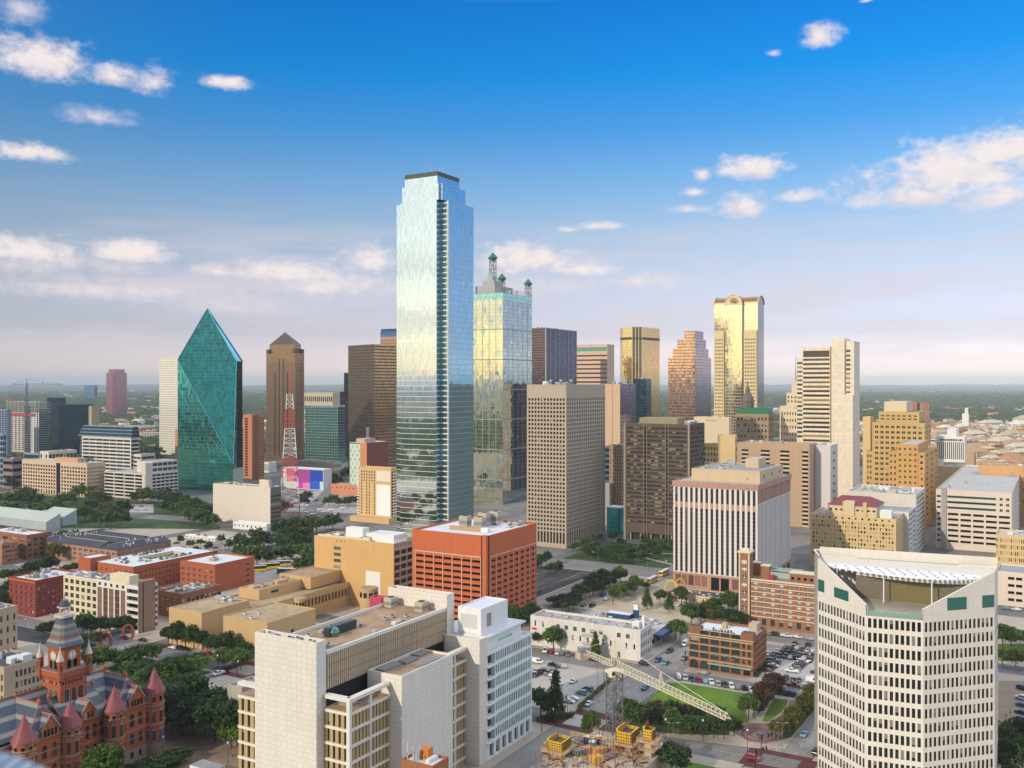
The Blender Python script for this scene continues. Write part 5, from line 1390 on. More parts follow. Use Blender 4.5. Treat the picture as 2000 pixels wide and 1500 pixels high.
 x, y = b.P(19 * k, 10.3 * k); mb = MB(); mb.lathe(x, y, [(.0, zr), (1.3, zr + .3), (1.6, zr + 1.3), (1.1, zr + 2.3), (.1, zr + 2.7)], flat('vent green', (.12, .25, .2), .3, .6), 14); mb.build('ventilator', b.root)
 for (a, c) in ((54, 17), (54, 5)): b.unit((a * k, (a + 3.5) * k, c * k, (c + 3) * k), zr, 3, M['unit tan'])
 b.units(12, (6 * k, 52 * k, 1, 19 * k), zr, 21, hmax=.9, wmax=1.5); b.units(5, (.5, 3.2 * k, 1, 20 * k), zz(53) - 1.2, 6, hmax=1.2, wmax=1.6)
 b.units(6, (5 * k, 18 * k, -7 * k, -1.5 * k), zz(39) - 3.6, 6, hmax=2.2)
 b.box('roof_door', (59.3 * k, 59.48 * k, 9 * k, 9.9 * k), zr, zr + 2.2, flat('door orange', (.5, .2, .03), .6))
 b.done(100)
 # ---- small brick block at the lower edge
 bk = wall('orange brick low', (.44, .17, .08), var=.1, kind='panel', pw=.6, ph=.3)
 b = simple('brick_building', 'small orange brick building with a white roof and antennas at the bottom edge', 845, 243, 1497, 784, 876, bk, [grid(3, 1, .3, .4, 3.5, 14, p=gb)], [grid(2, 1, .3, .4, 3.5, 14, p=gb)], 'roof white', 2, done=False, par=.6)
 b.box('roof_box', (b.U * .5, b.U * .8, b.V * .4, b.V * .65), b.zt - .6, b.zt + 2.4, flat('box orange', (.6, .2, .03), .6, var=.1))
 for i in range(9):
  x, y = b.P(b.U * .2 + (i % 3), b.V * .55 + i * .6); mb = MB(); mb.tube((x, y, b.zt - .6), (x, y, b.zt + 2 + (i % 4) * .5), .09, M['white paint'], 5); mb.obox((x, y, b.zt + .6 + (i % 2)), (.12, 0), (0, .2), .9, M['unit grey']); mb.build('antenna', b.root)
 b.done()
 # ---- red brick parking garage
 rb = wall('red garage brick', (.55, .14, .055), var=.1, streak=.14); cl = wall('garage column', (.62, .5, .38))
 b = Bld('parking_garage', 'bright orange red brick parking garage with cooling towers on its roof', 'parking garage', 951, 456, 805, 1048); U, V = b.U, b.V; zt = b.z(1047)
 zs = zt - 10.8; n = 11; fh = (zs - 3) / n
 b.facade('wall', (0, V), (0, 3.2), 0, zt, rb, [grid(7, n, .86, .45, .6, 3, x0=2, x1=V - 3.4, z1=zs, p=od, d=1.4, wn='open_deck')])
 b.facade('wall', (2.2, 0), (U, 0), 0, zt, rb, [grid(8, n, .64, .45, .6, 3, x0=1, x1=U - 2.5, z1=zs, p=od, d=1.4, wn='open_deck')])
 b.facade('wall', (U, 0), (U, V), 0, zt, rb); b.facade('wall', (U, V), (0, V), 0, zt, rb)
 b.facade('corner_pier', (-.6, 2.3), (-.6, 0), 0, zt + .2, rb); b.facade('corner_pier', (-.6, 0), (1.2, 0), 0, zt + .2, rb); b.facade('corner_pier', (-.6, 2.3), (2, 2.3), 0, zt, rb);
 b.facade('corner_pier', (.5, 3.2), (.5, 2.3), 0, zt - .3, M['black']); b.facade('corner_pier', (1.2, .5), (2.2, .5), 0, zt - .3, M['black']); b.part('roof').poly([(*b.P(*p), zt + .2) for p in ((-.6, 0), (1.2, 0), (1.2, 2.3), (-.6, 2.3))], rb)
 b.roof((0, U, 0, V), zt, M['roof white'], 1., rb)
 bw = (V - 5.4) / 7
 for i in range(8): b.box('column', (-.22, -.01, V - 2 - i * bw - .16, V - 2 - i * bw + .16), 0, zs, cl)
 bw = (U - 5.7) / 8
 for i in range(9): b.box('column', (3.2 + i * bw - .12, 3.2 + i * bw + .12, -.14, -.01), 0, zs, cl)
 b.box('cream_band', (-.22, -.01, 3.4, V - 1.7), zs + .02, zs + .5, cl); b.box('cream_band', (3, U, -.22, -.01), zs + .02, zs + .5, cl)
 for i, (a, c) in enumerate(((.42, .56), (.42, .36), (.62, .44), (.76, .38))):
  b.unit((U * a, U * a + 4.2, V * c, V * c + 5), zt - .4, 5.5 if i < 2 else 6.4, wall('cooling tan', (.5, .42, .34), var=.15), 'cooling_tower')
 b.unit((U * .3, U * .32 + 1, V * .3, V * .72), zt - .9, 1.6, flat('pipe rack', (.5, .3, .14), .6), 'pipe_rack', False); b.unit((U * .27, U * .27 + 3, V * .18, V * .18 + 4), zt - .9, 2, M['white paint'], 'roof_hut', False)
 b.units(5, (U * .6, U * .95, V * .1, V * .3), zt - 1, 3); b.done()
 # ---- ochre office with white penthouse
 oc = wall('ochre plaster', (.66, .41, .17), var=.07, streak=.12); cc = wall('office frame', (.55, .46, .37))
 b = Bld('office_block', 'ochre office block with a white plant penthouse, left of the red brick garage', 'office block', 769, 500, 614, 808); U, V = b.U, b.V; zt = b.z(1062)
 b.facade('wall', (0, V), (0, 0), 0, zt, oc, [grid(1, 7, .9, .52, 4, 8, x0=V * .25, x1=V * .35, p=pane('glass grid', dark=(.08, .1, .12), blind=(.4, .4, .38), pb=.3, frame=(.1, .1, .1), fx=4, fy=2, fw=.03), d=.3), grid(3, 1, .25, .4, .4, 0, x0=V * .27, x1=V * .42, z0=zt - 2.6, z1=zt - .3, p=gk, d=.2)])
 b.facade('wall', (0, 0), (U, 0), 0, zt, cc, [grid(3, 8, .86, .68, 3.4, 1, s=.3, p=pane('office dark', dark=(.02, .018, .022), pb=.1, frame=(.1, .09, .1), fx=3, fy=1, fw=.02), d=.6), grid(14, 1, .4, .9, .3, 0, s=.3, z0=zt - 2.8, z1=zt, p=gk)])
 b.facade('wall', (U, 0), (U, V), 0, zt, oc); b.facade('wall', (U, V), (0, V), 0, zt, oc); b.roof((0, U, 0, V), zt, M['roof white'], .9, oc)
 wp = M['white paint']; b.box('white_panel', (-.12, -.01, V * .16, V * .34), 0, zt - 16, wp)
 b.block((U * .25, U * .9, V * .06, V * .4), zt - .9, zt + 3.4, wp, (), [grid(6, 1, .4, .3, 1, 1.5, p=gk)], M['roof white'], .3, part='penthouse')
 b.box('plant_room', (U * .4, U * .7, V * .48, V * .7), zt - .9, zt + 5, wp); b.box('roof_upstand', (U * .02, U * .1, V * .3, V * .96), zt - .9, zt + .9, wall('cream upstand', (.72, .6, .4)))
 b.units(8, (U * .1, U * .9, V * .1, V * .9), zt - .9, 4); b.done()
 # ---- tan museum complex
 tn = wall('tan museum', (.60, .405, .2), var=.08, streak=.12)
 b = Bld('museum_building', 'low tan museum box with a stained flat roof, behind the row of trees', 'building', 394, 428, 330, 487); zt = b.z(1197); b.block((0, b.U, 0, b.V), 0, zt, tn, (), (), M['roof tan'], .5); b.units(3, (b.U * .7, b.U * .95, b.V * .2, b.V * .9), zt - .5, 3); b.done()
 b = Bld('museum_building', 'low tan museum block with two white roof vents, left of the white court tower', 'building', 522, 412, 436, 617); zt = b.z(1217); b.block((0, b.U, 0, b.V), 0, zt, tn, (), [grid(1, 1, .06, .3, 4, 6, p=gk)], M['roof tan'], .5); b.units(3, (2, b.U * .5, b.V * .4, b.V * .9), zt - .5, 5, [M['white paint']], hmax=1.2, wmax=2); b.done()
 b = Bld('museum_building', 'long tan museum wing with an arcade of square openings and two round turrets', 'building', 500, 455, 440, None, U=75, V=30)
 U, V = 75, 30; zt = 12.5
 b.block((0, U, 0, V), 0, zt, tn, (), [grid(16, 1, .62, .5, 1.2, 3.5, x0=28, x1=70, p=gk, d=1.), ], M['roof tan'], .6)
 b.block((14, U - 6, 12, V - 4), zt - .6, zt + 4.5, tn, (), [grid(1, 1, .3, .4, 1, 1, x0=2, x1=20, p=gk)], M['roof tan'], .5); b.block((45, U - 2, 6, V - 2), zt + 3.9 - 4, zt + 6, tn, (), (), M['roof tan'], .5, part='upper_block')
 for (px, py, r_) in ((585, 1168, 2.6), (721, 1148, 4.6)):
  X_, Y_ = G(px, py, zt + 3); x, y = X_ - b.X, Y_ - b.Y; mb = MB()
  mb.cyl(x, y, r_, 0, zt + 2.2, tn, 20); mb.cyl(x, y, r_ * 1.06, zt + 2.2, zt + 3.2, tn, 20, top=M['roof tan'])
  for i in range(10):
   a = 2 * math.pi * i / 10; mb.obox((x + math.cos(a) * r_, y + math.sin(a) * r_, zt - 1.4), (-math.sin(a) * r_ * .2, math.cos(a) * r_ * .2), (math.cos(a) * .06, math.sin(a) * .06), 2.6, M['black'])
  mb.build('round_turret', b.root)
 b.units(8, (15, 60, 14, 24), zt + 4, 7, hmax=1.5); b.unit((30, 38, 15, 18), zt + 4, 1.8, tn, 'skylight', False)
 b.done()
 b = simple('kiosk', 'small magenta flat roofed block behind the white court tower', 745, 335, 1168, 722, 758, flat('magenta', (.5, .06, .12), .6), (), (), 'roof white', 0, z1=None)
 # ---- white hall and its low wing
 wl = wall('painted white brick', (.78, .74, .68), var=.08, streak=.16, kind='panel', pw=1.2, ph=.5)
 b = Bld('white_hall', 'long white painted hall with a mottled flat roof behind the street corner', 'building', 1251, 409, 1036, 1273); U, V = b.U, b.V; zt = b.z(1231)
 ar = dict(arch=True)
 sw = pane('hall sash', dark=(.03, .035, .035), blind=(.6, .58, .52), pb=.3, frame=(.35, .35, .33), fx=3, fy=3, fw=.03)
 f = lambda px: V * (1 - (1251 - px) / 215.)
 b.block((0, U, 0, V), 0, zt, wl, [grid(9, 1, .42, .6, .0, .0, x0=f(1084), x1=f(1236), z0=8.6, z1=11.8, p=sw, skip=lambda i, j: i == 6), grid(10, 1, .22, .8, 0, 0, x0=f(1100), x1=f(1247), z0=4.6, z1=7.6, p=M['glass dark'], skip=lambda i, j: i in (7,)), dict(grid(2, 1, .2, .62, 0, 0, x0=f(1038), x1=f(1070), z0=8.2, z1=12.4, p=M['glass steel']), **ar), dict(grid(2, 1, .2, .62, 0, 0, x0=f(1038), x1=f(1070), z0=3., z1=7.2, p=M['glass steel']), **ar), dict(grid(1, 1, .5, .9, 0, 0, x0=f(1205), x1=f(1216), z0=.1, z1=3.2, p=M['glass green'], wn='door'), **ar)],
   [grid(5, 3, .5, .62, 1.2, 1, p=sw)], roofm('roof mottled', (.40, .37, .37), 1.1, .3), 1.)
 b.box('red_sign', (-.3, -.02, V - f(1049), V - f(1040)), 7.3, 8.2, flat('sign red', (.6, .03, .02), .5)); b.box('chimney', (U * .6, U * .6 + 1.1, 1.5, 2.6), zt - 1, zt + 4.2, wp); b.box('roof_hut', (U * .4, U * .75, 3, 6), zt - 1, zt + 1.6, wp)
 fe = MB()
 for fl_ in (4.2, 8.2):
  p, q = b.P(-.8, V - f(1140)), b.P(-.8, V - f(1165)); p0, q0 = b.P(0, V - f(1140)), b.P(0, V - f(1165))
  fe.poly([(*p0, fl_), (*q0, fl_), (*q, fl_), (*p, fl_)], M['metal grey']); fe.tube((*p, fl_ + 1), (*q, fl_ + 1), .05, M['metal grey'], 4); fe.tube((*p, fl_ + .5), (*q, fl_ + .5), .04, M['metal grey'], 4)
 fe.tube((*b.P(-.8, V - f(1140)), 8.2), (*b.P(-.8, V - f(1165)), 4.2), .08, M['metal grey'], 4); fe.build('fire_escape', b.root)
 b.units(10, (1, U - 1, 1, V - 1), zt - 1, 13, hmax=1., wmax=1.8); b.done()
 rm = MATS['roof mottled']
 b = Bld('low_workshop', 'low mottled roof workshop with a dark blue canopy behind the white hall', 'building', 1272, 431, U=30, V=44); b.block((0, 30, 0, 44), 0, 6, wall('workshop grey', (.5, .48, .46)), (), [grid(5, 1, .7, .6, 2, .5, p=gk)], rm, .5)
 bl = flat('canopy blue', (.012, .06, .16), .5)
 b.box('blue_canopy', (3, 29, -4, -.05), 3.8, 5.4, bl);
 for a in (4, 12, 20, 28): b.box('canopy_post', (a, a + .3, -3.9, -3.6), 0, 3.8, M['metal grey'])
 b.box('blue_hut', (22, 27, 20, 32), 5.5, 7.6, bl, M['roof white']); b.box('blue_pylon', (26.4, 27, 17, 20), 5.5, 12.5, bl); b.box('white_panel', (26.3, 26.39, 17.2, 19.8), 9.5, 12.3, wp)
 b.units(22, (1, 29, 2, 42), 5.5, 17, hmax=1.1, wmax=3); b.done()
 # ---- old brick warehouse with corner turrets
 ob = wall('old brick', (.29, .125, .06), var=.14, streak=.1); cs = wall('old stone', (.60, .45, .29))
 b = Bld('brick_warehouse', 'old brown brick warehouse with arched ground floor and dark steel windows, above the lawn', 'building', 1471, 387, 1345, 1497); U, V = b.U, b.V; zt = b.z(1247)
 f = lambda px: V * (1 - (1471 - px) / 126.)
 stl = pane('glass steel old', dark=(.018, .04, .038), pb=.14, blind=(.45, .45, .4), frame=(.05, .07, .065), fx=4, fy=4, fw=.025)
 fl = 3.1
 b.block((0, U, 0, V), 0, zt, ob, [grid(5, 4, .8, .72, 0, 0, x0=f(1346), x1=f(1448), z0=4.6, z1=4.6 + 4 * fl, p=stl, d=.4), grid(2, 4, .5, .72, 0, 0, x0=f(1448), x1=f(1469), z0=4.6, z1=4.6 + 4 * fl, p=stl, d=.4), dict(grid(5, 1, .84, .9, 0, 0, x0=f(1346), x1=f(1448), z0=.2, z1=4.2, p=M['glass steel'], d=.6), **ar), dict(grid(1, 1, .7, .9, 0, 0, x0=f(1450), x1=f(1468), z0=.2, z1=4.2, p=gk, d=.6), **ar)],
   [grid(7, 5, .5, .5, 1.6, 1, p=pane('glass brick side', dark=(.03, .03, .035), pb=.4, blind=(.4, .32, .26)), d=.25)], None, back=True)
 b.roof((0, U, 0, V), zt, M['roof white'], 1., ob)
 for j in range(5): b.box('sill_band', (-.16, -.01, .2, V - .2), 4.35 + j * fl - .12, 4.35 + j * fl + .14, cs)
 b.box('cornice', (-.35, -.01, -.3, V + .3), zt - 1.6, zt - 1.2, cs); b.box('cornice', (-.2, -.01, 0, V), zt - 2.6, zt - 2.4, cs)
 for c_ in (0, V - 5): b.box('corner_parapet', (-.25, 4, c_ - .1, c_ + 5), zt - 1.19, zt + 1.7, ob, None); b.box('parapet_well', (.3, 3.5, c_ + .4, c_ + 4.5), zt + 1.71, zt + 1.74, M['roof dark'])
 b.box('awning', (-1.8, -.05, .5, V - f(1385)), 3.3, 3.65, flat('awning green', (.35, .5, .42), .6)); b.box('roof_tower', (U * .62, U * .92, 2, 5.5), zt - 1, zt + 2.6, wall('tower cream', (.5, .4, .3))); b.box('roof_hut', (U * .6, U * .75, V * .55, V * .62), zt - 1, zt + 1.4, wall('hut ochre', (.5, .38, .18)))
 for i in range(13):
  mb = MB(); a, c_ = U * .28 + (i % 3) * .7, V * .35 + i * .85; p = b.P(a, c_); mb.obox((*p, zt - 1), (.28, .1), (-.1, .28), .6 + (i % 4) * .3, [M['metal dark'], M['unit grey'], M['glass green']][i % 3]); mb.build('rooftop_unit', b.root)
 b.done()
 # ---- fast food building with two yellow arches
 b = Bld('restaurant', 'low cream restaurant with a cluttered dark roof in front of the striped block', 'restaurant', 1402, 512, 1302, 1408, U=15); b.block((0, 15, 0, b.V), 0, 4.4, wall('diner cream', (.62, .47, .33)), [grid(3, 1, .12, .6, 1, .2, x0=b.V * .45, x1=b.V, p=gk), grid(6, 1, .8, .5, 1.2, .6, x0=.5, x1=b.V * .42, p=M['glass black'])], (), M['roof dark'], .5)
 b.units(14, (.6, 14.4, 1, b.V - 1), 3.9, 7, hmax=1.2, wmax=1.8); b.box('red_sign', (-3, -2, b.V - 2, b.V + 1.5), 3, 5.4, M['sign red'])
 b.done()
 ya = flat('arch yellow', (.85, .62, .03), .45)
 for nm, px, py, Rr in (('near', 1311, 1160, 3.9), ('far', 1329, 1150, 3.0)):
  X, Y = G(px, py); rt = empty('sign_arch', (X, Y, 0), R(-25), 'yellow arch straddling the restaurant front, ' + ('the larger and nearer of two' if nm == 'near' else 'the smaller one behind'), 'arch'); mb = MB(); P_ = None
  for i in range(17):
   t = math.pi * i / 16; p = (Rr * math.cos(t), 0, Rr * 2. * math.sin(t) ** .8)
   if P_: mb.tube(P_, p, .34, ya, 6)
   P_ = p
  mb.build('arch_band', rt)

def left_side():
 M = MATS
 gb, gk, od = M['glass blind'], M['glass black'], M['open deck']
 sash = M['glass sash']
 # brick blocks of the old quarter
 db = wall('dark red brick', (.25, .045, .032), var=.12); rb = wall('red brick', (.42, .115, .05), var=.1); bb = wall('brown red brick', (.30, .12, .065), var=.14)
 ca = wall('cream facade', (.72, .62, .42), var=.06)
 b = simple('brick_building', 'dark red five storey corner building with white sash windows and a white roof', 69.5, 486, 1134, 18, 158, db, [grid(5, 5, .45, .55, 3, 1, s=.5, p=sash)], [grid(9, 5, .48, .55, 3, 1, s=.5, p=sash)], 'roof white', 7, done=False)
 b.box('cornice', (-.5, b.U, -.5, -.01), b.zt - 1.5, b.zt - .9, db); b.box('cornice', (-.5, -.01, 0, b.V + .3), b.zt - 1.5, b.zt - .9, wall('orange cornice', (.5, .16, .05))); b.done()
 b = Bld('office_block', 'cream and pink corner block with a brown stair tower and white banded corner windows', 'office block', 273, 455, 124, 309); U, V = b.U, b.V; zt = b.z(1145)
 f = lambda px: V * (1 - (273 - px) / 149.)
 pkp = wall('pink panel', (.50, .31, .24), var=.08); wht = wall('white frame', (.76, .70, .64)); bn = wall('brown stair', (.30, .2, .13), var=.08)
 b.facade('wall', (0, V), (0, V - f(193)), 0, zt, ca, [grid(6, 6, .62, .62, 1.2, .5, s=.3, p=M['glass steel'], d=.4), ])
 b.facade('wall', (-.6, V - f(193)), (-.6, V - f(250)), 0, zt + .5, wht, [grid(5, 1, .78, .94, 3.2, .6, s=.2, p=pane('pink infill', dark=(.2, .11, .085), pb=0., rough=.8, spec=.1, frame=(.32, .2, .15), fx=1, fy=6, fw=.02), d=.3, wn='infill_panel'), grid(5, 1, .4, 1, 0, 0, s=.2, z0=zt - 2.4, z1=zt - .8, p=gk)])
 b.facade('wall', (-.6, V - f(250)), (-.6, .4), 0, zt, wht, [grid(1, 6, 1, .62, 1.2, 1, x0=.4, x1=f(273) - f(250) - .6, p=gk, d=1.2, wn='window_band')])
 b.facade('wall', (-.6, .4), (U * .22, .4), 0, zt + 1.8, bn); b.facade('wall', (U * .22, 0), (U * .85, 0), 0, zt + 2, bn); b.facade('wall', (U * .85, .3), (U, .3), 0, zt, wht, [grid(1, 7, .8, .55, 1, 1, p=gk, d=.8, wn='window_band')])
 b.facade('wall', (U, 0), (U, V), 0, zt, ca); b.facade('wall', (U, V), (0, V), 0, zt, ca); b.roof((-.6, U, .4, V), zt, M['roof grey'], .8, wht)
 b.box('stair_tower', (U * .22, U * .85, .01, 3), zt - .8, zt + 2, bn); b.box('penthouse', (U * .3, U * .8, V * .2, V * .45), zt - .8, zt + 3, ca); b.units(9, (1, U - 1, V * .3, V - 1), zt - .8, 5); b.done()
 simple('brick_building', 'red brick warehouse with a plain weathered right wall and a white roof', 420, 543, 1103, 352, 497, rb, [grid(6, 4, .45, .5, 2.8, .6, s=.4, p=sash)], [grid(1, 4, .4, .3, 2, 1, x0=22, x1=29, p=gk)], 'roof white', 2)
 simple('brick_building', 'low brown brick building with a grey cluttered roof in front of the red warehouse', 355, 483, 1160, 309, 432, bb, [grid(4, 2, .5, .5, 1.5, 1, p=sash)], [grid(9, 2, .6, .5, 1.5, 1, p=gb)], 'roof grey', 9)
 b = Bld('apartment_block', 'large red brick apartment block with a white roof around a courtyard', 'apartment block', 260, 544, 186, 416); U, V = b.U, b.V; zt = b.z(1107)
 q0 = (U * .35, U * .8, V * .3, V * .68)
 gs = [grid(8, 4, .4, .5, 2.2, .6, p=sash)]
 b.facade('wall', (0, V), (0, 0), 0, zt, rb, gs); b.facade('wall', (0, 0), (U, 0), 0, zt, rb, [grid(24, 4, .4, .5, 2.2, .6, p=sash)]); b.facade('wall', (U, 0), (U, V), 0, zt, rb); b.facade('wall', (U, V), (0, V), 0, zt, rb)
 for r_ in ((0, q0[0], 0, V), (q0[1], U, 0, V), (q0[0], q0[1], 0, q0[2]), (q0[0], q0[1], q0[3], V)): b.part('roof').poly([(*b.P(r_[0], r_[2]), zt), (*b.P(r_[1], r_[2]), zt), (*b.P(r_[1], r_[3]), zt), (*b.P(r_[0], r_[3]), zt)], M['roof white'])
 a0, a1, c0, c1 = q0; cw = wall('court cream', (.66, .56, .4))
 for p, q in (((a0, c0), (a0, c1)), ((a0, c1), (a1, c1)), ((a1, c1), (a1, c0)), ((a1, c0), (a0, c0))): b.facade('courtyard_wall', q, p, 3, zt, cw, [grid(7, 3, .3, .5, 1, 1, p=gk)])
 b.part('courtyard_floor').poly([(*b.P(a0, c0), 3), (*b.P(a1, c0), 3), (*b.P(a1, c1), 3), (*b.P(a0, c1), 3)], cw)
 for r_, nn in (((2, a0 - 2, 3, V - 3), 12), ((a0, a1, 1, c0 - 1), 16), ((a0, a1, c1 + 1, V - 1), 14)): b.units(nn, r_, zt, nn, [M['metal dark'], M['unit grey'], M['metal grey']], hmax=1.1, wmax=1.7)
 b.block((-4, 10, V - 1, V + 10), 0, zt + 2.5, rb, (), (), M['roof white'], .5); b.done()
 # dark roofed apartments
 dr = roofm('shingle dark', (.075, .08, .10), .5, .8)
 b = Bld('apartment_block', 'long brick apartment block under dark grey shingle roofs around a court', 'apartment block', 228, 620, 80, 334); U, V = b.U, b.V; zt = 11.
 wpk = pane('sash pale', dark=(.04, .05, .07), pb=.3, blind=(.6, .6, .58), frame=(.6, .6, .58), fx=2, fy=1, fw=.08)
 b.facade('wall', (0, V), (0, 0), 0, zt, wall('apartment brick', (.42, .22, .15), var=.15), [grid(14, 3, .6, .6, 1, .5, p=wpk)]); b.facade('wall', (0, 0), (U, 0), 0, zt, MATS['apartment brick'], [grid(30, 3, .55, .6, 1, .5, p=wpk)]); b.facade('wall', (U, 0), (U, V), 0, zt, rb); b.facade('wall', (U, V), (0, V), 0, zt, rb)
 def gable(r_, ax):
  a0, a1, c0, c1 = r_; rf = b.part('roof'); h = 3.2
  P = lambda a, c, z: (*b.P(a, c), z)
  if ax == 'u':
   m = (c0 + c1) / 2; rf.poly([P(a0, c0, zt), P(a1, c0, zt), P(a1, m, zt + h), P(a0, m, zt + h)], dr); rf.poly([P(a1, c1, zt), P(a0, c1, zt), P(a0, m, zt + h), P(a1, m, zt + h)], dr); rf.poly([P(a0, c1, zt), P(a0, c0, zt), P(a0, m, zt + h)], dr); rf.poly([P(a1, c0, zt), P(a1, c1, zt), P(a1, m, zt + h)], dr)
   b.part('ridge_cap').tube(P(a0, m, zt + h), P(a1, m, zt + h), .28, M['unit grey'], 4)
  else:
   m = (a0 + a1) / 2; rf.poly([P(m, c0, zt + h), P(m, c1, zt + h), P(a0, c1, zt), P(a0, c0, zt)], dr); rf.poly([P(m, c1, zt + h), P(m, c0, zt + h), P(a1, c0, zt), P(a1, c1, zt)], dr); rf.poly([P(a0, c0, zt), P(a1, c0, zt), P(m, c0, zt + h)], dr); rf.poly([P(a1, c1, zt), P(a0, c1, zt), P(m, c1, zt + h)], dr)
   b.part('ridge_cap').tube(P(m, c0, zt + h), P(m, c1, zt + h), .28, M['unit grey'], 4)
 w_ = V * .22
 gable((-.6, U, -.6, w_), 'u'); gable((-.6, U, V - w_, V + .6), 'u'); gable((-.6, 14, w_, V - w_), 'v'); gable((U - 14, U + .6, w_, V - w_), 'v'); gable((U * .45, U * .6, w_, V - w_), 'v')
 vr = random.Random(3)
 mb = b.part('roof_vent')
 for i in range(60):
  a, c = vr.uniform(2, U - 2), vr.choice([vr.uniform(1, w_ - 1), vr.uniform(V - w_ + 1, V - 1)]); p = b.P(a, c); mb.obox((*p, zt + 1), (.25, 0), (0, .25), 2.2, vr.choice([M['white paint'], M['unit grey']]))
 b.done()
 simple('brick_building', 'brick office with teal glass strips and a white roof at the left edge', 52, 647, 1045, -30, 98, bb, [grid(5, 4, .6, .5, 2, 1, p=M['glass green'])], [grid(4, 4, .6, .5, 2, 1, p=M['glass green'])], 'roof white', 3)
 simple('brick_building', 'nearer brick office with cream bands at the left edge', 4, 627, 1062, -30, 34, wall('brick banded', (.40, .17, .09), kind='panel', pw=40, ph=3.2), (), [grid(6, 4, .8, .4, 1, 1, p=gb)], 'roof grey', 2)
 # pale sheds with sloping roofs
 sh = roofm('shed roof', (.50, .55, .50), .1); sw = wall('shed wall', (.42, .48, .48))
 for (px, Y, xl, xr, lab) in ((90, 775, -40, 118, 'broad pale green shed with a sloping metal roof at the left'), (122, 800, 62, 150, 'smaller pale grey shed with a sloping metal roof beside the broad pale green shed')):
  b = Bld('shed', lab, 'shed', px, Y, xl, xr); U, V = b.U, b.V; h0, h1 = 7, 13
  P = lambda a, c, z: (*b.P(a, c), z)
  w_ = b.part('wall'); w_.poly([P(0, V, 0), P(0, 0, 0), P(0, 0, h0), P(0, V, h0)], sw); w_.poly([P(0, 0, 0), P(U, 0, 0), P(U, 0, h1), P(0, 0, h0)], sw); w_.poly([P(U, 0, 0), P(U, V, 0), P(U, V, h1), P(U, 0, h1)], sw); w_.poly([P(U, V, 0), P(0, V, 0), P(0, V, h0), P(U, V, h1)], sw)
  b.part('roof').poly([P(-.4, -.4, h0), P(U + .4, -.4, h1), P(U + .4, V + .4, h1), P(-.4, V + .4, h0)], sh); b.done()
 # ---- civic blocks towards the north
 bg = wall('beige grid', (.68, .50, .36), var=.05)
 b = Bld('office_block', 'beige government block with small square windows split by a dark vertical strip', 'office block', 170, 1000, 43, 206); U, V = b.U, b.V; zt = b.z(905)
 b.block((0, U, 0, V), 0, zt, bg, [grid(13, 7, .62, .6, 4, 5.5, x0=1, x1=V * .53, p=gk), grid(9, 7, .62, .6, 4, 5.5, x0=V * .61, x1=V - 1.5, p=gk), grid(13, 1, .5, .95, 0, 0, x0=1, x1=V * .53, z0=.3, z1=5, p=gk), grid(9, 1, .5, .95, 0, 0, x0=V * .61, x1=V - 1.5, z0=.3, z1=5, p=gk), grid(1, 1, .9, .96, 1, .5, x0=V * .535, x1=V * .605, p=M['glass dark'], d=1.2, wn='window_strip')], [grid(22, 7, .5, .5, 4, 5.5, p=M['glass dark'])], M['roof light'], .9)
 b.box('penthouse', (U * .4, U * .9, V * .25, V * .6), zt - .9, zt + 3, wall('orange penthouse', (.62, .36, .2))); b.units(6, (U * .1, U * .9, V * .05, V * .25), zt - .9, 4); b.done()
 wo = wall('white banding', (.72, .66, .57))
 nb = pane('navy strip', dark=(.012, .03, .055), pb=.0, frame=(.5, .48, .42), fx=1, fy=1, fw=.0)
 b = Bld('office_block', 'white office with long dark window bands and a sloped glass side', 'office block', 256, 1130, 160, 272); U, V = b.U, b.V; zt = b.z(855)
 b.block((0, U, 0, V), 0, zt, wo, [grid(7, 12, .96, .55, 2, 2, x0=1.5, x1=V - 1.5, p=M['navy strip'], d=.5)], [grid(1, 11, .96, .6, 2, 2, p=nb, d=.4, wn='window_band')], M['roof light'], .9)
 tg = mirror('navy teal', (.05, .12, .17), 2.5, 4, .2, .8, (.25, .3, .32), wob=.02, linemetal=.0, var=.2)
 w_ = b.part('glass_top'); zt2 = b.z(834)
 w_.taper([b.P(-1, -1), b.P(U, -1), b.P(U, V + 6), b.P(-1, V + 6)], zt + .02, [b.P(3, 0), b.P(U - 2, 0), b.P(U - 2, V + 1), b.P(3, V + 1)], zt2, tg)
 w_.taper([b.P(1, V + .02), b.P(U, V + .02), b.P(U, V + 9), b.P(1, V + 9)], 0, [b.P(1, V + .02), b.P(U, V + .02), b.P(U, V + 4), b.P(1, V + 4)], zt, tg)
 b.block((3, U + 12, -14, -.3), 0, b.z(887), wo, [grid(2, 7, .9, .55, 2, 1, x0=.5, x1=13, p=nb, d=.5)], [grid(1, 7, .9, .55, 2, 1, p=nb, d=.4, wn='window_band')], M['roof light'], .6); b.units(3, (5, U - 5, 3, V - 3), zt2, 3); b.done()
 gw = wall('garage off white', (.68, .62, .54))
 b = Bld('parking_garage', 'off white parking garage with many open decks in front of the green prism tower', 'parking garage', 283, 980, 203, 348); U, V = b.U, b.V; zt = b.z(926)
 b.block((0, U, 0, V), 0, zt, gw, [grid(4, 7, .94, .6, .6, 1, p=od, d=1.2, wn='open_deck')], [grid(6, 7, .9, .6, .6, 1, x0=9, p=od, d=1.2, wn='open_deck'), grid(1, 8, .3, .4, .6, 1, x0=1, x1=4, p=gk), grid(1, 8, .3, .4, .6, 1, x0=5, x1=8, p=gk)], M['roof light'], .8)
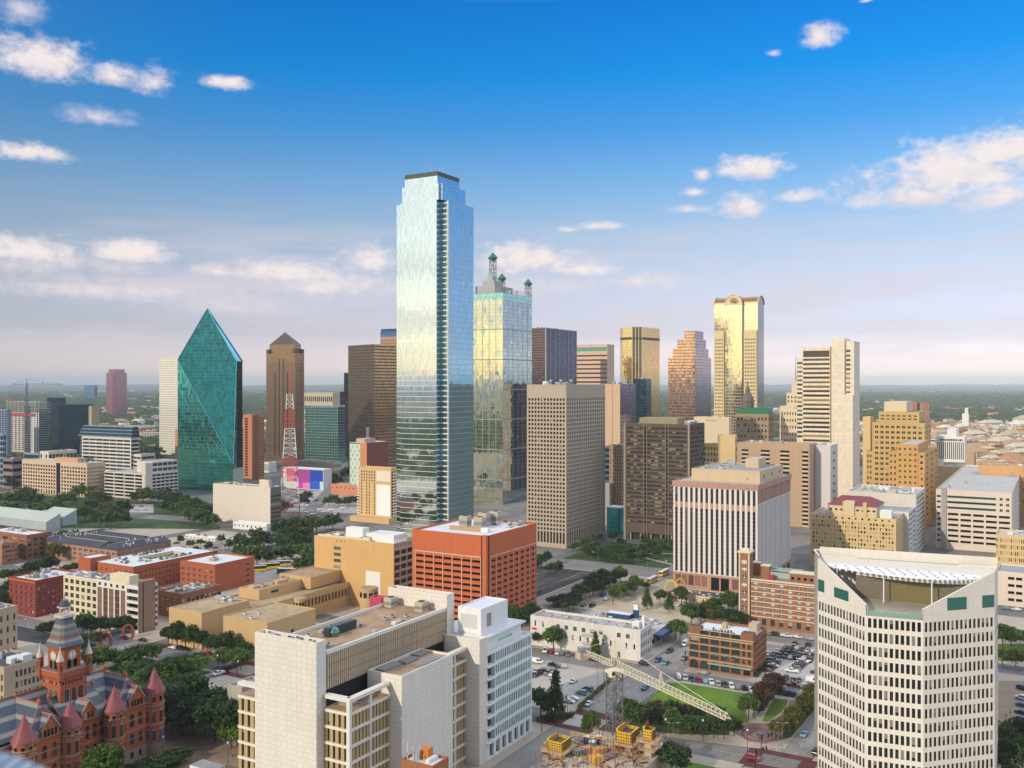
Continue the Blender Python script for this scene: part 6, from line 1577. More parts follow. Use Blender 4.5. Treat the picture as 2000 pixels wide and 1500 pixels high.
 b.block((.5, 9, -.6, 5), 0, b.z(905), gw, (), (), M['roof light'], .5); b.block((16, U + 6, 8, V * .5), zt - .8, b.z(905), gw, (), [grid(5, 2, .9, .6, .4, .6, p=M['navy strip'])], M['roof light'], .5); b.done()
 # low blocks further left
 simple('office_block', 'low white and glass block behind the beige government block', 95, 1120, 882, 76, 150, wo, [grid(2, 4, .3, .5, 1, 1, p=gk)], [grid(8, 3, .85, .6, 1, 1, p=M['glass green'])], 'roof light', 4)
 simple('office_block', 'teal banded low block left of the white and glass block', 78, 1180, 885, 46, 80, wall('teal grey', (.25, .33, .37)), [grid(1, 4, .96, .6, 1, 1, p=M['navy strip'], wn='window_band')], (), 'roof light', 2)
 simple('office_block', 'low plum banded block at the left edge below the tower under construction', 24, 1080, 896, 6, 46, wall('plum band', (.28, .2, .22)), [grid(1, 4, .96, .45, 1, 1, p=gk, wn='window_band')], [grid(1, 4, .96, .45, 1, 1, p=gk, wn='window_band')], 'roof light', 2)
 simple('apartment_block', 'blue glass block cut by the left edge of the view', 6, 1100, 848, -40, 12, wall('blue frame', (.25, .33, .42)), [grid(8, 9, .85, .7, 1, 1, p=M['navy strip'])], [grid(2, 9, .8, .7, 1, 1, p=M['navy strip'])], 'roof light', 0)
 simple('apartment_block', 'blue grey apartment tower at the left edge beside the tower under construction', 14, 1560, 800, -30, 22, wall('blue grey', (.22, .27, .36)), [grid(8, 20, .7, .6, 2, 2, p=M['navy strip'])], (), 'roof grey', 0, cap=30)
 # tower under construction, and its crane
 cw = wall('raw concrete', (.5, .44, .42), var=.12)
 b = Bld('unfinished_tower', 'concrete tower under construction with bare upper floors and a blue glass flank', 'skyscraper', 76, 1640, 13, 98); U, V = b.U, b.V; zt = b.z(784)
 f = lambda px: V * (1 - (76 - px) / 63.)
 b.facade('wall', (0, V), (0, V - f(49)), 0, zt - 20, cw, [grid(5, 18, .5, .5, 1, 3, p=gk)]); b.facade('wall', (-1, V - f(49)), (-1, V - f(60)), 0, zt - 8, tg); b.facade('wall', (0, V - f(60)), (0, 0), 0, zt - 20, wall('new white', (.72, .7, .68)), [grid(3, 18, .5, .5, 1, 3, p=gk)])
 b.facade('wall', (0, 0), (U, 0), 0, zt - 14, tg); b.facade('wall', (U, 0), (U, V), 0, zt - 20, cw); b.facade('wall', (U, V), (0, V), 0, zt - 20, cw)
 for kf in range(6):
  z0 = zt - 20 + kf * 3.6; b.box('floor_slab', (-.5, U + .5, -.5, V + .5), z0, z0 + .7, cw)
  for i in range(9): b.box('column', (.3, 1.3, V * i / 8 - .5 + (i == 0) - (i == 8) * .5, V * i / 8 + .5 + (i == 0) - (i == 8) * .5), z0 + .7, z0 + 3.58, cw)
 b.box('red_screen', (-1.3, -.55, V * .1, V * .95), zt - 26, zt - 21, flat('screen red', (.4, .06, .08), .7)); b.done(80)
 crane_tower('tower_crane', 'tower crane with a level jib on top of the unfinished tower at the far left', ((52 - 1000) * 1630 / F, 1630), 40, zp(752, 1630), 58, 24, R(8), flat('crane grey', (.22, .22, .24), .5, .3), 1.1, .35)
 b = Bld('hotel', 'dark blue glass block with a curved front behind the white banded office', 'hotel', 172, 1560, 100, 182); U, V = b.U, b.V; zt = b.z(790)
 dk = mirror('deep blue glass', (.03, .09, .15), 3, 4, .2, .3, (.01, .03, .05), wob=.02, var=.25)
 pts = [b.P(0, 0)] + [b.P(U, 0), b.P(U, V), b.P(0, V)] + [b.P(-9 * math.sin(math.pi * t), V * (1 - t)) for t in (.15, .3, .5, .7, .85)]
 b.part('curtain_wall').prism(pts, 0, zt, dk, M['roof dark']); b.box('service_core', (1, U + 6, -8, -.05), 0, b.z(793), wall('tan core', (.45, .36, .25), kind='panel', pw=4, ph=3.6)); b.done()
 simple('office_block', 'dark blue glass block behind the tower under construction', 124, 1900, 777, 92, 128, dk, (), (), 'roof dark', 0)
 mv = mirror('mauve tower', (.5, .27, .33), 6.5, 30, 3.2, .5, (.33, .13, .155), wob=.01, linemetal=.0, var=.08, rough=.12)
 b = Bld('office_tower', 'tall mauve granite tower standing alone on the left horizon', 'skyscraper', 222, 3370, 205, 248); zt = b.z(728); U, V = b.U, b.V
 c = 7
 b.part('curtain_wall').prism([b.P(*p) for p in ((c, 0), (U, 0), (U, V), (c, V), (0, V - c), (0, c))], 0, zt, mv, M['roof brown']); b.part('curtain_wall').prism([b.P(*p) for p in ((c + 5, 5), (U - 6, 5), (U - 6, V - 5), (c + 5, V - 5))], zt, b.z(721), mv, M['roof brown']); b.done()
 r_ = empty('office_block', ((177 - 1000) * 5600 / F, 5600, 0), 0, 'blue glass block that widens upwards on the left horizon', 'office block'); mb = MB(); w0, w1, hh = 26, 33, zp(752, 5600)
 mb.taper([(-w0, -20), (w0, -20), (w0, 20), (-w0, 20)], 0, [(-w1, -20), (w1, -20), (w1, 20), (-w1, 20)], hh, mirror('horizon blue', (.2, .42, .58), 8, 8, .5, .8, (.1, .2, .3))); mb.build('curtain_wall', r_)
 # blank beige box, mural building, and neighbours
 bx = wall('bone white', (.72, .63, .54), var=.04)
 b = Bld('television_studio', 'large blank bone coloured box left of the red and white mast', 'building', 528, 800, 416, 549); U, V = b.U, b.V; zt = b.z(952)
 b.facade('wall', (0, V), (0, 0), 0, zt, bx); b.facade('wall', (0, 0), (U, 0), 0, zt, wall('studio side', (.16, .17, .17)), [grid(1, 7, .9, .5, 6, 2, p=M['glass dark'], wn='window_band')]); b.facade('wall', (U, 0), (U, V), 0, zt, bx); b.facade('wall', (U, V), (0, V), 0, zt, bx); b.roof((0, U, 0, V), zt, M['roof tan'], .8, bx); b.box('penthouse', (U * .5, U * .75, V * .12, V * .28), zt - .8, zt + 5, bx); b.units(4, (2, U - 2, V * .4, V - 2), zt - .8, 3); b.done()
 simple('shed', 'low white building with a clipped hedge in front of the blank bone coloured box', 520, 768, 1024, 455, 530, M['white paint'], [grid(8, 1, .3, .4, 1, 1, p=gk)], (), 'roof white', 0)
 b = Bld('studio_building', 'white roofed studio with a magenta and blue painted wall', 'building', 632, 1065, 548, 648); U, V = b.U, b.V; zt = b.z(917)
 b.block((0, U, 0, V), 0, zt, wall('studio white', (.72, .68, .66)), (), (), M['roof white'], .6)
 f = lambda px: V * (632 - px) / 84.
 col = lambda n, c: flat(n, c, .7)
 for (x0, x1, y0, y1, m) in ((576, 606, 919, 945, col('mural violet', (.37, .06, .32))), (606, 631, 919, 941, col('mural blue', (.006, .05, .42))), (581, 592, 945, 957, col('mural magenta', (.75, .01, .45))), (592, 606, 945, 957, col('mural pink', (.75, .25, .5))), (606, 625, 941, 957, col('mural azure', (.005, .1, .62))), (625, 631, 941, 957, col('mural mint', (.5, .72, .72))), (560, 576, 919, 945, col('mural rose', (.7, .15, .25)))):
  b.box('mural_panel', (-.12, -.01, f(x1), f(x0)), b.z(y1), b.z(y0), m)
 b.done()
 simple('office_block', 'low plaza block with a sunken roof court behind the painted studio', 650, 1150, 903, 578, 667, wall('plaza beige', (.52, .42, .34)), (), [grid(8, 3, .5, .5, 1, 1, p=gk)], 'roof tan', 2)
 simple('office_block', 'small white ribbed block at the foot of the coral slab', 525, 1280, 903, 516, 540, M['white paint'], [grid(5, 1, .5, .8, 1, 1, p=gk, wn='window_strip')], (), 'roof light', 0)
 b = Bld('apartment_block', 'block with a mint chequered front and a blank maroon side', 'apartment block', 717, 1010, 683, 758); U, V = b.U, b.V; zt = b.z(865)
 mint = wall('mint panel', (.56, .66, .54))
 b.facade('wall', (0, V), (0, V * .38), 0, zt - 1.5, mint, [grid(5, 12, .3, .5, 1, 1, p=gk, skip=lambda i, j: (i + j) % 2)]); b.facade('wall', (-.5, V * .38), (-.5, 0), 0, zt, wall('orange side', (.62, .25, .12))); b.facade('wall', (-.5, 0), (U, 0), 0, zt, wall('maroon side', (.30, .08, .065), kind='panel', pw=3, ph=3)); b.facade('wall', (U, 0), (U, V), 0, zt, mint); b.facade('wall', (U, V), (0, V), 0, zt, mint)
 b.roof((-.5, U, 0, V), zt, M['roof light'], .7, mint); b.box('penthouse', (U * .1, U * .6, V * .25, V * .75), zt - .7, zt + 4, wall('pink penthouse', (.6, .4, .33)))
 for i in range(3): x, y = b.P(U * .3 + 2 * i, V * .4); mb = MB(); mb.tube((x, y, zt), (x, y, zt + 16), .18, M['white paint'], 5); mb.build('antenna', b.root)
 b.done(60)
 ho = wall('hotel tan', (.68, .46, .22), var=.05); hw = wall('hotel cream', (.82, .72, .56), var=.03)
 b = Bld('hotel', 'tan hotel with a blank white panel before the tallest tower', 'hotel', 764, 815, 702, 774); U, V = b.U, b.V; zt = b.z(914)
 f = lambda px: V * (1 - (764 - px) / 62.)
 b.block((0, U, 0, V), 0, zt, ho, [grid(6, 15, .4, .62, 3, 6, x0=f(704), x1=f(734), p=gk, skip=lambda i, j: i in (1, 4) and j < 11)], [grid(1, 15, .8, .6, 3, 6, p=od, d=1., wn='balcony')], M['roof light'], .8)
 b.box('white_panel', (-.4, -.02, V - f(763), V - f(736)), 6, zt - 15, wall('billboard white', (.9, .88, .86), var=.01, streak=.0)); b.box('white_panel', (-.4, -.02, V - f(763), V - f(736)), zt - 12, zt - 3, hw)
 for j in range(15): z0 = 6 + (zt - 9) / 15 * j; b.box('balcony_slab', (-.6, 3, V + .02, V + 2.2), z0, z0 + 1.2, hw); b.box('balcony_slab', (2, U, -1.6, -.02), z0, z0 + 1.2, hw)
 b.box('podium', (-6, U + 3, -2, V + 6), 0, 4.5, ho); b.done(90)
 simple('brick_building', 'low salmon brick building with a row of small dark openings', 710, 1010, 949, 646, None, wall('salmon brick', (.62, .25, .14)), [grid(8, 1, .3, .35, 2, 6, p=gk)], (), 'roof light', 2, U=14)
 b = simple('apartment_block', 'slim tan brick block with small windows left of the dark brown mesh tower', 1214, 800, 869, 1190, 1227, wall('tan brick slim', (.40, .26, .16), var=.08), [grid(5, 22, .35, .4, 3, 3, p=gk, skip=lambda i, j: (i * 7 + j * 3) % 4 == 0)], [grid(3, 22, .6, .5, 3, 3, p=od, wn='balcony')], 'roof tan', 2)
 simple('office_block', 'narrow blue glass strip building behind the slim tan brick block', 1195, 860, 872, 1181, 1200, wall('pale blue frame', (.4, .5, .58)), [grid(1, 12, .9, .6, 1, 1, p=M['glass green'], wn='window_band')], (), 'roof light', 1)
 simple('office_block', 'plain grey slab at the foot of the concrete grid tower', 1192, 800, 944, 1178, 1196, wall('slab grey', (.42, .38, .37)), (), (), 'roof grey', 0)
 cy = mirror('cyan glass', (.03, .5, .62), 1.8, 3.5, .1, .15, (.1, .5, .6), wob=.02, var=.2)
 b = Bld('pavilion', 'small bright cyan glass pavilion between the grid tower and the brown mesh tower', 'pavilion', 1212, 755, 1185, 1224); zt = b.z(993); b.part('curtain_wall').prism([b.P(0, 0), b.P(b.U, 0), b.P(b.U, b.V), b.P(0, b.V)], 0, zt, cy, M['roof white']); b.box('parapet', (-.2, b.U + .2, -.2, b.V + .2), zt + .01, zt + .6, M['white paint'], M['roof white']); b.done()
 # records building, bottom left
 rc = wall('records stone', (.46, .36, .25), var=.08)
 b = simple('court_building', 'beige stone court building with a dark gravel roof behind the clock tower', 8, 340, 1304, -60, 86, rc, [grid(8, 4, .4, .6, 2, 1, p=M['glass steel'])], [grid(7, 4, .62, .6, 1.6, 1, x0=4, p=M['glass steel'])], 'roof dark', 9, par=.8)
 b = simple('court_building', 'beige stone building cut by the left edge above the court building', -30, 402, 1196, -80, 34, rc, (), [grid(5, 4, .3, .5, 2, 1, p=M['glass steel'])], 'roof white', 2)
 b = simple('shed', 'small concrete ventilation block beside the plaza left of the white court tower', 472, 322, 1343, 444, 520, wall('ribbed concrete', (.5, .46, .4), kind='panel', pw=.7, ph=9, mort='grid'), (), (), 'roof grey', 0)
 # small things of the open ground at the left
 simple('brick_building', 'low tan building with a white roof in the belt before the green prism tower', 350, 860, 1014, 280, 372, wall('low tan', (.55, .36, .22)), [grid(9, 1, .5, .4, 1.5, 1, p=gk)], (), 'roof white', 2)
 simple('low_building', 'long low white roofed building on the open ground left of the blank studio box', 420, 722, 1050, 362, 428, wp_ := M['white paint'], [grid(8, 1, .6, .5, 1, .5, p=gk)], (), 'roof white', 3)
 simple('low_building', 'low white roofed building with a hedge left of the grove', 490, 700, 1055, 440, 500, wp_, [grid(8, 1, .6, .5, 1, .5, p=gk)], (), 'roof light', 3)
 simple('low_building', 'beige garden wall block below the red and white mast', 612, 795, 1022, 545, 640, wall('beige wall', (.6, .48, .33)), (), (), 'roof tan', 0)
 for i, (px, py) in enumerate(((598, 1008), (612, 1012), (624, 1003), (634, 1008), (646, 1004), (655, 1012), (668, 1000))):
  X, Y = G(px, py); rt = empty('satellite_dish', (X, Y, .2), 0, 'white satellite dish in the yard below the tan hotel, ' + ('leftmost' if i == 0 else 'rightmost' if i == 6 else ('second', 'third', 'fourth', 'fifth', 'sixth')[i - 1] + ' from the left'), 'satellite dish', 'satellite dishes below the tan hotel'); mb = MB(); mb.lathe(0, 0, [(.2, 2), (2.2, 2.7), (3, 4), (2.8, 4), (1.8, 3.1), (0, 2.6)], wp_, 14); mb.build('dish_bowl', rt); mb = MB(); mb.cyl(0, 0, .3, 0, 2.1, M['metal grey'], 8); mb.build('pedestal', rt)
 X, Y = G(580, 1092); rt = empty('platform_canopy', (X, Y, 0), R(20), 'reddish roofed tram platform canopy in the grove left of the ochre office', 'canopy'); mb = MB(); mb.obox((0, 0, 4), (12, 0), (0, 2.4), .5, flat('canopy rust', (.35, .14, .1), .7)); mb.build('roof', rt); mb = MB(); [mb.cyl(q, 0, .2, 0, 4, M['metal grey'], 8) for q in (-10, -3, 4, 10)]; mb.build('post', rt)
 # visitor canopy, bottom left
 X, Y = G(405, 1497, 3.6); rt = empty('bus_shelter', (X, Y, 0), R(-30), 'white canopied shelter on the plaza at the lower edge', 'shelter')
 mb = MB(); mb.obox((0, 0, 3.1), (4.8, 0), (0, 2.6), .9, M['white paint'], M['roof grey']); mb.build('canopy', rt); mb = MB(); mb.obox((0, .4, 0), (4, 0), (0, 1.8), 3.1, M['glass green']); mb.build('glass_wall', rt); mb = MB(); mb.obox((2.2, -2.65, 3.35), (1.2, 0), (0, .03), .5, flat('shelter red', (.5, .12, .12), .6)); mb.build('red_panel', rt)
 # red and white lattice mast
 X, Y = G(566, 1018); rt = empty('broadcast_mast', (X, Y, 0), 0, 'tall lattice mast painted in red and white bands', 'mast'); zt = zp(770, Y)
 rd, wh = flat('mast red', (.62, .05, .045), .5), flat('mast white', (.82, .8, .78), .5)
 seg = lambda k: rd if k < .12 or .34 < k < .5 or .7 < k < .86 else wh
 mb = MB(); lattice(mb, (0, 0, 0), (0, 0, zt), 9, 2.4, 26, seg, .34, .5, 12); mb.build('lattice_frame', rt)
 mb = MB(); mb.tube((0, 0, zt), (0, 0, zp(712, Y)), .5, rd, 6, .2); mb.build('spire', rt)
 for i, z in enumerate((14, 30, 44, 62)):
  mb = MB(); mb.lathe(9 - i, -6, [(0, z), (1.3, z + .4), (1.9, z + 1.6), (0, z + .6)], wh, 10); mb.build('dish', rt)

def crane_tower(name, label, xy, z0, zj, jib, cj, ang, mat, hw=1., r=.12, hwj=.9, mm=None):
 rt = empty(name, (xy[0], xy[1], z0), ang, label, 'crane'); h = zj - z0
 mb = MB(); lattice(mb, (0, 0, 0), (0, 0, h), hw, hw, max(6, int(h / (hw * 1.5))), mm or mat, r * (1.9 if mm else 1), .6, 0); mb.build('mast', rt)
 def truss(nm, x0, x1, hh):
  mb = MB(); n = max(6, int(abs(x1 - x0) / 1.9)); w = hh * .6
  for i in range(n):
   a, b = x0 + (x1 - x0) * i / n, x0 + (x1 - x0) * (i + 1) / n
   taper_ = lambda k: 1 - .35 * k / n
   ta, tb = taper_(i), taper_(i + 1)
   for s in (-1, 1):
    mb.tube((a, s * w, h + 1), (b, s * w, h + 1), r * .9, mat, 4); mb.tube((a, s * w, h + 1), ((a + b) / 2, 0, h + 1 + hh * 1.5 * ta), r * .6, mat, 4); mb.tube(((a + b) / 2, 0, h + 1 + hh * 1.5 * ta), (b, s * w, h + 1), r * .6, mat, 4)
   mb.tube((a, -w, h + 1), (b, w, h + 1), r * .5, mat, 4); mb.tube((a, -w, h + 1), (a, w, h + 1), r * .5, mat, 4); mb.tube((a, 0, h + 1 + hh * 1.5 * ta), (b, 0, h + 1 + hh * 1.5 * tb), r * .9, mat, 4)
  mb.build(nm, rt)
 truss('jib', hw, jib, hwj); truss('counter_jib', -hw, -cj, hwj * .7)
 ap = h + jib * .19
 mb = MB()
 for s in (-1, 1): mb.tube((0, s * hw * .8, h), (0, 0, ap), r, mat, 5); mb.tube((hw, s * hw * .8, h), (0, 0, ap), r * .8, mat, 4)
 mb.build('apex_frame', rt)
 mb = MB(); q = jib * .45; kp = (q, 0, h + 1 + jib * .095)
 for s in (-1, 1): mb.tube((q - .5, s * hwj * .6, h + 1), kp, r * .8, mat, 4); mb.tube((q + .5, s * hwj * .6, h + 1), kp, r * .8, mat, 4)
 mb.build('king_post', rt); mb = MB(); mb.tube((0, 0, ap), kp, r * .6, mat, 4); mb.tube(kp, (jib * .97, 0, h + 1 + hwj * 1.), r * .6, mat, 4); mb.tube((0, 0, ap), (-cj * .9, 0, h + 1.5), r * .6, mat, 4); mb.build('tie_cable', rt)
 mb = MB(); mb.obox((-cj * .85, 0, h - 1.2), (1.6, 0), (0, hw * .9), 2.6, flat('counterweight', (.55, .45, .36), .8)); mb.obox((-cj * .8, 0, h + 1.6), (1.2, 0), (0, hw), 1.6, MATS['metal grey']); mb.build('counterweight', rt)
 mb = MB(); mb.obox((hw * 1.2, -hw * 1.3, h - 1.2), (.9, 0), (0, .8), 2.2, mat); mb.obox((hw * 1.2 + .92, -hw * 1.3, h - .5), (.02, 0), (0, .6), 1.1, MATS['glass dark']); mb.build('cab', rt)
 mb = MB(); mb.obox((0, 0, h - .8), (hw * 1.2, 0), (0, hw * 1.2), .9, mat); mb.build('slewing_ring', rt)
 return rt
def old_courthouse():
 M = MATS
 bk = wall('sandstone red', (.45, .125, .05), var=.12, kind='panel', pw=.9, ph=.45, streak=.08); st = wall('grey granite', (.30, .24, .19), var=.12); tr = wall('stone trim', (.34, .25, .19)); orr = flat('ridge orange', (.48, .14, .055), .7, var=.1)
 cone = flat('cone tile', (.27, .07, .08), .55, var=.15)
 # striped slate
 m, N, bs = newmat('striped slate'); z = N.xyz(N.n('ShaderNodeNewGeometry').outputs['Position'])[2]
 f = N.m('FRACT', N.m('DIVIDE', z, 3.1)); n = N.noise(N.n('ShaderNodeNewGeometry').outputs['Position'], 1.6, 3)
 base = N.mix(N.m('MULTIPLY', n, .8), (.035, .06, .095), (.085, .11, .15))
 c = N.mix(N.m('LESS_THAN', f, .3), base, (.27, .27, .26)); c = N.mix(N.m('MULTIPLY', N.m('GREATER_THAN', f, .3), N.m('LESS_THAN', f, .36)), c, (.2, .12, .12))
 N.put(bs.inputs['Base Color'], c); bs.inputs['Roughness'].default_value = .6; MATS['striped slate'] = m
 m, N, bs = newmat('tower slate'); z = N.xyz(N.n('ShaderNodeNewGeometry').outputs['Position'])[2]
 c = N.ramp(N.m('DIVIDE', N.m('SUBTRACT', z, 38.5), 9.), [(0, (.07, .1, .15)), (.2, (.09, .12, .17)), (.22, (.33, .34, .3)), (.33, (.16, .1, .08)), (.42, (.25, .08, .08)), (.5, (.15, .25, .23)), (.62, (.12, .1, .09)), (.72, (.32, .3, .28)), (.8, (.14, .1, .1)), (.9, (.06, .1, .15))])
 N.put(bs.inputs['Base Color'], c); bs.inputs['Roughness'].default_value = .6; MATS['tower slate'] = m
 sl = M['striped slate']
 gl = pane('court window', dark=(.015, .016, .02), pb=.3, blind=(.16, .1, .08), frame=(.2, .14, .1), fx=2, fy=3, fw=.05)
 gbl = pane('court blue window', dark=(.02, .09, .2), pb=.2, blind=(.05, .14, .25))
 o = W(160, 255)
 b = Bld('courthouse', 'old red brick courthouse with conical turrets, striped slate roofs and a clock tower', 'courthouse', 0, o[1], X=o[0], U=49, V=28)
 # b.P(u-160, v-255)
 ze = 17.6; g0 = 4.
 ar = dict(arch=True)
 def run(p, q, L, n, cols=gl):
  return
 U = 49
 # stone base then two brick storeys with arched openings; the middle of the front is set back
 def front(x0, x1, c, n, lower=gl):
  L = x1 - x0
  b.facade('stone_base', (x0, c - .15), (x1, c - .15), 0, g0, st, [grid(n, 1, .4, .62, .3, .3, p=M['glass black'], d=.5)])
  b.part('stone_base').poly([(*b.P(x0, c - .15), g0), (*b.P(x1, c - .15), g0), (*b.P(x1, c), g0), (*b.P(x0, c), g0)], st)
  b.facade('wall', (x0, c), (x1, c), g0, ze, bk, [dict(grid(n, 1, .52, .74, 0, 0, z0=g0 + .8, z1=g0 + 5.4, p=lower, d=.5), **ar), dict(grid(n, 1, .52, .8, 0, 0, z0=g0 + 6.4, z1=g0 + 11.6, p=gl, d=.5), **ar)])
  b.box('stone_band', (x0, x1, c - .25, c - .01), g0 + 5.7, g0 + 6.1, tr); b.box('stone_band', (x0, x1, c - .3, c - .01), ze - .7, ze - .1, tr)
  b.box('stone_band', (x0, x1, c - .12, c - .01), g0 + 9.1, g0 + 9.4, tr); b.box('stone_band', (x0, x1, c - .12, c - .01), g0 + 3.2, g0 + 3.4, tr)
 front(35.5, 48, 0, 4, gbl); front(20, 33, 3.2, 5); front(5.5, 18, 0, 4); front(-14, 3, 3.2, 5)
 for a, c0, c1 in ((48.9, 0, 28),): b.facade('wall', (a, c0), (a, c1), 0, ze, bk, [grid(8, 3, .4, .5, 2, 2, p=gl)])
 b.facade('wall', (48.9, 28), (-14, 28), 0, ze, bk); b.facade('wall', (-14, 28), (-14, 3.2), 0, ze, bk)
 for a in (18, 33): b.facade('wall', (a, 0), (a, 3.2), 0, ze, bk)
 b.facade('wall', (20, 3.2), (20, 0), 0, ze, bk); b.facade('wall', (35.5, 3.2), (35.5, 0), 0, ze, bk); b.facade('wall', (5.5, 3.2), (5.5, 0), 0, ze, bk)
 # roofs: long ridge plus two cross wings
 rf = b.part('slate_roof'); rc = b.part('ridge_cap')
 P = lambda a, c, z: (*b.P(a, c), z)
 zr = 26.5
 def hip(a0, a1, c0, c1, zt, along, ins=3.2):
  if along == 'u':
   m_ = (c0 + c1) / 2; A, B_ = P(a0 + ins, m_, zt), P(a1 - ins, m_, zt)
   rf.poly([P(a0, c0, ze), P(a1, c0, ze), B_, A], sl); rf.poly([P(a1, c1, ze), P(a0, c1, ze), A, B_], sl); rf.poly([P(a0, c1, ze), P(a0, c0, ze), A], sl); rf.poly([P(a1, c0, ze), P(a1, c1, ze), B_], sl)
  else:
   m_ = (a0 + a1) / 2; A, B_ = P(m_, c0 + ins, zt), P(m_, c1 - ins, zt)
   rf.poly([P(a0, c1, ze), P(a0, c0, ze), A, B_], sl); rf.poly([P(a1, c0, ze), P(a1, c1, ze), B_, A], sl); rf.poly([P(a0, c0, ze), P(a1, c0, ze), A], sl); rf.poly([P(a1, c1, ze), P(a0, c1, ze), B_], sl)
  rc.tube(A, B_, .22, orr, 5)
  x = [P(a0, c0, ze), P(a1, c0, ze), P(a1, c1, ze), P(a0, c1, ze)]
  for p, q in ((x[0], A), (x[3], A if along == 'u' else B_), (x[1], B_ if along == 'u' else A), (x[2], B_)): rc.tube(p, q, .11, orr if p in (x[0], x[1]) else sl, 4)
  for e_ in (A, B_): rc.lathe(e_[0], e_[1], [(.5, e_[2]), (.6, e_[2] + .8), (.2, e_[2] + 1.3), (.05, e_[2] + 2.2)], orr, 6)
 hip(-14, 49, 5, 28.4, zr, 'u', 6); hip(34.5, 49.2, -.4, 22, zr - .6, 'v', 5.5); hip(4.6, 19, -.4, 22, zr - .6, 'v', 5.5); hip(19, 34.5, 2.9, 20, zr - 2.2, 'u', .2)
 # dormer gables on the front
 def gab(a0, a1, c, zt, n):
  w_ = MB(); m_ = (a0 + a1) / 2
  w_.poly([P(a0, c, ze - .6), P(a1, c, ze - .6), P(a1, c, ze + 2), P(m_, c, zt), P(a0, c, ze + 2)], bk)
  w_.poly([P(a1, c, ze - .6), P(a1, c + 3, ze - .6), P(a1, c + 3, ze + 2), P(a1, c, ze + 2)], bk); w_.poly([P(a0, c + 3, ze - .6), P(a0, c, ze - .6), P(a0, c, ze + 2), P(a0, c + 3, ze + 2)], bk)
  w_.poly([P(a1, c, ze + 2), P(a1, c + 8, ze + 2), P(m_, c + 8, zt), P(m_, c, zt)], sl); w_.poly([P(a0, c + 8, ze + 2), P(a0, c, ze + 2), P(m_, c, zt), P(m_, c + 8, zt)], sl)
  w_.tube(P(a0 - .2, c - .1, ze + 1.8), P(m_, c - .1, zt + .2), .3, tr, 4); w_.tube(P(a1 + .2, c - .1, ze + 1.8), P(m_, c - .1, zt + .2), .3, tr, 4); w_.tube(P(m_, c, zt), P(m_, c + 8, zt), .28, orr, 5)
  for i in range(n):
   a = a0 + (a1 - a0) * (i + 1) / (n + 1); x, y = b.P(a, c - .04); w_.obox((x, y, ze), (.36 * b.sn, .36 * b.cs), (-.05 * b.cs, .05 * b.sn), 2., M['glass black']); w_.obox((x, y, ze - .3), (.5 * b.sn, .5 * b.cs), (-.08 * b.cs, .08 * b.sn), .25, tr)
  w_.build('dormer_gable', b.root)
 gab(38.8, 44.6, -.5, ze + 6, 4); gab(24, 29, 2.4, ze + 5.4, 3); gab(9, 14.6, -.5, ze + 6, 4)
 # turrets
 def turret(a, c, r_, zt, zc, base=True):
  x, y = b.P(a, c); w_ = MB()
  w_.cyl(x, y, r_ + .15, 0, g0, st, 18); w_.cyl(x, y, r_, g0, zt, bk, 18)
  for zb in (g0 + 5.8, g0 + 11.9, zt - .5): w_.cyl(x, y, r_ + .18, zb, zb + .45, tr, 18)
  o_ = w_.build('turret', b.root)
  def ring(z0, h, w__, n, mat, ph):
   for i in range(n):
    an = 2 * math.pi * i / n + ph
    mb = MB(); ex = (-math.sin(an) * w__, math.cos(an) * w__); ey = (math.cos(an) * .06, math.sin(an) * .06)
    mb.obox((x + math.cos(an) * r_, y + math.sin(an) * r_, z0), ex, ey, h, mat)
    p0 = Vector((x + math.cos(an) * (r_ + .06), y + math.sin(an) * (r_ + .06), z0 + h))
    mb.obox((x + math.cos(an) * r_, y + math.sin(an) * r_, z0 + h + .02), (ex[0] * 1.3, ex[1] * 1.3), (ey[0] * 2.4, ey[1] * 2.4), .35, tr); mb.obox((x + math.cos(an) * r_, y + math.sin(an) * r_, z0 - .3), (ex[0] * 1.3, ex[1] * 1.3), (ey[0] * 3, ey[1] * 3), .28, tr)
    mb.build('window', o_)
  ring(zt - 3, 1.8, .42, 9, M['glass black'], .2); ring(g0 + 6.6, 3.6, .55, 8, gl, .35); ring(g0 + .9, 3.2, .55, 8, gbl if a > 30 else gl, .35); ring(.9, 2.2, .4, 8, M['glass black'], .35)
  k = MB(); k.lathe(x, y, [(r_ + .55, zt - .1), (r_ + .3, zt + .5), (r_ * .62, zt + (zc - zt) * .45), (r_ * .25, zt + (zc - zt) * .82), (.12, zc), (.05, zc + 1.4)], cone, 20)
  k.build('conical_roof', o_, smooth=True)
 for a, zt, zc in ((49, 20.2, 27.4), (34, 18.6, 25.6), (18.6, 18.6, 25.6), (4.2, 18.6, 25.6)): turret(a, .3, 3.05, zt, zc)
 turret(33, 27.5, 2.4, 20, 26.); turret(0, 27.5, 2.6, 19.5, 26)
 # clock tower
 tx, ty = b.P(26, 13.5); th = b.th
 def sq(hw, ch=0.):
  if ch <= 0: pts = [(-hw, -hw), (hw, -hw), (hw, hw), (-hw, hw)]
  else: pts = [(-hw + ch, -hw), (hw - ch, -hw), (hw, -hw + ch), (hw, hw - ch), (hw - ch, hw), (-hw + ch, hw), (-hw, hw - ch), (-hw, -hw + ch)]
  return [(tx + a * b.sn - c_ * b.cs, ty + a * b.cs + c_ * b.sn) for a, c_ in pts]
 t = MB(); t.prism(sq(4.5), 10, 29, bk); t.taper(sq(4.5), 29, sq(5.), 30.2, bk, False); t.prism(sq(5.), 30.2, 31.6, bk, tr); t.prism(sq(5.15), 31.6, 31.95, tr)
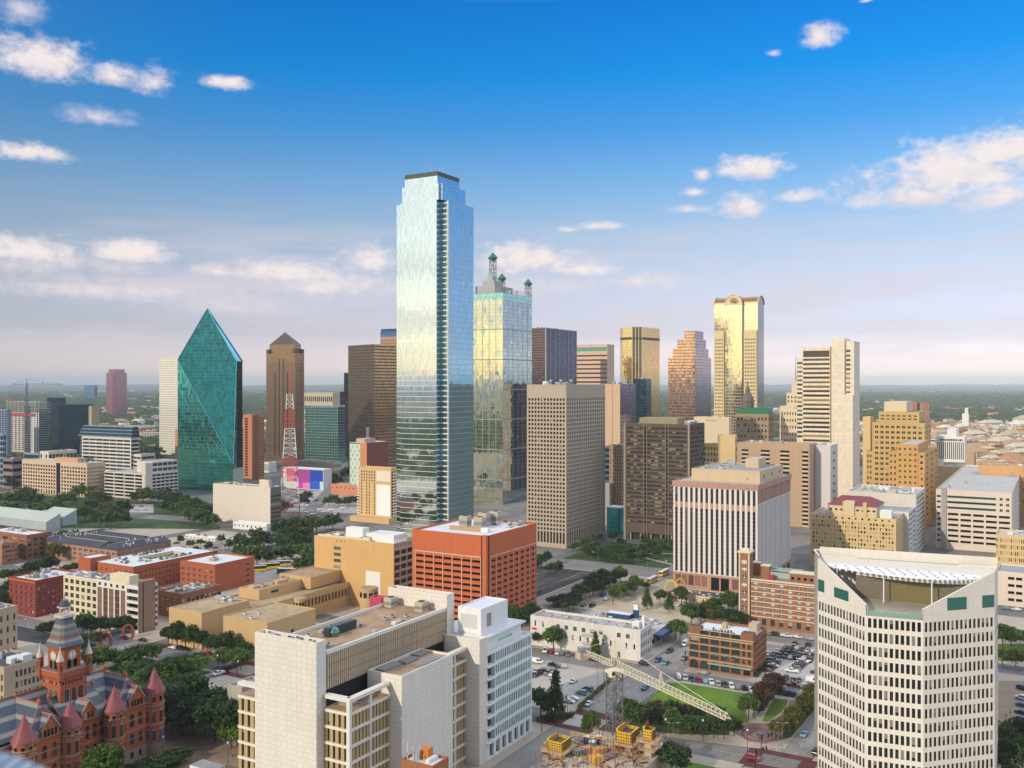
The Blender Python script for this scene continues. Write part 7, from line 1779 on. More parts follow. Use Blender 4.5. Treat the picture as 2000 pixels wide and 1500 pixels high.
 t.prism(sq(3.75, 1.1), 31.95, 39.2, bk); t.prism(sq(4.1, 1.2), 38.5, 39.3, bk); tow = t.build('clock_tower', b.root)
 t = MB(); t.taper(sq(4.6, 1.3), 39.1, sq(3.5, 1.), 41.5, M['tower slate'], False); t.taper(sq(3.5, 1.), 41.5, sq(1.75, .5), 47.6, M['tower slate']); t.build('striped_spire', tow)
 wl = wall('lantern stone', (.62, .55, .46))
 t = MB(); t.prism(sq(2.4, .7), 47.5, 48.3, wl)
 for i in range(8):
  an = R(45 * i + 20); t.cyl(tx + 1.35 * math.cos(an), ty + 1.35 * math.sin(an), .17, 48.3, 50.4, wl, 8)
 t.prism(sq(1.75, .5), 50.4, 50.8, wl); t.build('lantern', tow)
 t = MB(); t.lathe(tx, ty, [(1.75, 50.8), (1.7, 51.4), (1.1, 52.4), (.5, 52.9), (.12, 53.3), (.05, 54.6)], M['striped slate'], 12); t.build('lantern_dome', tow)
 def face(side, z, hw, fn):      # side 0 left face (a=-hw), 1 right face (c=-hw)
  def pt(s_, dz, off=.0):
   a, c_ = (-hw - off, -s_) if side == 0 else (s_, -hw - off)
   return (tx + a * b.sn - c_ * b.cs, ty + a * b.cs + c_ * b.sn, z + dz)
  return pt
 cw = flat('clock white', (.85, .83, .76), .5); ck = M['black']
 for side in (0, 1):
  pt = face(side, 36.2, 3.75, None); c_ = MB(); n_ = 24
  rg = lambda r_, off: [pt(r_ * math.cos(2 * math.pi * i / n_), r_ * math.sin(2 * math.pi * i / n_), off) for i in range(n_)]
  A = rg(1.55, .03); B_ = rg(1.3, .08); A2 = rg(1.55, .08)
  c_.poly(A2, tr); c_.poly(rg(1.32, .1), cw)
  def bar(ang, r0, r1, w_):
   s, co = math.sin(ang), math.cos(ang); q = [(s * r0 - co * w_, co * r0 + s * w_), (s * r1 - co * w_, co * r1 + s * w_), (s * r1 + co * w_, co * r1 - s * w_), (s * r0 + co * w_, co * r0 - s * w_)]
   c_.poly([pt(x_, y_, .13) for x_, y_ in q], ck)
  for i in range(12): bar(R(30 * i), .8, 1.24, .1)
  bar(R(3), -.2, 1.1, .06); bar(R(181), -.15, .75, .08); c_.build('clock_face', tow)
  pt = face(side, 31.95, 3.75, None)
  for s_ in (-1.05, 1.05):
   w_ = MB(); pts = [(s_ - .7, .3), (s_ + .7, .3)] + [(s_ + .7 * math.cos(math.pi * i / 8), 2.2 + .7 * math.sin(math.pi * i / 8)) for i in range(9)]
   w_.poly([pt(x_, y_, .05) for x_, y_ in [(s_ + (x_ - s_) * 1.25, y_ + .1 * (y_ > 1)) for x_, y_ in pts]], tr); w_.poly([pt(x_, y_, .09) for x_, y_ in pts], M['glass black']); w_.build('belfry_opening', tow)
  pt = face(side, 21.5, 4.5, None)
  for s_ in (-2.4, 0, 2.4):
   w_ = MB(); pts = [(s_ - .75, .0), (s_ + .75, .0)] + [(s_ + .75 * math.cos(math.pi * i / 8), 4 + .75 * math.sin(math.pi * i / 8)) for i in range(9)]
   w_.poly([pt(x_, y_, .05) for x_, y_ in [(s_ + (x_ - s_) * 1.28, y_ + .15 * (y_ > 1)) for x_, y_ in pts]], tr); w_.poly([pt(x_, y_, .09) for x_, y_ in pts], gl); w_.build('window', tow)
  for i in range(8):
   w_ = MB(); s_ = -3.6 + i * 1.03; w_.poly([pt(s_ - .22, 6.3, .06), pt(s_ + .22, 6.3, .06), pt(s_ + .22, 7.2, .06), pt(s_ - .22, 7.2, .06)], M['glass black']); w_.build('slot_window', tow)
  # parapet of the balcony
  for s_ in np.linspace(-4.6, 4.6, 12):
   w_ = MB(); p = face(side, 31.95, 4.95, None)(s_, 0); w_.cyl(p[0], p[1], .13, 31.95, 32.7, tr, 6); w_.build('baluster', tow)
 for a, c_ in ((-1, -1), (1, -1), (-1, 1), (1, 1)):
  x, y = tx + 4.9 * (a * b.sn - c_ * b.cs), ty + 4.9 * (a * b.cs + c_ * b.sn); t = MB()
  t.lathe(x, y, [(.3, 28.6), (.85, 29.6), (.85, 35), (1., 35.1), (1., 35.5)], bk, 12); t2 = MB(); t2.lathe(x, y, [(1.15, 35.5), (1.05, 36), (.5, 37.6), (.12, 39.2), (.22, 39.4), (.03, 40)], wl, 12)
  o_ = t.build('pinnacle', tow); t2.build('pinnacle_cap', o_)
  for i in range(4):
   an = R(90 * i + 45); q = MB(); q.obox((x + math.cos(an) * .85, y + math.sin(an) * .85, 32.6), (-math.sin(an) * .22, math.cos(an) * .22), (math.cos(an) * .05, math.sin(an) * .05), 1.7, M['glass black']); q.build('slot_window', o_)
 x, y = b.P(26 + 5, 13.5 - 5); t = MB(); t.tube((x, y, 37), (x, y, 43.5), .06, M['metal grey'], 5); t.build('flagpole', tow)
 b.done(100)

def construction():
 M = MATS
 yl = flat('formwork yellow', (.85, .52, .02), .55, var=.15); wd = flat('timber', (.62, .42, .23), .8, var=.2); cn = wall('new concrete', (.5, .43, .33), var=.12)
 X, Y = G(1140, 1493, 6)
 rt = empty('building_site', (X, Y, 0), R(60), 'half built concrete floor with timber decks and standing reinforcement bars', 'building site')
 rr = random.Random(11)
 mb = MB(); mb.obox((4, -4, 0), (24, 0), (0, 13), 6, cn, roofm('slab dusty', (.5, .42, .34), .3, .6)); mb.build('floor_slab', rt)
 bars = MB()
 for i in range(70):
  x, y = rr.uniform(-18, 26), rr.uniform(-14, 8); bars.tube((x, y, 6), (x, y, 6 + rr.uniform(3, 8)), .08, flat('rebar', (.2, .09, .06), .7), 4)
 tag(bars.build('reinforcement_bar', rt), kind='stuff')
 def place(px, py, z): return G(px, py, z)
 def form(px, py, z, w, d, h, lab):
  x, y = place(px, py, z); r_ = empty('formwork_box', (x, y, z), R(60), lab, 'formwork')
  m_ = MB(); t = .2; dk = M['metal dark']
  for cx, cy, ex, ey in ((0, -d, w, t), (0, d, w, t), (-w, 0, t, d), (w, 0, t, d)): m_.obox((cx, cy, .5), (ex, 0), (0, ey), h * (1 if cy <= 0 else 1.25), yl)
  m_.obox((0, 0, .4), (w - .3, 0), (0, d - .3), h * .75, flat('core dark', (.12, .1, .08), .9)); m_.build('yellow_panel', r_)
  m_ = MB()
  for s in (-1, 1):
   n = int(w * 2 / .55)
   for i in range(n + 1): m_.obox((-w + 2 * w * i / n, s * (d + .26), .5), (.035, 0), (0, .05), h, dk)
   n = int(d * 2 / .55)
   for i in range(n + 1): m_.obox((s * (w + .26), -d + 2 * d * i / n, .5), (.05, 0), (0, .035), h, dk)
   for zz in (.2, .5, .8): m_.obox((0, s * (d + .33), .5 + h * zz), (w, 0), (0, .06), .11, dk); m_.obox((s * (w + .33), 0, .5 + h * zz), (.06, 0), (0, d), .11, dk)
  m_.build('waler', r_)
  m_ = MB()
  for i in range(22):
   q = -w + 2 * w * (i + .5) / 22; m_.tube((q, d * .6, h), (q, d * .6, h * 1.25 + 1.2 + .5 * (i % 3)), .03, flat('rebar', (.2, .09, .06), .7), 4); m_.tube((q, -d * .7, h), (q, -d * .7, h + .9 + .4 * (i % 2)), .03, MATS['rebar'], 4)
  m_.build('reinforcement_bar', r_)
  for zd, e in ((0, 1.7), (-2.6, 1.3)):
   m_ = MB(); m_.obox((0, 0, zd), (w + e, 0), (0, d + e), .22, wd)
   for i in range(9):
    q = (-1 + 2 * i / 8)
    for s in (-1, 1): m_.tube((q * (w + e), s * (d + e), zd), (q * (w + e), s * (d + e), zd + 1.3), .05, wd, 4); m_.tube((s * (w + e), q * (d + e), zd), (s * (w + e), q * (d + e), zd + 1.3), .05, wd, 4)
   for s in (-1, 1):
    for q in (.6, 1.2): m_.obox((0, s * (d + e), zd + q), (w + e, 0), (0, .04), .1, wd); m_.obox((s * (w + e), 0, zd + q), (.04, 0), (0, d + e), .1, wd)
   m_.build('timber_deck', r_)
  m_ = MB(); m_.obox((0, 0, -z), (w * .85, 0), (0, d * .85), z - .02, cn); m_.build('core_wall', r_)
 form(1092, 1462, 7.5, 3, 2.3, 2.6, 'yellow core formwork on the left of the building site')
 form(1226, 1447, 9, 3.2, 2.3, 3.2, 'yellow core formwork right of the crane mast')
 form(1268, 1445, 11, 1.5, 1.3, 3., 'narrow yellow formwork on a tall concrete pier at the right of the site')
 x, y = place(1160, 1452, 6); r0 = (x, y)
 for i, (px, py, c, lab) in enumerate(((1146, 1452, (.01, .04, .2), 'navy blue portable toilet, left of the light blue one'), (1157, 1462, (.02, .28, .5), 'light blue portable toilet on the building site'), (1169, 1452, (.012, .03, .12), 'dark blue portable toilet, right of the light blue one'))):
  x, y = place(px, py, 6); r_ = empty('portable_toilet', (x, y, 6), R(60), lab, 'toilet', 'toilets on the building site'); m_ = MB(); m_.obox((0, 0, 0), (.9, 0), (0, .9), 2.3, flat('cabin %d' % i, c, .5)); m_.build('cabin', r_); m_ = MB(); m_.taper([(-.95, -.95), (.95, -.95), (.95, .95), (-.95, .95)], 2.3, [(-.5, -.5), (.5, -.5), (.5, .5), (-.5, .5)], 2.6, M['white paint']); m_.build('roof', r_)
  m_ = MB(); m_.obox((0, -.92, .1), (.6, 0), (0, .02), 1.9, M['unit grey']); m_.build('door', r_)
 for i, (px, py, c, lab) in enumerate(((1148, 1470, (.5, .26, .1), 'brown timber crate left of the light blue toilet'), (1171, 1472, (.6, .27, .08), 'orange brown timber crate right of the light blue toilet'), (1215, 1470, (.2, .02, .03), 'dark red container beside the crane mast'), (1130, 1475, (.12, .15, .2), 'grey blue generator box on the site floor'), (1165, 1488, (.7, .4, .05), 'small yellow machine on the site floor'))):
  x, y = place(px, py, 6); m_ = MB(); m_.obox((0, 0, 0), (1.5, .8), (-.6, 1.1), 1.9, flat('crate %d' % i, c, .7, var=.2));
  for q in (-.8, 0, .8): m_.obox((q * 1.2, q * .64, -.01), (.08, .05), (-.62, 1.14), 1.94, wd)
  o = m_.build(('timber_crate', 'timber_crate', 'container', 'generator', 'machine')[i], None, (x, y, 6)); tag(o, lab, ('crate', 'crate', 'container', 'generator', 'machine')[i])
 m_ = MB(); rr2 = random.Random(3)
 for i in range(190):
  px, py = rr2.uniform(1062, 1262), rr2.uniform(1445, 1500); x, y = place(px, py, 6); a = rr2.uniform(0, 3.1); l_ = rr2.uniform(.6, 2.2); m_.obox((x, y, 6.01 + .1 * (i % 4)), (l_ * math.cos(a), l_ * math.sin(a)), (-.14 * math.sin(a), .14 * math.cos(a)), .12 + .1 * (i % 3), rr2.choice([wd, wd, cn, yl, M['metal grey'], M['metal dark'], MATS['crate 0'], MATS['crate 2']]))
 tag(m_.build('site_debris'), 'scattered timber and panels on the site floor', kind='stuff')
 # yellow guard rail of the site edge
 m_ = MB(); p0, p1 = place(1115, 1432, 9), place(1190, 1443, 9)
 for z in (8.6, 9.3):
  m_.tube((*p0, z), (*p1, z), .1, yl, 4)
 for i in range(7): q = tuple(p0[k] + (p1[k] - p0[k]) * i / 6 for k in (0, 1)); m_.tube((*q, 6), (*q, 9.5), .09, yl, 4)
 tag(m_.build('guard_rail'), 'yellow guard rail along the far edge of the building site', 'railing')
 Yc = 310; Xc = (1200 - 1000) * Yc / F
 zj = zp(1302, Yc)
 tx, ty = G(1422, 1404, zj); ang = math.atan2(ty - Yc, tx - Xc)
 crane_tower('tower_crane', 'big cream lattice tower crane over the building site in the foreground', (Xc, Yc), 0, zj - 1.2, math.hypot(tx - Xc, ty - Yc), 23, ang, flat('crane cream', (.80, .72, .52), .5, var=.08), 1.9, .12, 1.7, flat('crane mast grey', (.17, .17, .165), .6, var=.2))

# ------------------------------------------------------------------ trees
LEAF = {}
def leafmat(name, c1, c2):
 m, N, b = newmat(name)
 r = N.n('ShaderNodeNewGeometry').outputs['Random Per Island']; o = N.n('ShaderNodeObjectInfo').outputs['Random']
 n = N.noise(N.n('ShaderNodeTexCoord').outputs['Object'], .9, 2)
 f = N.m('ADD', N.m('MULTIPLY', r, .45), N.m('ADD', N.m('MULTIPLY', n, .6), N.m('MULTIPLY', N.m('SUBTRACT', o, .3), .5)))
 N.put(b.inputs['Base Color'], N.mix(N.ss(f, .3, 1.), c1, c2)); b.inputs['Roughness'].default_value = .6; b.inputs['Specular IOR Level'].default_value = .25
 t = N.n('ShaderNodeBsdfTranslucent'); N.put(t.inputs[0], N.mix(.5, c2, (.16, .2, .02)))
 mx = N.n('ShaderNodeMixShader'); mx.inputs[0].default_value = .2
 out = [q for q in N.t.nodes if q.type == 'OUTPUT_MATERIAL'][0]
 N.t.links.new(b.outputs[0], mx.inputs[1]); N.t.links.new(t.outputs[0], mx.inputs[2]); N.t.links.new(mx.outputs[0], out.inputs[0])
 return m
def crown_mesh(seed, n_cl, per, leaf, shape):
 """unit crown: leaf quads gathered in clumps through an ellipsoid, uneven outline with gaps"""
 r = np.random.RandomState(seed); V, Fc = [], []
 lobes = []
 for _ in range(9):
  d = r.normal(size=3); d /= np.linalg.norm(d); d[2] = abs(d[2]) * .9 - .25
  lobes.append(d * r.uniform(.3, .62))
 for k in range(n_cl):
  if shape == 'cone':
   h = r.uniform(0, 1) ** 1.25; rad = (1 - h * .88) * r.uniform(.45, 1) ** .5 * .62; a = r.uniform(0, 6.283); c = np.array([math.cos(a) * rad, math.sin(a) * rad, h * 1.9 - .8])
  else:
   L = lobes[r.randint(len(lobes))]; d = r.normal(size=3); d /= np.linalg.norm(d)
   c = L + d * r.uniform(.2, .43) * np.array([1, 1, .85])
   if c[2] < -.5: c[2] = -.5 + r.uniform(0, .2)
  for j in range(per):
   p = c + r.normal(size=3) * .09
   n = r.normal(size=3) + c * .8 + np.array([0, 0, .5]); n /= np.linalg.norm(n)
   t = np.cross(n, r.normal(size=3)); t /= np.linalg.norm(t); bt = np.cross(n, t); s = leaf * r.uniform(.6, 1.3)
   i = len(V); V += [p - t * s, p + bt * s * .7, p + t * s, p - bt * s * .7]; Fc.append((i, i + 1, i + 2, i + 3))
 me = bpy.data.meshes.new('crown'); me.from_pydata([tuple(v) for v in V], [], Fc); return me
def trunk_mesh(seed, tall):
 r = random.Random(seed); mb = MB(); bk = flat('bark', (.09, .065, .045), .9, var=.2)
 mb.tube((0, 0, -1.6), (.03, .02, -.5), .085, bk, 7, .055); mb.tube((.03, .02, -.5), (0, 0, .35), .055, bk, 6, .02)
 for i in range(6):
  a = i * 1.05 + r.uniform(-.3, .3); z = -.75 + .13 * i; mb.tube((.02, .01, z), (math.cos(a) * .5, math.sin(a) * .5, z + .55), .035, bk, 5, .012)
 o = mb.build('trunk'); me = o.data; bpy.data.objects.remove(o); return me
TREE = {}
def tree_kinds():
 cols = dict(dark=((.018, .042, .012), (.065, .12, .03)), mid=((.032, .072, .013), (.11, .18, .035)), light=((.05, .10, .012), (.15, .24, .03)), olive=((.05, .055, .01), (.16, .14, .025)), red=((.045, .018, .014), (.12, .06, .035)))
 for c, (a, b_) in cols.items(): LEAF[c] = leafmat('leaves ' + c, a, b_)
 protos = dict(big=[crown_mesh(s, 190, 13, .085, 'round') for s in (1, 2, 3)], small=[crown_mesh(s, 120, 8, .12, 'round') for s in (4, 5)], cone=[crown_mesh(s, 170, 10, .085, 'cone') for s in (6, 7)])
 for k, ms in protos.items():
  for c in cols:
   L = []
   for m in ms:
    q = m.copy(); q.materials.append(LEAF[c]); L.append(q)
   TREE[(k, c)] = L
 TREE['trunk'] = [trunk_mesh(1, 0), trunk_mesh(2, 0)]
def tree(px, py, h, w, kind='big', col='mid', label=None, group=None, name='tree', xy=None, rs=rnd, shrub=False):
 x, y = xy or G(px, py, .15)
 rt = empty(name, (x, y, .15), rs.uniform(0, 6.28), label, 'shrub' if shrub else 'tree', group)
 me = rs.choice(TREE[(kind, col)])
 zc = h * (.58 if not shrub else .5); sz = h * (.5 if not shrub else .6)
 if kind == 'cone': zc, sz = h * .55, h * .42
 o = bpy.data.objects.new('crown', me); COL.objects.link(o); o.parent = rt; o.location = (0, 0, zc); o.scale = (w / 2, w / 2 * rs.uniform(.9, 1.1), sz)
 if not shrub:
  t = bpy.data.objects.new('trunk', rs.choice(TREE['trunk'])); COL.objects.link(t); t.parent = rt; s = zc / 1.6; t.location = (0, 0, zc); t.scale = (s * .8, s * .8, s)
 return rt
ORD = ['first', 'second', 'third', 'fourth', 'fifth', 'sixth', 'seventh', 'eighth', 'ninth', 'tenth', 'eleventh', 'twelfth', 'thirteenth', 'fourteenth', 'fifteenth', 'sixteenth', 'seventeenth', 'eighteenth', 'nineteenth', 'twentieth']
def nth(i, n):
 if n == 1: return 'lone'
 if i == 0: return 'leftmost'
 if i == n - 1: return 'rightmost'
 if i < 20: return ORD[i] + ' from the left'
 k = i + 1; return '%d%s from the left' % (k, {1: 'st', 2: 'nd', 3: 'rd'}.get(k % 10, 'th'))
def trees(pts, h, w, where, kind='big', col='mid', adj='green tree', group=None, shrub=False, name=None):
 h *= TS[0]; w *= TS[1]; pts = sorted(pts); n = len(pts); r = random.Random(len(where) * 13 + n)
 for i, p in enumerate(pts):
  k = r.uniform(.78, 1.2); c = col if isinstance(col, str) else r.choice(col)
  lab = ('%s %s' % (adj, where)) if n == 1 else '%s %s, %s' % (adj, where, nth(i, n))
  tree(p[0], p[1], h * k, w * r.uniform(.88, 1.14), kind, c, lab, group or (adj + 's ' + where if n > 1 else None), name or ('shrub' if shrub else 'tree'), rs=r, shrub=shrub)
TS = [1.12, 1.28]
def plant_all():
 tree_kinds()
 T = trees
 T([(329, 1258), (346, 1262), (362, 1262), (379, 1268), (396, 1272), (412, 1276), (428, 1279), (445, 1283), (462, 1288), (478, 1293)], 9.6, 8, 'in the row before the tan museum', col=['mid', 'dark'])
 T([(437, 1300), (455, 1305), (470, 1308)], 8, 8, 'behind that row by the parked red cars', adj='dark tree', col='mid')
 T([(180, 1312), (203, 1308), (228, 1305), (252, 1300), (275, 1296), (297, 1293)], 8.5, 11, 'on the courthouse lawn, far row', col='mid')
 T([(262, 1330), (285, 1345), (306, 1341), (328, 1338), (347, 1333), (367, 1326), (385, 1316)], 8.5, 10.5, 'on the courthouse lawn, near row', col=['mid', 'light', 'mid'])
 T([(343, 1312), (362, 1309), (388, 1302), (330, 1312)], 7, 8, 'on the courthouse lawn beside the street', adj='dark tree', col='dark')
 T([(318, 1424), (336, 1432), (356, 1436), (376, 1440), (398, 1444), (420, 1448), (443, 1452), (464, 1456)], 14, 13, 'front of the grove beside the courthouse', col='dark', adj='dark oak')
 T([(330, 1400), (352, 1402), (374, 1406), (398, 1412), (424, 1420), (450, 1428)], 13.5, 13, 'back of the grove beside the courthouse', col='dark', adj='dark oak')
 T([(452, 1462), (470, 1468)], 9, 8, 'at the edge of the grove left of the white court tower', col='light', adj='bright green tree')
 T([(204, 1546)], 13, 12, 'in front of the courthouse at the lower edge', col='light', adj='bright green tree')
 T([(262, 1510), (285, 1506), (308, 1502), (330, 1498), (345, 1490)], 4, 8, 'along the courthouse forecourt', 'big', 'mid', 'dark shrub', shrub=True)
 T([(85, 1243), (104, 1240), (122, 1236)], 7.5, 8, 'before the dark red corner building', col='dark', adj='dark tree')
 T([(163, 1246), (180, 1244), (197, 1242), (214, 1240), (230, 1238), (246, 1237)], 9.5, 9.5, 'in front of the cream and pink corner block', col='dark', adj='dark tree')
 T([(150, 1262), (172, 1264), (192, 1262)], 7, 8, 'beside the small sports lot', col=['dark', 'olive'], adj='low tree')
 T([(4, 1195), (22, 1192), (6, 1168), (24, 1160), (44, 1150), (10, 1140), (36, 1136), (60, 1128), (82, 1120), (100, 1118)], 9, 10, 'left of the dark red corner building', col='dark', adj='dark tree')
 T([(112, 1125), (130, 1120), (146, 1118)], 6, 7, 'behind the dark red corner building', col=['olive', 'mid'])
 T([(1222, 1416), (1242, 1421), (1262, 1425), (1284, 1429), (1306, 1432), (1328, 1435), (1350, 1437), (1372, 1439), (1394, 1441), (1414, 1442)], 7.6, 8, 'in the front of the grove below the crane jib', col=['dark', 'mid'], adj='bushy tree')
 T([(1232, 1398), (1258, 1400), (1284, 1404), (1312, 1408), (1340, 1411), (1368, 1414), (1394, 1417)], 6.6, 7.5, 'at the back of the grove below the crane jib', col=['dark', 'mid', 'red'], adj='bushy tree')
 T([(1434, 1438)], 6, 5, 'at the right end of the grove below the crane jib', col='mid', adj='small round tree')
 T([(1462, 1407), (1472, 1401), (1482, 1394), (1491, 1386), (1499, 1377), (1507, 1367), (1513, 1357)], 9, 7.5, 'in the reddish clump right of the lawn', col=['red', 'red', 'mid'], adj='reddish tree')
 T([(1524, 1444), (1536, 1436), (1549, 1426), (1561, 1414), (1572, 1402), (1581, 1391), (1590, 1380)], 7.5, 7, 'in the yellowing row left of the curved office', col='olive', adj='olive yellow tree')
 T([(1081, 1272)], 10.5, 9, 'on the pavement before the white hall, left', 'big', 'light', 'pale green tree')
 T([(1163, 1287)], 9.5, 6, 'on the pavement before the white hall, right', 'cone', 'mid', 'narrow green tree')
 T([(1050, 1260)], 7, 7, 'at the left end of the white hall', 'big', 'dark', 'dark tree')
 T([(1320, 1248), (1328, 1252)], 10, 8, 'between the low workshop and the brick warehouse', 'big', 'mid')
 T([(1056, 1398), (1068, 1402)], 9, 8, 'beside the car park at the white annex', 'big', 'dark', 'dark tree'); T([(1085, 1408)], 13, 8, 'at the corner of the car park by the white annex', 'cone', 'dark', 'tall dark tree')
 T([(1264, 1190), (1307, 1196)], 10, 7, 'in the tan restaurant car park, front', 'cone', 'mid', 'conical tree'); T([(1288, 1178), (1331, 1181)], 9.5, 7.5, 'in the tan restaurant car park, back', 'big', 'mid')
 T([(1158, 1163), (1170, 1160), (1181, 1155), (1192, 1150), (1203, 1145), (1212, 1140), (1160, 1150), (1178, 1145)], 9, 9, 'between the dark car park and the avenue', col=['mid', 'dark'])
 T([(1122, 1180), (1133, 1176), (1144, 1172), (1152, 1168), (1098, 1198), (1110, 1194), (1120, 1190)], 8.5, 8.5, 'at the near edge of the dark car park', col=['mid', 'dark'])
 T([(1197, 1180)], 8.5, 7.5, 'on the median of the avenue', 'big', 'light', 'yellow green tree'); T([(1218, 1168), (1230, 1162), (1240, 1155), (1224, 1160)], 8.5, 8, 'along the right side of the avenue', 'big', 'mid')
 T([(1080, 1183), (1098, 1181)], 5.5, 7, 'in the dark car park', 'big', 'red', 'dark red tree')
 T([(1262, 1152), (1340, 1122)], 4.5, 5, 'by the restaurant', 'small', 'mid', 'small tree')
 r = random.Random(9)
 g = []
 while len(g) < 46:
  u, v = r.uniform(585, 660), r.uniform(226, 293); X, Y = W(u, v)
  if u < 592 and r.random() < .8: continue
  g.append((1000 + F * X / Y, 750 + F * H / Y))
 T(g, 6.8, 8, 'below the brown mesh tower', 'small', ['dark', 'dark', 'mid'], 'garden tree')
 T([(1350, 1222), (1368, 1218), (1388, 1219), (1408, 1221), (1428, 1223), (1443, 1225)], 9.5, 10, 'behind the brick warehouse, front', col=['mid', 'olive', 'dark']); T([(1378, 1200), (1400, 1196), (1422, 1198), (1440, 1200)], 9.5, 11, 'behind the brick warehouse, back', col=['dark', 'mid'])
 T([(1958, 1262), (1975, 1262), (1992, 1264), (2010, 1262)], 9, 11, 'beyond the right side of the curved office', col='mid'); T([(1958, 1300), (1984, 1302), (2006, 1303)], 6.5, 7, 'along the car park right of the curved office', 'small', ['olive', 'mid'], 'small tree')
 T([(1958, 1500), (1978, 1512), (1998, 1520), (1965, 1530), (1992, 1490)], 12, 10, 'in the lower right corner', col=['mid', 'light', 'dark'])
 T([(1155, 1450)], 9.5, 7, 'at the corner behind the site rail', col='light', adj='bright green tree'); T([(1312, 1508), (1328, 1512)], 8.5, 9, 'in the verge right of the building site', col='dark', adj='dark tree')
 T([(1046, 1112), (1058, 1108), (1068, 1104), (1076, 1120), (1090, 1124)], 7.5, 8, 'right of the red brick garage', 'small', ['dark', 'red'], 'dark tree'); T([(1000, 1228), (1018, 1226), (1034, 1230), (1040, 1218)], 9.5, 10, 'at the foot of the red brick garage', col='dark', adj='dark tree')
 T([(1118, 1078), (1128, 1074), (1140, 1070), (1150, 1066), (1162, 1062), (1174, 1058)], 6, 6, 'along the foot of the concrete grid tower', 'small', 'mid', 'street tree')
 # park belts to the left
 T([(352, 1064), (372, 1072), (392, 1066), (408, 1078), (432, 1064), (446, 1074), (384, 1084), (420, 1092), (360, 1100), (398, 1106)], 6, 7, 'on the open ground left of the grove', 'small', ['dark', 'mid', 'olive'], 'small tree')
 TS[:] = [1.5, 1.75]
 P = [(10, 985), (30, 992), (8, 1012), (24, 1016), (48, 975), (62, 982), (74, 990), (92, 1004), (108, 999), (122, 985), (140, 986), (154, 975), (172, 970), (186, 985), (66, 1012), (84, 1018), (104, 1016), (118, 1014)]
 T(P, 9.5, 13, 'before the beige government block', 'small', ['mid', 'dark', 'mid', 'olive'], 'park tree')
 P = [(200, 992), (208, 1010), (196, 1028), (216, 1034), (236, 1030), (226, 1014), (240, 1010), (176, 1000), (166, 1018)]
 T(P, 9.5, 13, 'around the small car park left of centre', 'small', ['mid', 'dark', 'olive'], 'park tree')
 P = [(266, 984), (280, 984), (295, 983), (309, 985), (322, 987), (335, 990), (348, 992), (360, 995), (372, 999), (384, 1003), (396, 1008), (406, 1014), (330, 1002), (346, 1008), (362, 1014), (378, 1020), (394, 1026), (410, 1032)]
 T(P, 10, 12, 'in the belt before the green prism tower', 'small', ['mid', 'dark', 'mid'], 'belt tree')
 P = [(470, 1092), (486, 1098), (502, 1106), (520, 1104), (538, 1100), (556, 1096), (574, 1092), (592, 1092), (606, 1100), (606, 1118), (592, 1124), (490, 1078), (506, 1072), (524, 1070), (542, 1072), (560, 1076), (578, 1078), (598, 1074), (500, 1058), (470, 1076)]
 T(P, 8.5, 10.5, 'in the grove left of the ochre office', 'small', ['dark', 'mid', 'mid'], 'grove tree')
 P = [(548, 1052), (562, 1050), (578, 1048), (594, 1046), (610, 1046), (555, 1062), (574, 1064), (596, 1060), (618, 1040), (634, 1036), (650, 1034)]
 T(P, 9.5, 11, 'behind the grove below the red and white mast', 'small', ['dark', 'mid'], 'grove tree')
 T([(586, 982), (594, 990), (600, 978), (642, 990), (652, 985), (662, 990), (690, 985), (700, 988), (680, 992)], 7, 8, 'in the car parks behind the mast', 'small', 'dark', 'small dark tree')
 T([(556, 1000), (545, 1010), (540, 995)], 9, 9, 'between the blank studio box and the mast', 'small', 'dark', 'dark tree'); T([(640, 950), (652, 944), (664, 940), (676, 936), (660, 955)], 10, 11, 'right of the painted studio', 'small', 'dark', 'dark tree')
 T([(272, 905), (286, 900), (298, 896), (306, 902), (280, 915), (310, 890)], 13, 17, 'between the white banded office and the slender white tower', 'small', ['mid', 'dark'], 'large tree')
 T([(100, 1074), (112, 1082), (124, 1090), (108, 1096), (122, 1070), (138, 1066)], 7.5, 9, 'between the sheds and the dark roofed apartments', 'small', ['dark', 'olive'])
 T([(20, 955), (6, 948), (34, 948), (14, 935), (30, 930)], 10, 13, 'at the left edge below the blue glass block', 'small', 'dark', 'dark tree')
 T([(416, 1130), (436, 1128), (455, 1126)], 5, 6, 'near the blank weathered warehouse wall', 'small', 'mid', 'small tree') if False else None

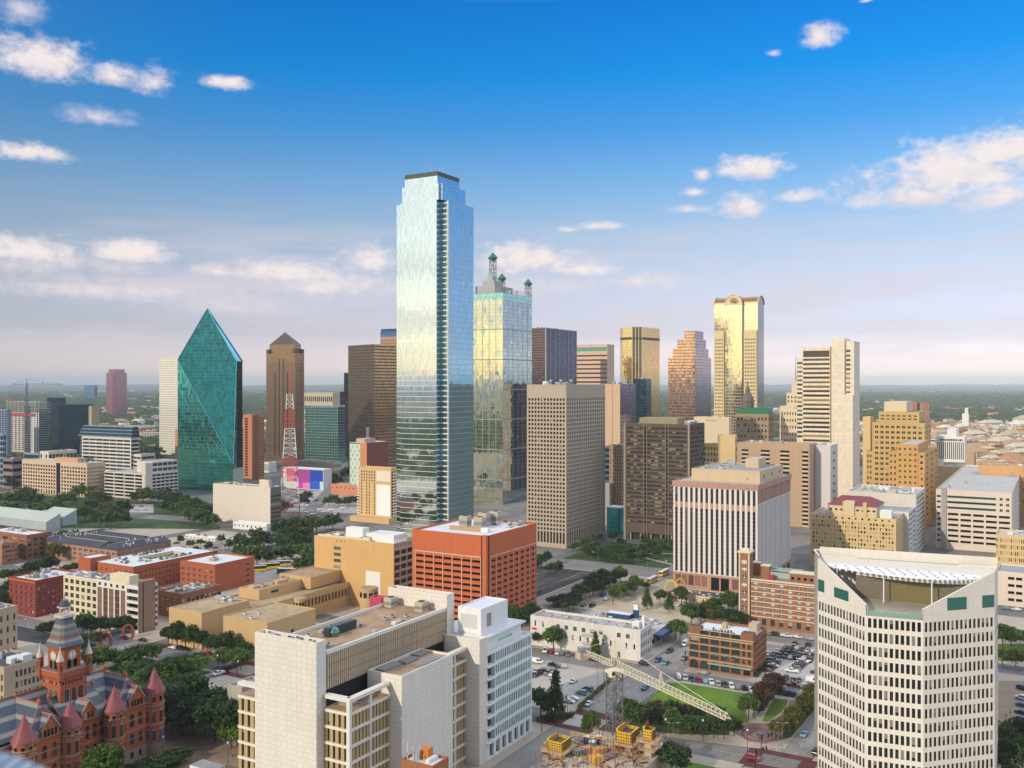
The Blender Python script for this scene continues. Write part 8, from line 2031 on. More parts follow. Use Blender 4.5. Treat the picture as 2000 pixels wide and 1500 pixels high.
# ------------------------------------------------------------------ vehicles, people, lamps
CAR = {}
def car_mesh(kind):
 """side profile swept across the width, with cabin glass, wheels and lamps as parts (built along +x)"""
 P = dict(sedan=(4.7, 1.82, [(0, .35), (0, .75), (.15, .86), (1.1, .95), (1.75, 1.42), (3.1, 1.45), (3.95, 1.0), (4.6, .92), (4.7, .7), (4.7, .35)], (1.22, 3.8, .98, 1.38)),
    suv=(4.8, 1.95, [(0, .4), (0, .95), (.2, 1.02), (1.05, 1.12), (1.6, 1.72), (4.2, 1.76), (4.7, 1.15), (4.8, .9), (4.8, .4)], (1.2, 4.6, 1.16, 1.68)),
    van=(5.4, 2.0, [(0, .4), (0, .9), (.7, 1.15), (1.5, 2.0), (1.9, 2.15), (5.3, 2.15), (5.4, 1.9), (5.4, .4)], (.95, 2.6, 1.2, 1.95)),
    pickup=(5.6, 1.98, [(0, .45), (0, 1.), (.2, 1.08), (1.35, 1.16), (1.85, 1.8), (3.2, 1.82), (3.5, 1.2), (5.5, 1.2), (5.6, 1.1), (5.6, .45)], (1.45, 3.4, 1.2, 1.74)))[kind]
 L, Wd, prof, (g0, g1, gz0, gz1) = P
 hw = Wd / 2; body = MB(); mt = flat('car paint', (.5, .5, .5), .3)
 nar = lambda z: hw - (max(0, z - .95) * .22) - (.05 if z < .5 else 0)
 pl = [(x - L / 2, -nar(z), z) for x, z in prof]; pr = [(x - L / 2, nar(z), z) for x, z in prof]
 body.poly(pl[::-1], mt); body.poly(pr, mt)
 for i in range(len(prof)):
  j = (i + 1) % len(prof); body.poly([pl[i], pl[j], pr[j], pr[i]], mt)
 glass = MB(); gm = flat('car glass', (.012, .016, .02), .06, spec=.7)
 top = [p for p in prof if p[1] > gz0 - .15]
 # side windows a hair proud of the body, windscreen and rear window along the profile
 def xat(z, first):
  seq = prof if first else prof[::-1]
  for (x0, z0), (x1, z1) in zip(seq, seq[1:]):
   if (z0 - z) * (z1 - z) <= 0 and abs(z1 - z0) > .2: return x0 + (x1 - x0) * (z - z0) / (z1 - z0)
  return seq[0][0]
 fa, fb = xat(gz0, True), xat(gz1, True); ra, rb_ = xat(gz0, False), xat(gz1, False)
 if kind in ('van',): ra = rb_ = 2.7
 for s in (-1, 1):
  y0, y1 = s * (nar(gz0) + .012), s * (nar(gz1) + .012)
  q = [(fa + .22 - L / 2, y0, gz0), (ra - .2 - L / 2, y0, gz0), (rb_ - .12 - L / 2, y1, gz1), (fb + .18 - L / 2, y1, gz1)]; glass.poly(q if s < 0 else q[::-1], gm)
 for (xa, xb, sg) in ((fa, fb, -1), (ra, rb_, 1)):
  if kind == 'van' and sg > 0: continue
  y0, y1 = nar(gz0) - .1, nar(gz1) - .1; q = [(xa - L / 2 + sg * .015, -y0, gz0), (xa - L / 2 + sg * .015, y0, gz0), (xb - L / 2 + sg * .015, y1, gz1), (xb - L / 2 + sg * .015, -y1, gz1)]; glass.poly(q if sg > 0 else q[::-1], gm)
 wh = MB(); rm = MB(); tyre = flat('tyre', (.015, .015, .016), .8); rim = flat('rim', (.4, .4, .42), .35, .6)
 n = 12; ring = [(.34 * math.cos(2 * math.pi * i / n), .34 * math.sin(2 * math.pi * i / n)) for i in range(n)]
 for i in range(n):
  j = (i + 1) % n; wh.poly([(ring[i][0], -.11, ring[i][1]), (ring[j][0], -.11, ring[j][1]), (ring[j][0], .11, ring[j][1]), (ring[i][0], .11, ring[i][1])], tyre)
 for s in (-1, 1):
  q = [(a, s * .11, c) for a, c in ring]; wh.poly(q if s < 0 else q[::-1], tyre); q = [(a * .58, s * .118, c * .58) for a, c in ring]; rm.poly(q if s < 0 else q[::-1], rim)
 lamp = MB(); lamp.obox((0, 0, 0), (.02, 0), (0, .2), .14, flat('headlamp', (.75, .75, .72), .2)); tail = MB(); tail.obox((0, 0, 0), (.02, 0), (0, .2), .16, flat('tail lamp', (.4, .01, .01), .3))
 out = {}
 for k, mb in (('body', body), ('windows', glass), ('wheel', wh), ('rim', rm), ('headlight', lamp), ('tail_light', tail)):
  o = mb.build(k); out[k] = o.data; bpy.data.objects.remove(o)
 out['L'] = L; out['hw'] = hw; return out
PAINT = dict(white=(.78, .78, .77), silver=(.42, .44, .46), grey=(.16, .17, .18), black=(.012, .013, .016), red=(.35, .012, .02), maroon=(.12, .012, .02), blue=(.02, .09, .28), navy=(.012, .025, .07), teal=(.03, .33, .36), green=(.012, .045, .04), lightblue=(.2, .33, .45), yellow=(.8, .5, .02))
CNAME = dict(lightblue='light blue', green='dark green')
def car(px, py, ang, kind, col, label, group=None, xy=None, sub=True):
 if not CAR:
  for k in ('sedan', 'suv', 'van', 'pickup'): CAR[k] = car_mesh(k)
 c = CAR[kind]; x, y = xy or G(px, py, .15)
 rt = empty('car' if kind in ('sedan', 'suv') else kind, (x, y, .17), R(ang), label, 'car' if kind in ('sedan', 'suv') else 'van' if kind == 'van' else 'pickup', group)
 key = 'body ' + col
 if key not in c:
  m = c['body'].copy(); m.materials[0] = flat('paint ' + col, PAINT[col], .28, .0, .6); c[key] = m
 def p(nm, me, loc, ry=0):
  o = bpy.data.objects.new(nm, me); COL.objects.link(o); o.parent = rt; o.location = loc; return o
 p('body', c[key], (0, 0, 0)); p('windows', c['windows'], (0, 0, 0))
 L, hw = c['L'], c['hw']
 for sx_ in (-1, 1):
  for sy_ in (-1, 1): q = p('wheel', c['wheel'], (sx_ * L * .31, sy_ * (hw - .1), .34)); p('rim', c['rim'], (0, 0, 0)).parent = q
  p('headlight', c['headlight'], (-L / 2 - .01, sx_ * hw * .68, .66)); p('tail_light', c['tail_light'], (L / 2 + .01, sx_ * hw * .68, .72))
def row(items, ang, where, group, jitter=3):
 items = sorted(items, key=lambda t: t[0]); n = len(items); r = random.Random(n + len(where))
 for i, (px, py, col, kind) in enumerate(items):
  nm = CNAME.get(col, col) + ' ' + {'sedan': 'car', 'suv': 'tall car', 'van': 'van', 'pickup': 'pickup'}[kind]
  lab = '%s %s, %s' % (nm, where, nth(i, n)) if n > 1 else '%s %s' % (nm, where)
  car(px, py, ang + r.uniform(-jitter, jitter) + (180 if r.random() < .4 else 0), kind, col, lab, group if n > 1 else None)
def vehicles():
 s, S, v, p = 'sedan', 'suv', 'van', 'pickup'
 UA, VA = 60, 150        # street directions in degrees
 row([(1325, 1325, 'white', v), (1338, 1327, 'silver', S), (1351, 1329, 'navy', S), (1364, 1331, 'red', S), (1377, 1333, 'lightblue', s), (1389, 1335, 'white', p), (1402, 1338, 'silver', S), (1415, 1340, 'green', p), (1428, 1343, 'white', S), (1440, 1345, 'grey', s), (1454, 1347, 'black', S), (1467, 1349, 'white', s)], UA + 25, 'in the row above the lawn', 'cars parked along the lawn')
 row([(1524, 1353, 'blue', s), (1534, 1355, 'navy', S), (1548, 1358, 'navy', S)], UA + 25, 'right of the reddish trees', 'cars parked right of the reddish trees'); row([(1550, 1341, 'red', p), (1575, 1346, 'teal', s)], VA, 'on the street behind the reddish trees', 'cars on the street behind the reddish trees')
 row([(1373, 1316, 'silver', s)], VA, 'at the kerb before the brick warehouse', None); row([(1338, 1260, 'white', v), (1308, 1274, 'black', S), (1337, 1288, 'navy', s), (1285, 1292, 'blue', S), (1300, 1297, 'teal', s)], UA, 'between the white hall and the brick warehouse', 'cars between the white hall and the brick warehouse')
 row([(1258, 1299, 'black', S)], VA, 'turning at the corner of the white hall', None); row([(1260, 1346, 'blue', s)], UA, 'beside the left tip of the lawn', None); row([(1150, 1377, 'white', s)], UA, 'driving down the wide street past the car park hedge', None)
 row([(1065, 1273, 'white', v), (1077, 1275, 'red', s), (1088, 1277, 'white', s), (1098, 1278, 'grey', s), (1110, 1280, 'grey', S), (1155, 1288, 'black', S), (1168, 1290, 'navy', s)], UA + 20, 'along the front of the white hall', 'cars parked before the white hall')
 row([(1049, 1295, 'white', v), (1080, 1300, 'black', s), (1098, 1304, 'silver', s)], VA, 'at the top of the concrete car park', 'cars at the top of the concrete car park'); row([(1047, 1313, 'white', s), (1060, 1314, 'black', S), (1071, 1317, 'grey', S), (1080, 1319, 'white', s), (1047, 1321, 'navy', s)], UA, 'in the left cluster of the concrete car park', 'cars clustered in the concrete car park')
 row([(1120, 1333, 'white', s)], UA, 'alone in the middle of the concrete car park', None); row([(1147, 1349, 'grey', S), (1136, 1356, 'lightblue', S), (1119, 1367, 'white', s), (1111, 1372, 'white', s)], VA, 'along the hedge of the concrete car park', 'cars along the hedge'); row([(1065, 1374, 'blue', s)], VA, 'under the dark trees by the white annex', None)
 A = [(1535, 1266, 'grey', s), (1546, 1268, 'navy', s), (1557, 1268, 'white', s), (1568, 1270, 'maroon', s), (1578, 1272, 'silver', s), (1588, 1273, 'silver', s), (1596, 1274, 'white', s), (1552, 1260, 'black', S), (1578, 1263, 'black', S)]
 row(A, UA, 'in the back row of the crowded car park', 'cars in the crowded car park, back row')
 A = [(1500, 1279, 'white', s), (1512, 1280, 'black', s), (1518, 1274, 'white', s), (1523, 1283, 'navy', S), (1529, 1276, 'maroon', S), (1534, 1284, 'green', S), (1541, 1277, 'black', S), (1544, 1286, 'silver', s), (1551, 1279, 'navy', S), (1555, 1287, 'black', S), (1562, 1281, 'navy', s), (1569, 1290, 'white', s), (1574, 1283, 'navy', S), (1582, 1292, 'black', S), (1588, 1284, 'maroon', S), (1596, 1295, 'white', s)]
 row(A, UA, 'in the middle of the crowded car park', 'cars in the crowded car park, middle row')
 row([(1500, 1292, 'black', S), (1509, 1293, 'navy', S), (1520, 1296, 'grey', S)], UA, 'beside the brick warehouse wall', 'cars beside the brick warehouse wall'); row([(1497, 1311, 'maroon', s), (1504, 1306, 'black', S), (1510, 1302, 'white', s)], VA, 'by the hedge at the warehouse corner', 'cars by the hedge at the warehouse corner')
 row([(1547, 1313, 'white', p), (1553, 1308, 'grey', S), (1558, 1303, 'black', S), (1563, 1299, 'maroon', S), (1568, 1295, 'white', S)], VA, 'in the diagonal row of the crowded car park', 'cars in the diagonal row'); row([(1535, 1328, 'black', S), (1548, 1330, 'green', s), (1560, 1331, 'navy', s)], UA + 5, 'at the near edge of the crowded car park', 'cars at the near edge of the crowded car park')
 row([(1594, 1316, 'black', s), (1591, 1326, 'white', s), (1588, 1333, 'white', v)], VA, 'beside the curved office in the crowded car park', 'cars beside the curved office')
 row([(1498, 1240, 'grey', s), (1515, 1241, 'black', S), (1536, 1244, 'white', p), (1558, 1246, 'white', s), (1583, 1250, 'silver', s)], VA, 'at the kerb before the banded brick hotel', 'cars at the kerb before the brick hotel')
 row([(1178, 1164, 'blue', v), (1184, 1172, 'white', s), (1158, 1178, 'white', s), (1157, 1185, 'navy', S), (1140, 1184, 'grey', s)], UA, 'on the avenue behind the low workshop', 'cars on the avenue'); row([(1150, 1138, 'white', S), (1141, 1142, 'navy', S), (1052, 1158, 'green', s)], UA, 'in the dark car park', 'cars in the dark car park')
 row([(1351, 1164, 'red', s), (1364, 1165, 'white', s), (1363, 1175, 'white', s), (1372, 1176, 'black', s), (1350, 1174, 'black', s), (1348, 1187, 'maroon', s), (1325, 1184, 'silver', s), (1338, 1180, 'grey', s)], UA, 'by the restaurant with the yellow arches', 'cars by the restaurant')
 row([(338, 1267, 'white', s), (353, 1269, 'black', S), (361, 1270, 'black', s)], VA, 'at the kerb under the museum trees', 'cars at the kerb under the museum trees'); row([(406, 1279, 'red', s), (424, 1283, 'red', s)], VA, 'parked under the museum trees', 'red cars under the museum trees')
 row([(402, 1293, 'white', s)], VA, 'half hidden by the lawn trees', None); row([(427, 1318, 'white', p)], UA, 'on the street corner left of the white court tower', None); row([(338, 1349, 'blue', S)], UA, 'parked beside the courthouse grove', None); row([(279, 1252, 'black', s), (243, 1248, 'maroon', s)], VA, 'by the brick arches', 'cars by the brick arches')
 row([(1488, 1438 + 3, 'lightblue', s)], UA, 'x', None) if False else None
 row([(1571, 1437, 'lightblue', s)], UA, 'driving beside the olive trees left of the curved office', None); row([(1471, 1484, 'red', S)], VA, 'crossing the street in front of the brick circle', None); row([(1594, 1472, 'green', S)], UA, 'at the lower left of the curved office', None)
 row([(1998, 1347, 'navy', S), (1996, 1366, 'white', S), (1997, 1380, 'blue', s), (1995, 1394, 'navy', s), (1992, 1408, 'black', S), (1990, 1420, 'silver', S)], VA - 20, 'in the car park right of the curved office', 'cars right of the curved office'); row([(1965, 1190, 'teal', s), (1985, 1192, 'white', s)], VA, 'behind the curved office at the right', 'cars behind the curved office')
 row([(500, 992, 'white', s)], 0, 'x', None) if False else None
 r = random.Random(2)
 row([(560 + i * 8 + r.uniform(-2, 2), 972 + (i % 3) * 6, r.choice(['white', 'silver', 'red', 'black', 'blue']), s) for i in range(8)], 20, 'in the grey lot behind the red and white mast', 'cars behind the red and white mast'); row([(670 + i * 6, 974 + (i % 2) * 8, r.choice(['white', 'red', 'black']), s) for i in range(5)], 0, 'in the grey lot left of the tan hotel', 'cars left of the tan hotel')
 row([(345 + i * 11 + r.uniform(-3, 3), 1062 + (i % 3) * 9, r.choice(['white', 'silver', 'black', 'blue', 'red']), s) for i in range(9)], 25, 'on the open ground left of the grove', 'cars left of the grove')
 row([(222 + i * 9, 990 + (i % 2) * 7, r.choice(['white', 'red', 'black', 'silver']), s) for i in range(8)], 0, 'in the small car park by the parkland', 'cars in the small car park')
 # buses and tram
 def bus(px, py, ang, L, c1, c2, nm, lab, cat, h=3.):
  x, y = G(px, py); rt = empty(nm, (x, y, .15), R(ang), lab, cat); b = MB(); b.obox((0, 0, .4), (L / 2, 0), (0, 1.25), h * .45, c1); b.build('lower_body', rt); b = MB(); b.obox((0, 0, .4 + h * .45), (L / 2, 0), (0, 1.22), h * .55, c2, MATS['white paint']); b.build('upper_body', rt)
  for q in (-1, 1): b = MB(); b.obox((0, q * 1.235, .4 + h * .5), (L / 2 - .4, 0), (0, .02), h * .3, MATS['glass dark']); b.build('window_band', rt)
  b = MB(); b.obox((-L / 2 - .01, 0, .4 + h * .45), (.02, 0), (0, 1.1), h * .4, MATS['glass dark']); b.build('windscreen', rt)
  if not CAR: CAR.update({k: car_mesh(k) for k in ('sedan', 'suv', 'van', 'pickup')})
  for sx_ in (-.33, .33):
   for sy_ in (-1, 1): o = bpy.data.objects.new('wheel', CAR['sedan']['wheel']); COL.objects.link(o); o.parent = rt; o.location = (sx_ * L, sy_ * 1.15, .34); o.scale = (1.3, 1.3, 1.3)
 yb, wb, bb = flat('bus yellow', (.82, .5, .015), .4), MATS['white paint'], flat('bus blue', (.02, .07, .16), .4)
 bus(1274, 1138, UA, 12, yb, wb, 'bus', 'yellow and white city bus at the crossing by the restaurant', 'bus'); bus(1297, 1124, UA, 12, yb, wb, 'bus', 'yellow and white city bus farther along beside the striped block', 'bus'); bus(560, 1121, 170, 12, bb, bb, 'coach', 'dark blue coach beside the ochre office', 'coach'); bus(573, 1106, VA, 9, yb, wb, 'bus', 'yellow and white bus half hidden by the grove trees', 'bus')
 for i, (px, py) in enumerate(((500, 1117), (526, 1112), (548, 1107))): bus(px, py, 20, 13, yb, MATS['black'], 'tram_carriage', 'black and yellow tram carriage behind the red warehouse, ' + ['nearest the warehouse', 'middle one', 'farthest one'][i], 'tram', 3.4)

def people():
 def person(px, py, shirt, trousers, lab, z=.15, face=0.):
  x, y = G(px, py, z); rt = empty('person', (x, y, z), face, lab, 'person')
  def skin(nm, V, E, rad, mat):
   me = bpy.data.meshes.new(nm); me.from_pydata(V, E, []); o = bpy.data.objects.new(nm, me); COL.objects.link(o); o.parent = rt
   m = o.modifiers.new('skin', 'SKIN'); me.materials.append(mat)
   for i, r_ in enumerate(rad): me.skin_vertices[0].data[i].radius = (r_, r_)
   me.skin_vertices[0].data[0].use_root = True; o.modifiers.new('sub', 'SUBSURF').levels = 1; return o
  V = [(0, 0, .95), (0, 0, 1.2), (0, 0, 1.42), (0, 0, 1.54), (0, .02, 1.66), (.19, 0, 1.4), (.26, .03, 1.12), (.25, -.1, .86), (-.19, 0, 1.4), (-.26, -.03, 1.12), (-.25, .1, .86), (.1, .0, .92), (.11, .1, .5), (.11, .14, .05), (-.1, .0, .92), (-.11, -.1, .5), (-.11, -.16, .05)]
  E = [(0, 1), (1, 2), (2, 3), (3, 4), (2, 5), (5, 6), (6, 7), (2, 8), (8, 9), (9, 10), (0, 11), (11, 12), (12, 13), (0, 14), (14, 15), (15, 16)]
  sk = flat('skin tone', (.42, .25, .17), .6)
  skin('body', V, E, [.15, .15, .16, .06, .1, .06, .045, .03, .06, .045, .03, .09, .065, .05, .09, .065, .05], sk)
  skin('shirt', V[:3] + [V[5], V[6], V[8], V[9]], [(0, 1), (1, 2), (2, 3), (3, 4), (2, 5), (5, 6)], [.165, .168, .172, .075, .06, .075, .06], shirt); skin('trousers', [V[0], V[11], V[12], V[13], V[14], V[15], V[16]], [(0, 1), (1, 2), (2, 3), (0, 4), (4, 5), (5, 6)], [.16, .105, .08, .065, .105, .08, .065], trousers)
  h = MB(); h.lathe(0, .0, [(.09, 1.63), (.115, 1.7), (.1, 1.77), (.03, 1.8), (0, 1.8)], flat('hair dark', (.02, .015, .012), .8), 10); h.build('hair', rt)
 c = lambda n, r: flat('cloth ' + n, r, .8)
 person(1965, 1402, c('red', (.4, .05, .04)), c('blue', (.03, .05, .12)), 'person in a red top walking right of the curved office', face=.5); person(1973, 1397, c('navy', (.03, .04, .1)), c('dark', (.02, .02, .025)), 'person in dark clothes walking right of the curved office', face=.4)
 person(1484, 1443, c('grey', (.2, .2, .2)), c('dark', (.02, .02, .025)), 'person in grey standing beside the brick circle', face=1.); person(1531, 1292, c('navy', (.03, .04, .1)), c('blue', (.03, .05, .12)), 'person in navy standing in the crowded car park', face=2.); person(455, 1478, c('white', (.6, .6, .58)), c('dark', (.02, .02, .025)), 'person in a white top on the plaza left of the white court tower', face=2.)

def street_lamps():
 def lamp(px, py, h, lab, group, head='globe', col=None):
  x, y = G(px, py, .15); rt = empty('street_lamp', (x, y, .15), 0, lab, 'street lamp', group); m = col or MATS['metal dark']; mb = MB(); mb.cyl(0, 0, .16, 0, .6, m, 8); mb.tube((0, 0, .6), (0, 0, h), .09, m, 6, .06); mb.build('pole', rt); mb = MB()
  if head == 'globe': mb.lathe(0, 0, [(.05, h), (.28, h + .15), (.32, h + .4), (.2, h + .65), (.03, h + .8)], flat('lamp globe', (.8, .8, .78), .3), 10)
  else:
   for s_ in (-1, 1): mb.tube((0, 0, h), (s_ * 1.3, 0, h + .25), .05, m, 5); mb.obox((s_ * 1.5, 0, h + .2), (.4, 0), (0, .16), .12, MATS['unit grey'])
  mb.build('lamp_head', rt)
 g1 = [(1078, 1396), (1108, 1394), (1300, 1445), (1373, 1447), (1460, 1467), (1345, 1300), (1180, 1330)]
 for i, p in enumerate(sorted(g1)): lamp(p[0], p[1], 6.5, 'dark globe lamp around the grove and car park, ' + nth(i, len(g1)), 'street lamps around the grove', 'globe')
 g2 = [(1170, 1372), (1167, 1345), (1315, 1470), (1528, 1470), (1193, 1160), (1245, 1125), (1132, 1150), (1168, 1096), (1288, 1180), (1265, 1110), (1212, 1175)]
 for i, p in enumerate(sorted(g2)): lamp(p[0], p[1], 9.5, 'tall double armed lamp in the streets right of centre, ' + nth(i, len(g2)), 'double armed street lamps', 'arm', MATS['metal grey'])
 g3 = [(425, 1310), (465, 1322), (213, 1262), (445, 1490), (318, 1478), (405, 1270), (50, 1235), (100, 1225)]
 for i, p in enumerate(sorted(g3)): lamp(p[0], p[1], 6, 'globe street lamp in the courthouse quarter, ' + nth(i, len(g3)), 'street lamps in the courthouse quarter', 'globe')
 g4 = [(150, 1050), (205, 1020), (248, 1000), (405, 1070), (375, 1100), (510, 1135), (540, 1120), (560, 1135)]
 for i, p in enumerate(sorted(g4)): lamp(p[0], p[1], 11, 'tall pale lamp post among the left hand parks, ' + nth(i, len(g4)), 'lamp posts among the parks', 'arm', MATS['unit grey'])
 def signal(px, py, lab):
  x, y = G(px, py, .15); rt = empty('traffic_light', (x, y, .15), R(30), lab, 'traffic light', 'traffic lights at the junctions'); mb = MB(); mb.tube((0, 0, 0), (0, 0, 6), .13, MATS['black'], 6); mb.tube((0, 0, 5.6), (4.5, 0, 6), .09, MATS['black'], 5); mb.build('pole', rt)
  for k, q in enumerate((0, 3, 4.4)):
   mb = MB(); mb.obox((q, -.2, 4.6 + .2 * (q > 0)), (.2, 0), (0, .15), 1.1, MATS['black']); mb.build('signal_head', rt)
 for i, (px, py, w) in enumerate(((1058, 1430, 'left of the red brick junction'), (1139, 1432, 'near the rail of the building site'), (1085, 1395, 'behind the red brick junction'), (1487, 1472, 'beside the brick circle'), (1476, 1500, 'in front of the brick circle'), (462, 1316, 'left of the white court tower'), (1258, 1112, 'at the corner of the garden'), (1338, 1298, 'at the left corner of the brick warehouse'))): signal(px, py, 'black traffic light ' + w)
 # brick arches by the museum
 ab = flat('arch brick', (.36, .1, .06), .8, var=.2)
 for px, py, lab in ((250, 1247, 'brick arch gateway nearer the cream and pink block'), (207, 1262, 'brick arch gateway farther left beside the sports lot')):
  x, y = G(px, py); rt = empty('brick_arch', (x, y, 0), R(30), lab, 'arch'); mb = MB(); P0 = None
  for i in range(13):
   t = math.pi * i / 12; q = (2.1 * math.cos(t), 0, 4.2 + 2.1 * math.sin(t))
   if P0: mb.tube(P0, q, .6, ab, 6)
   P0 = q
  for s_ in (-1, 1): mb.obox((s_ * 2.1, 0, 0), (.6, 0), (0, .6), 4.2, ab)
  mb.build('arch_ring', rt)
 for px, py, lab in ((1487, 1462, 'small blue banner sign on a pole by the brick circle'), (1300, 1108, 'slim white banner pole at the garden corner')):
  x, y = G(px, py); rt = empty('banner_sign', (x, y, .15), R(20), lab, 'sign'); mb = MB(); mb.tube((0, 0, 0), (0, 0, 5), .06, MATS['metal dark'], 5); mb.build('pole', rt); mb = MB(); mb.obox((.45, 0, 3), (.35, 0), (0, .03), 1.7, flat('banner blue', (.03, .09, .3), .6) if 'blue' in lab else MATS['white paint']); mb.build('banner', rt)
 # clipped hedges
 for pts, lab in (([(1126, 1386), (1190, 1330), (1196, 1333), (1132, 1392)], 'long clipped hedge along the concrete car park'), ([(1472, 1322), (1497, 1296), (1500, 1299), (1479, 1326)], 'ivy hedge along the right wall of the brick warehouse'), ([(1060, 1406), (1120, 1398), (1122, 1402), (1062, 1411)], 'low hedge at the corner of the concrete car park')):
  P = [G(*q) for q in pts]; V, Fc = [], []; rr = np.random.RandomState(3)
  P = [np.array(q) for q in P]
  for i in range(1500):
   a, c = rr.rand(), rr.rand(); q = (P[0] * (1 - a) + P[1] * a) * (1 - c) + (P[3] * (1 - a) + P[2] * a) * c; z = .2 + 1.5 * rr.rand() ** .6
   n = rr.normal(size=3); n /= np.linalg.norm(n); t = np.cross(n, rr.normal(size=3)); t /= np.linalg.norm(t); bt = np.cross(n, t); k = .22; o = np.array([q[0], q[1], z]); j = len(V)
   V += [tuple(o - t * k), tuple(o + bt * k), tuple(o + t * k), tuple(o - bt * k)]; Fc.append((j, j + 1, j + 2, j + 3))
  me = bpy.data.meshes.new('hedge'); me.from_pydata(V, [], Fc); me.materials.append(LEAF['mid']); o = bpy.data.objects.new('hedge', me); COL.objects.link(o); tag(o, lab, 'hedge')
def np_mesh(name, V, Fq, mats, mi=None):
 """quads from numpy arrays as one mesh"""
 me = bpy.data.meshes.new(name); n, k = len(V), len(Fq)
 me.vertices.add(n); me.vertices.foreach_set('co', V.astype(np.float32).ravel())
 me.loops.add(k * 4); me.loops.foreach_set('vertex_index', Fq.astype(np.int32).ravel())
 me.polygons.add(k); me.polygons.foreach_set('loop_start', np.arange(k, dtype=np.int32) * 4)
 for m in mats: me.materials.append(m)
 if mi is not None: me.polygons.foreach_set('material_index', mi.astype(np.int32))
 me.update(calc_edges=True); o = bpy.data.objects.new(name, me); COL.objects.link(o); return o

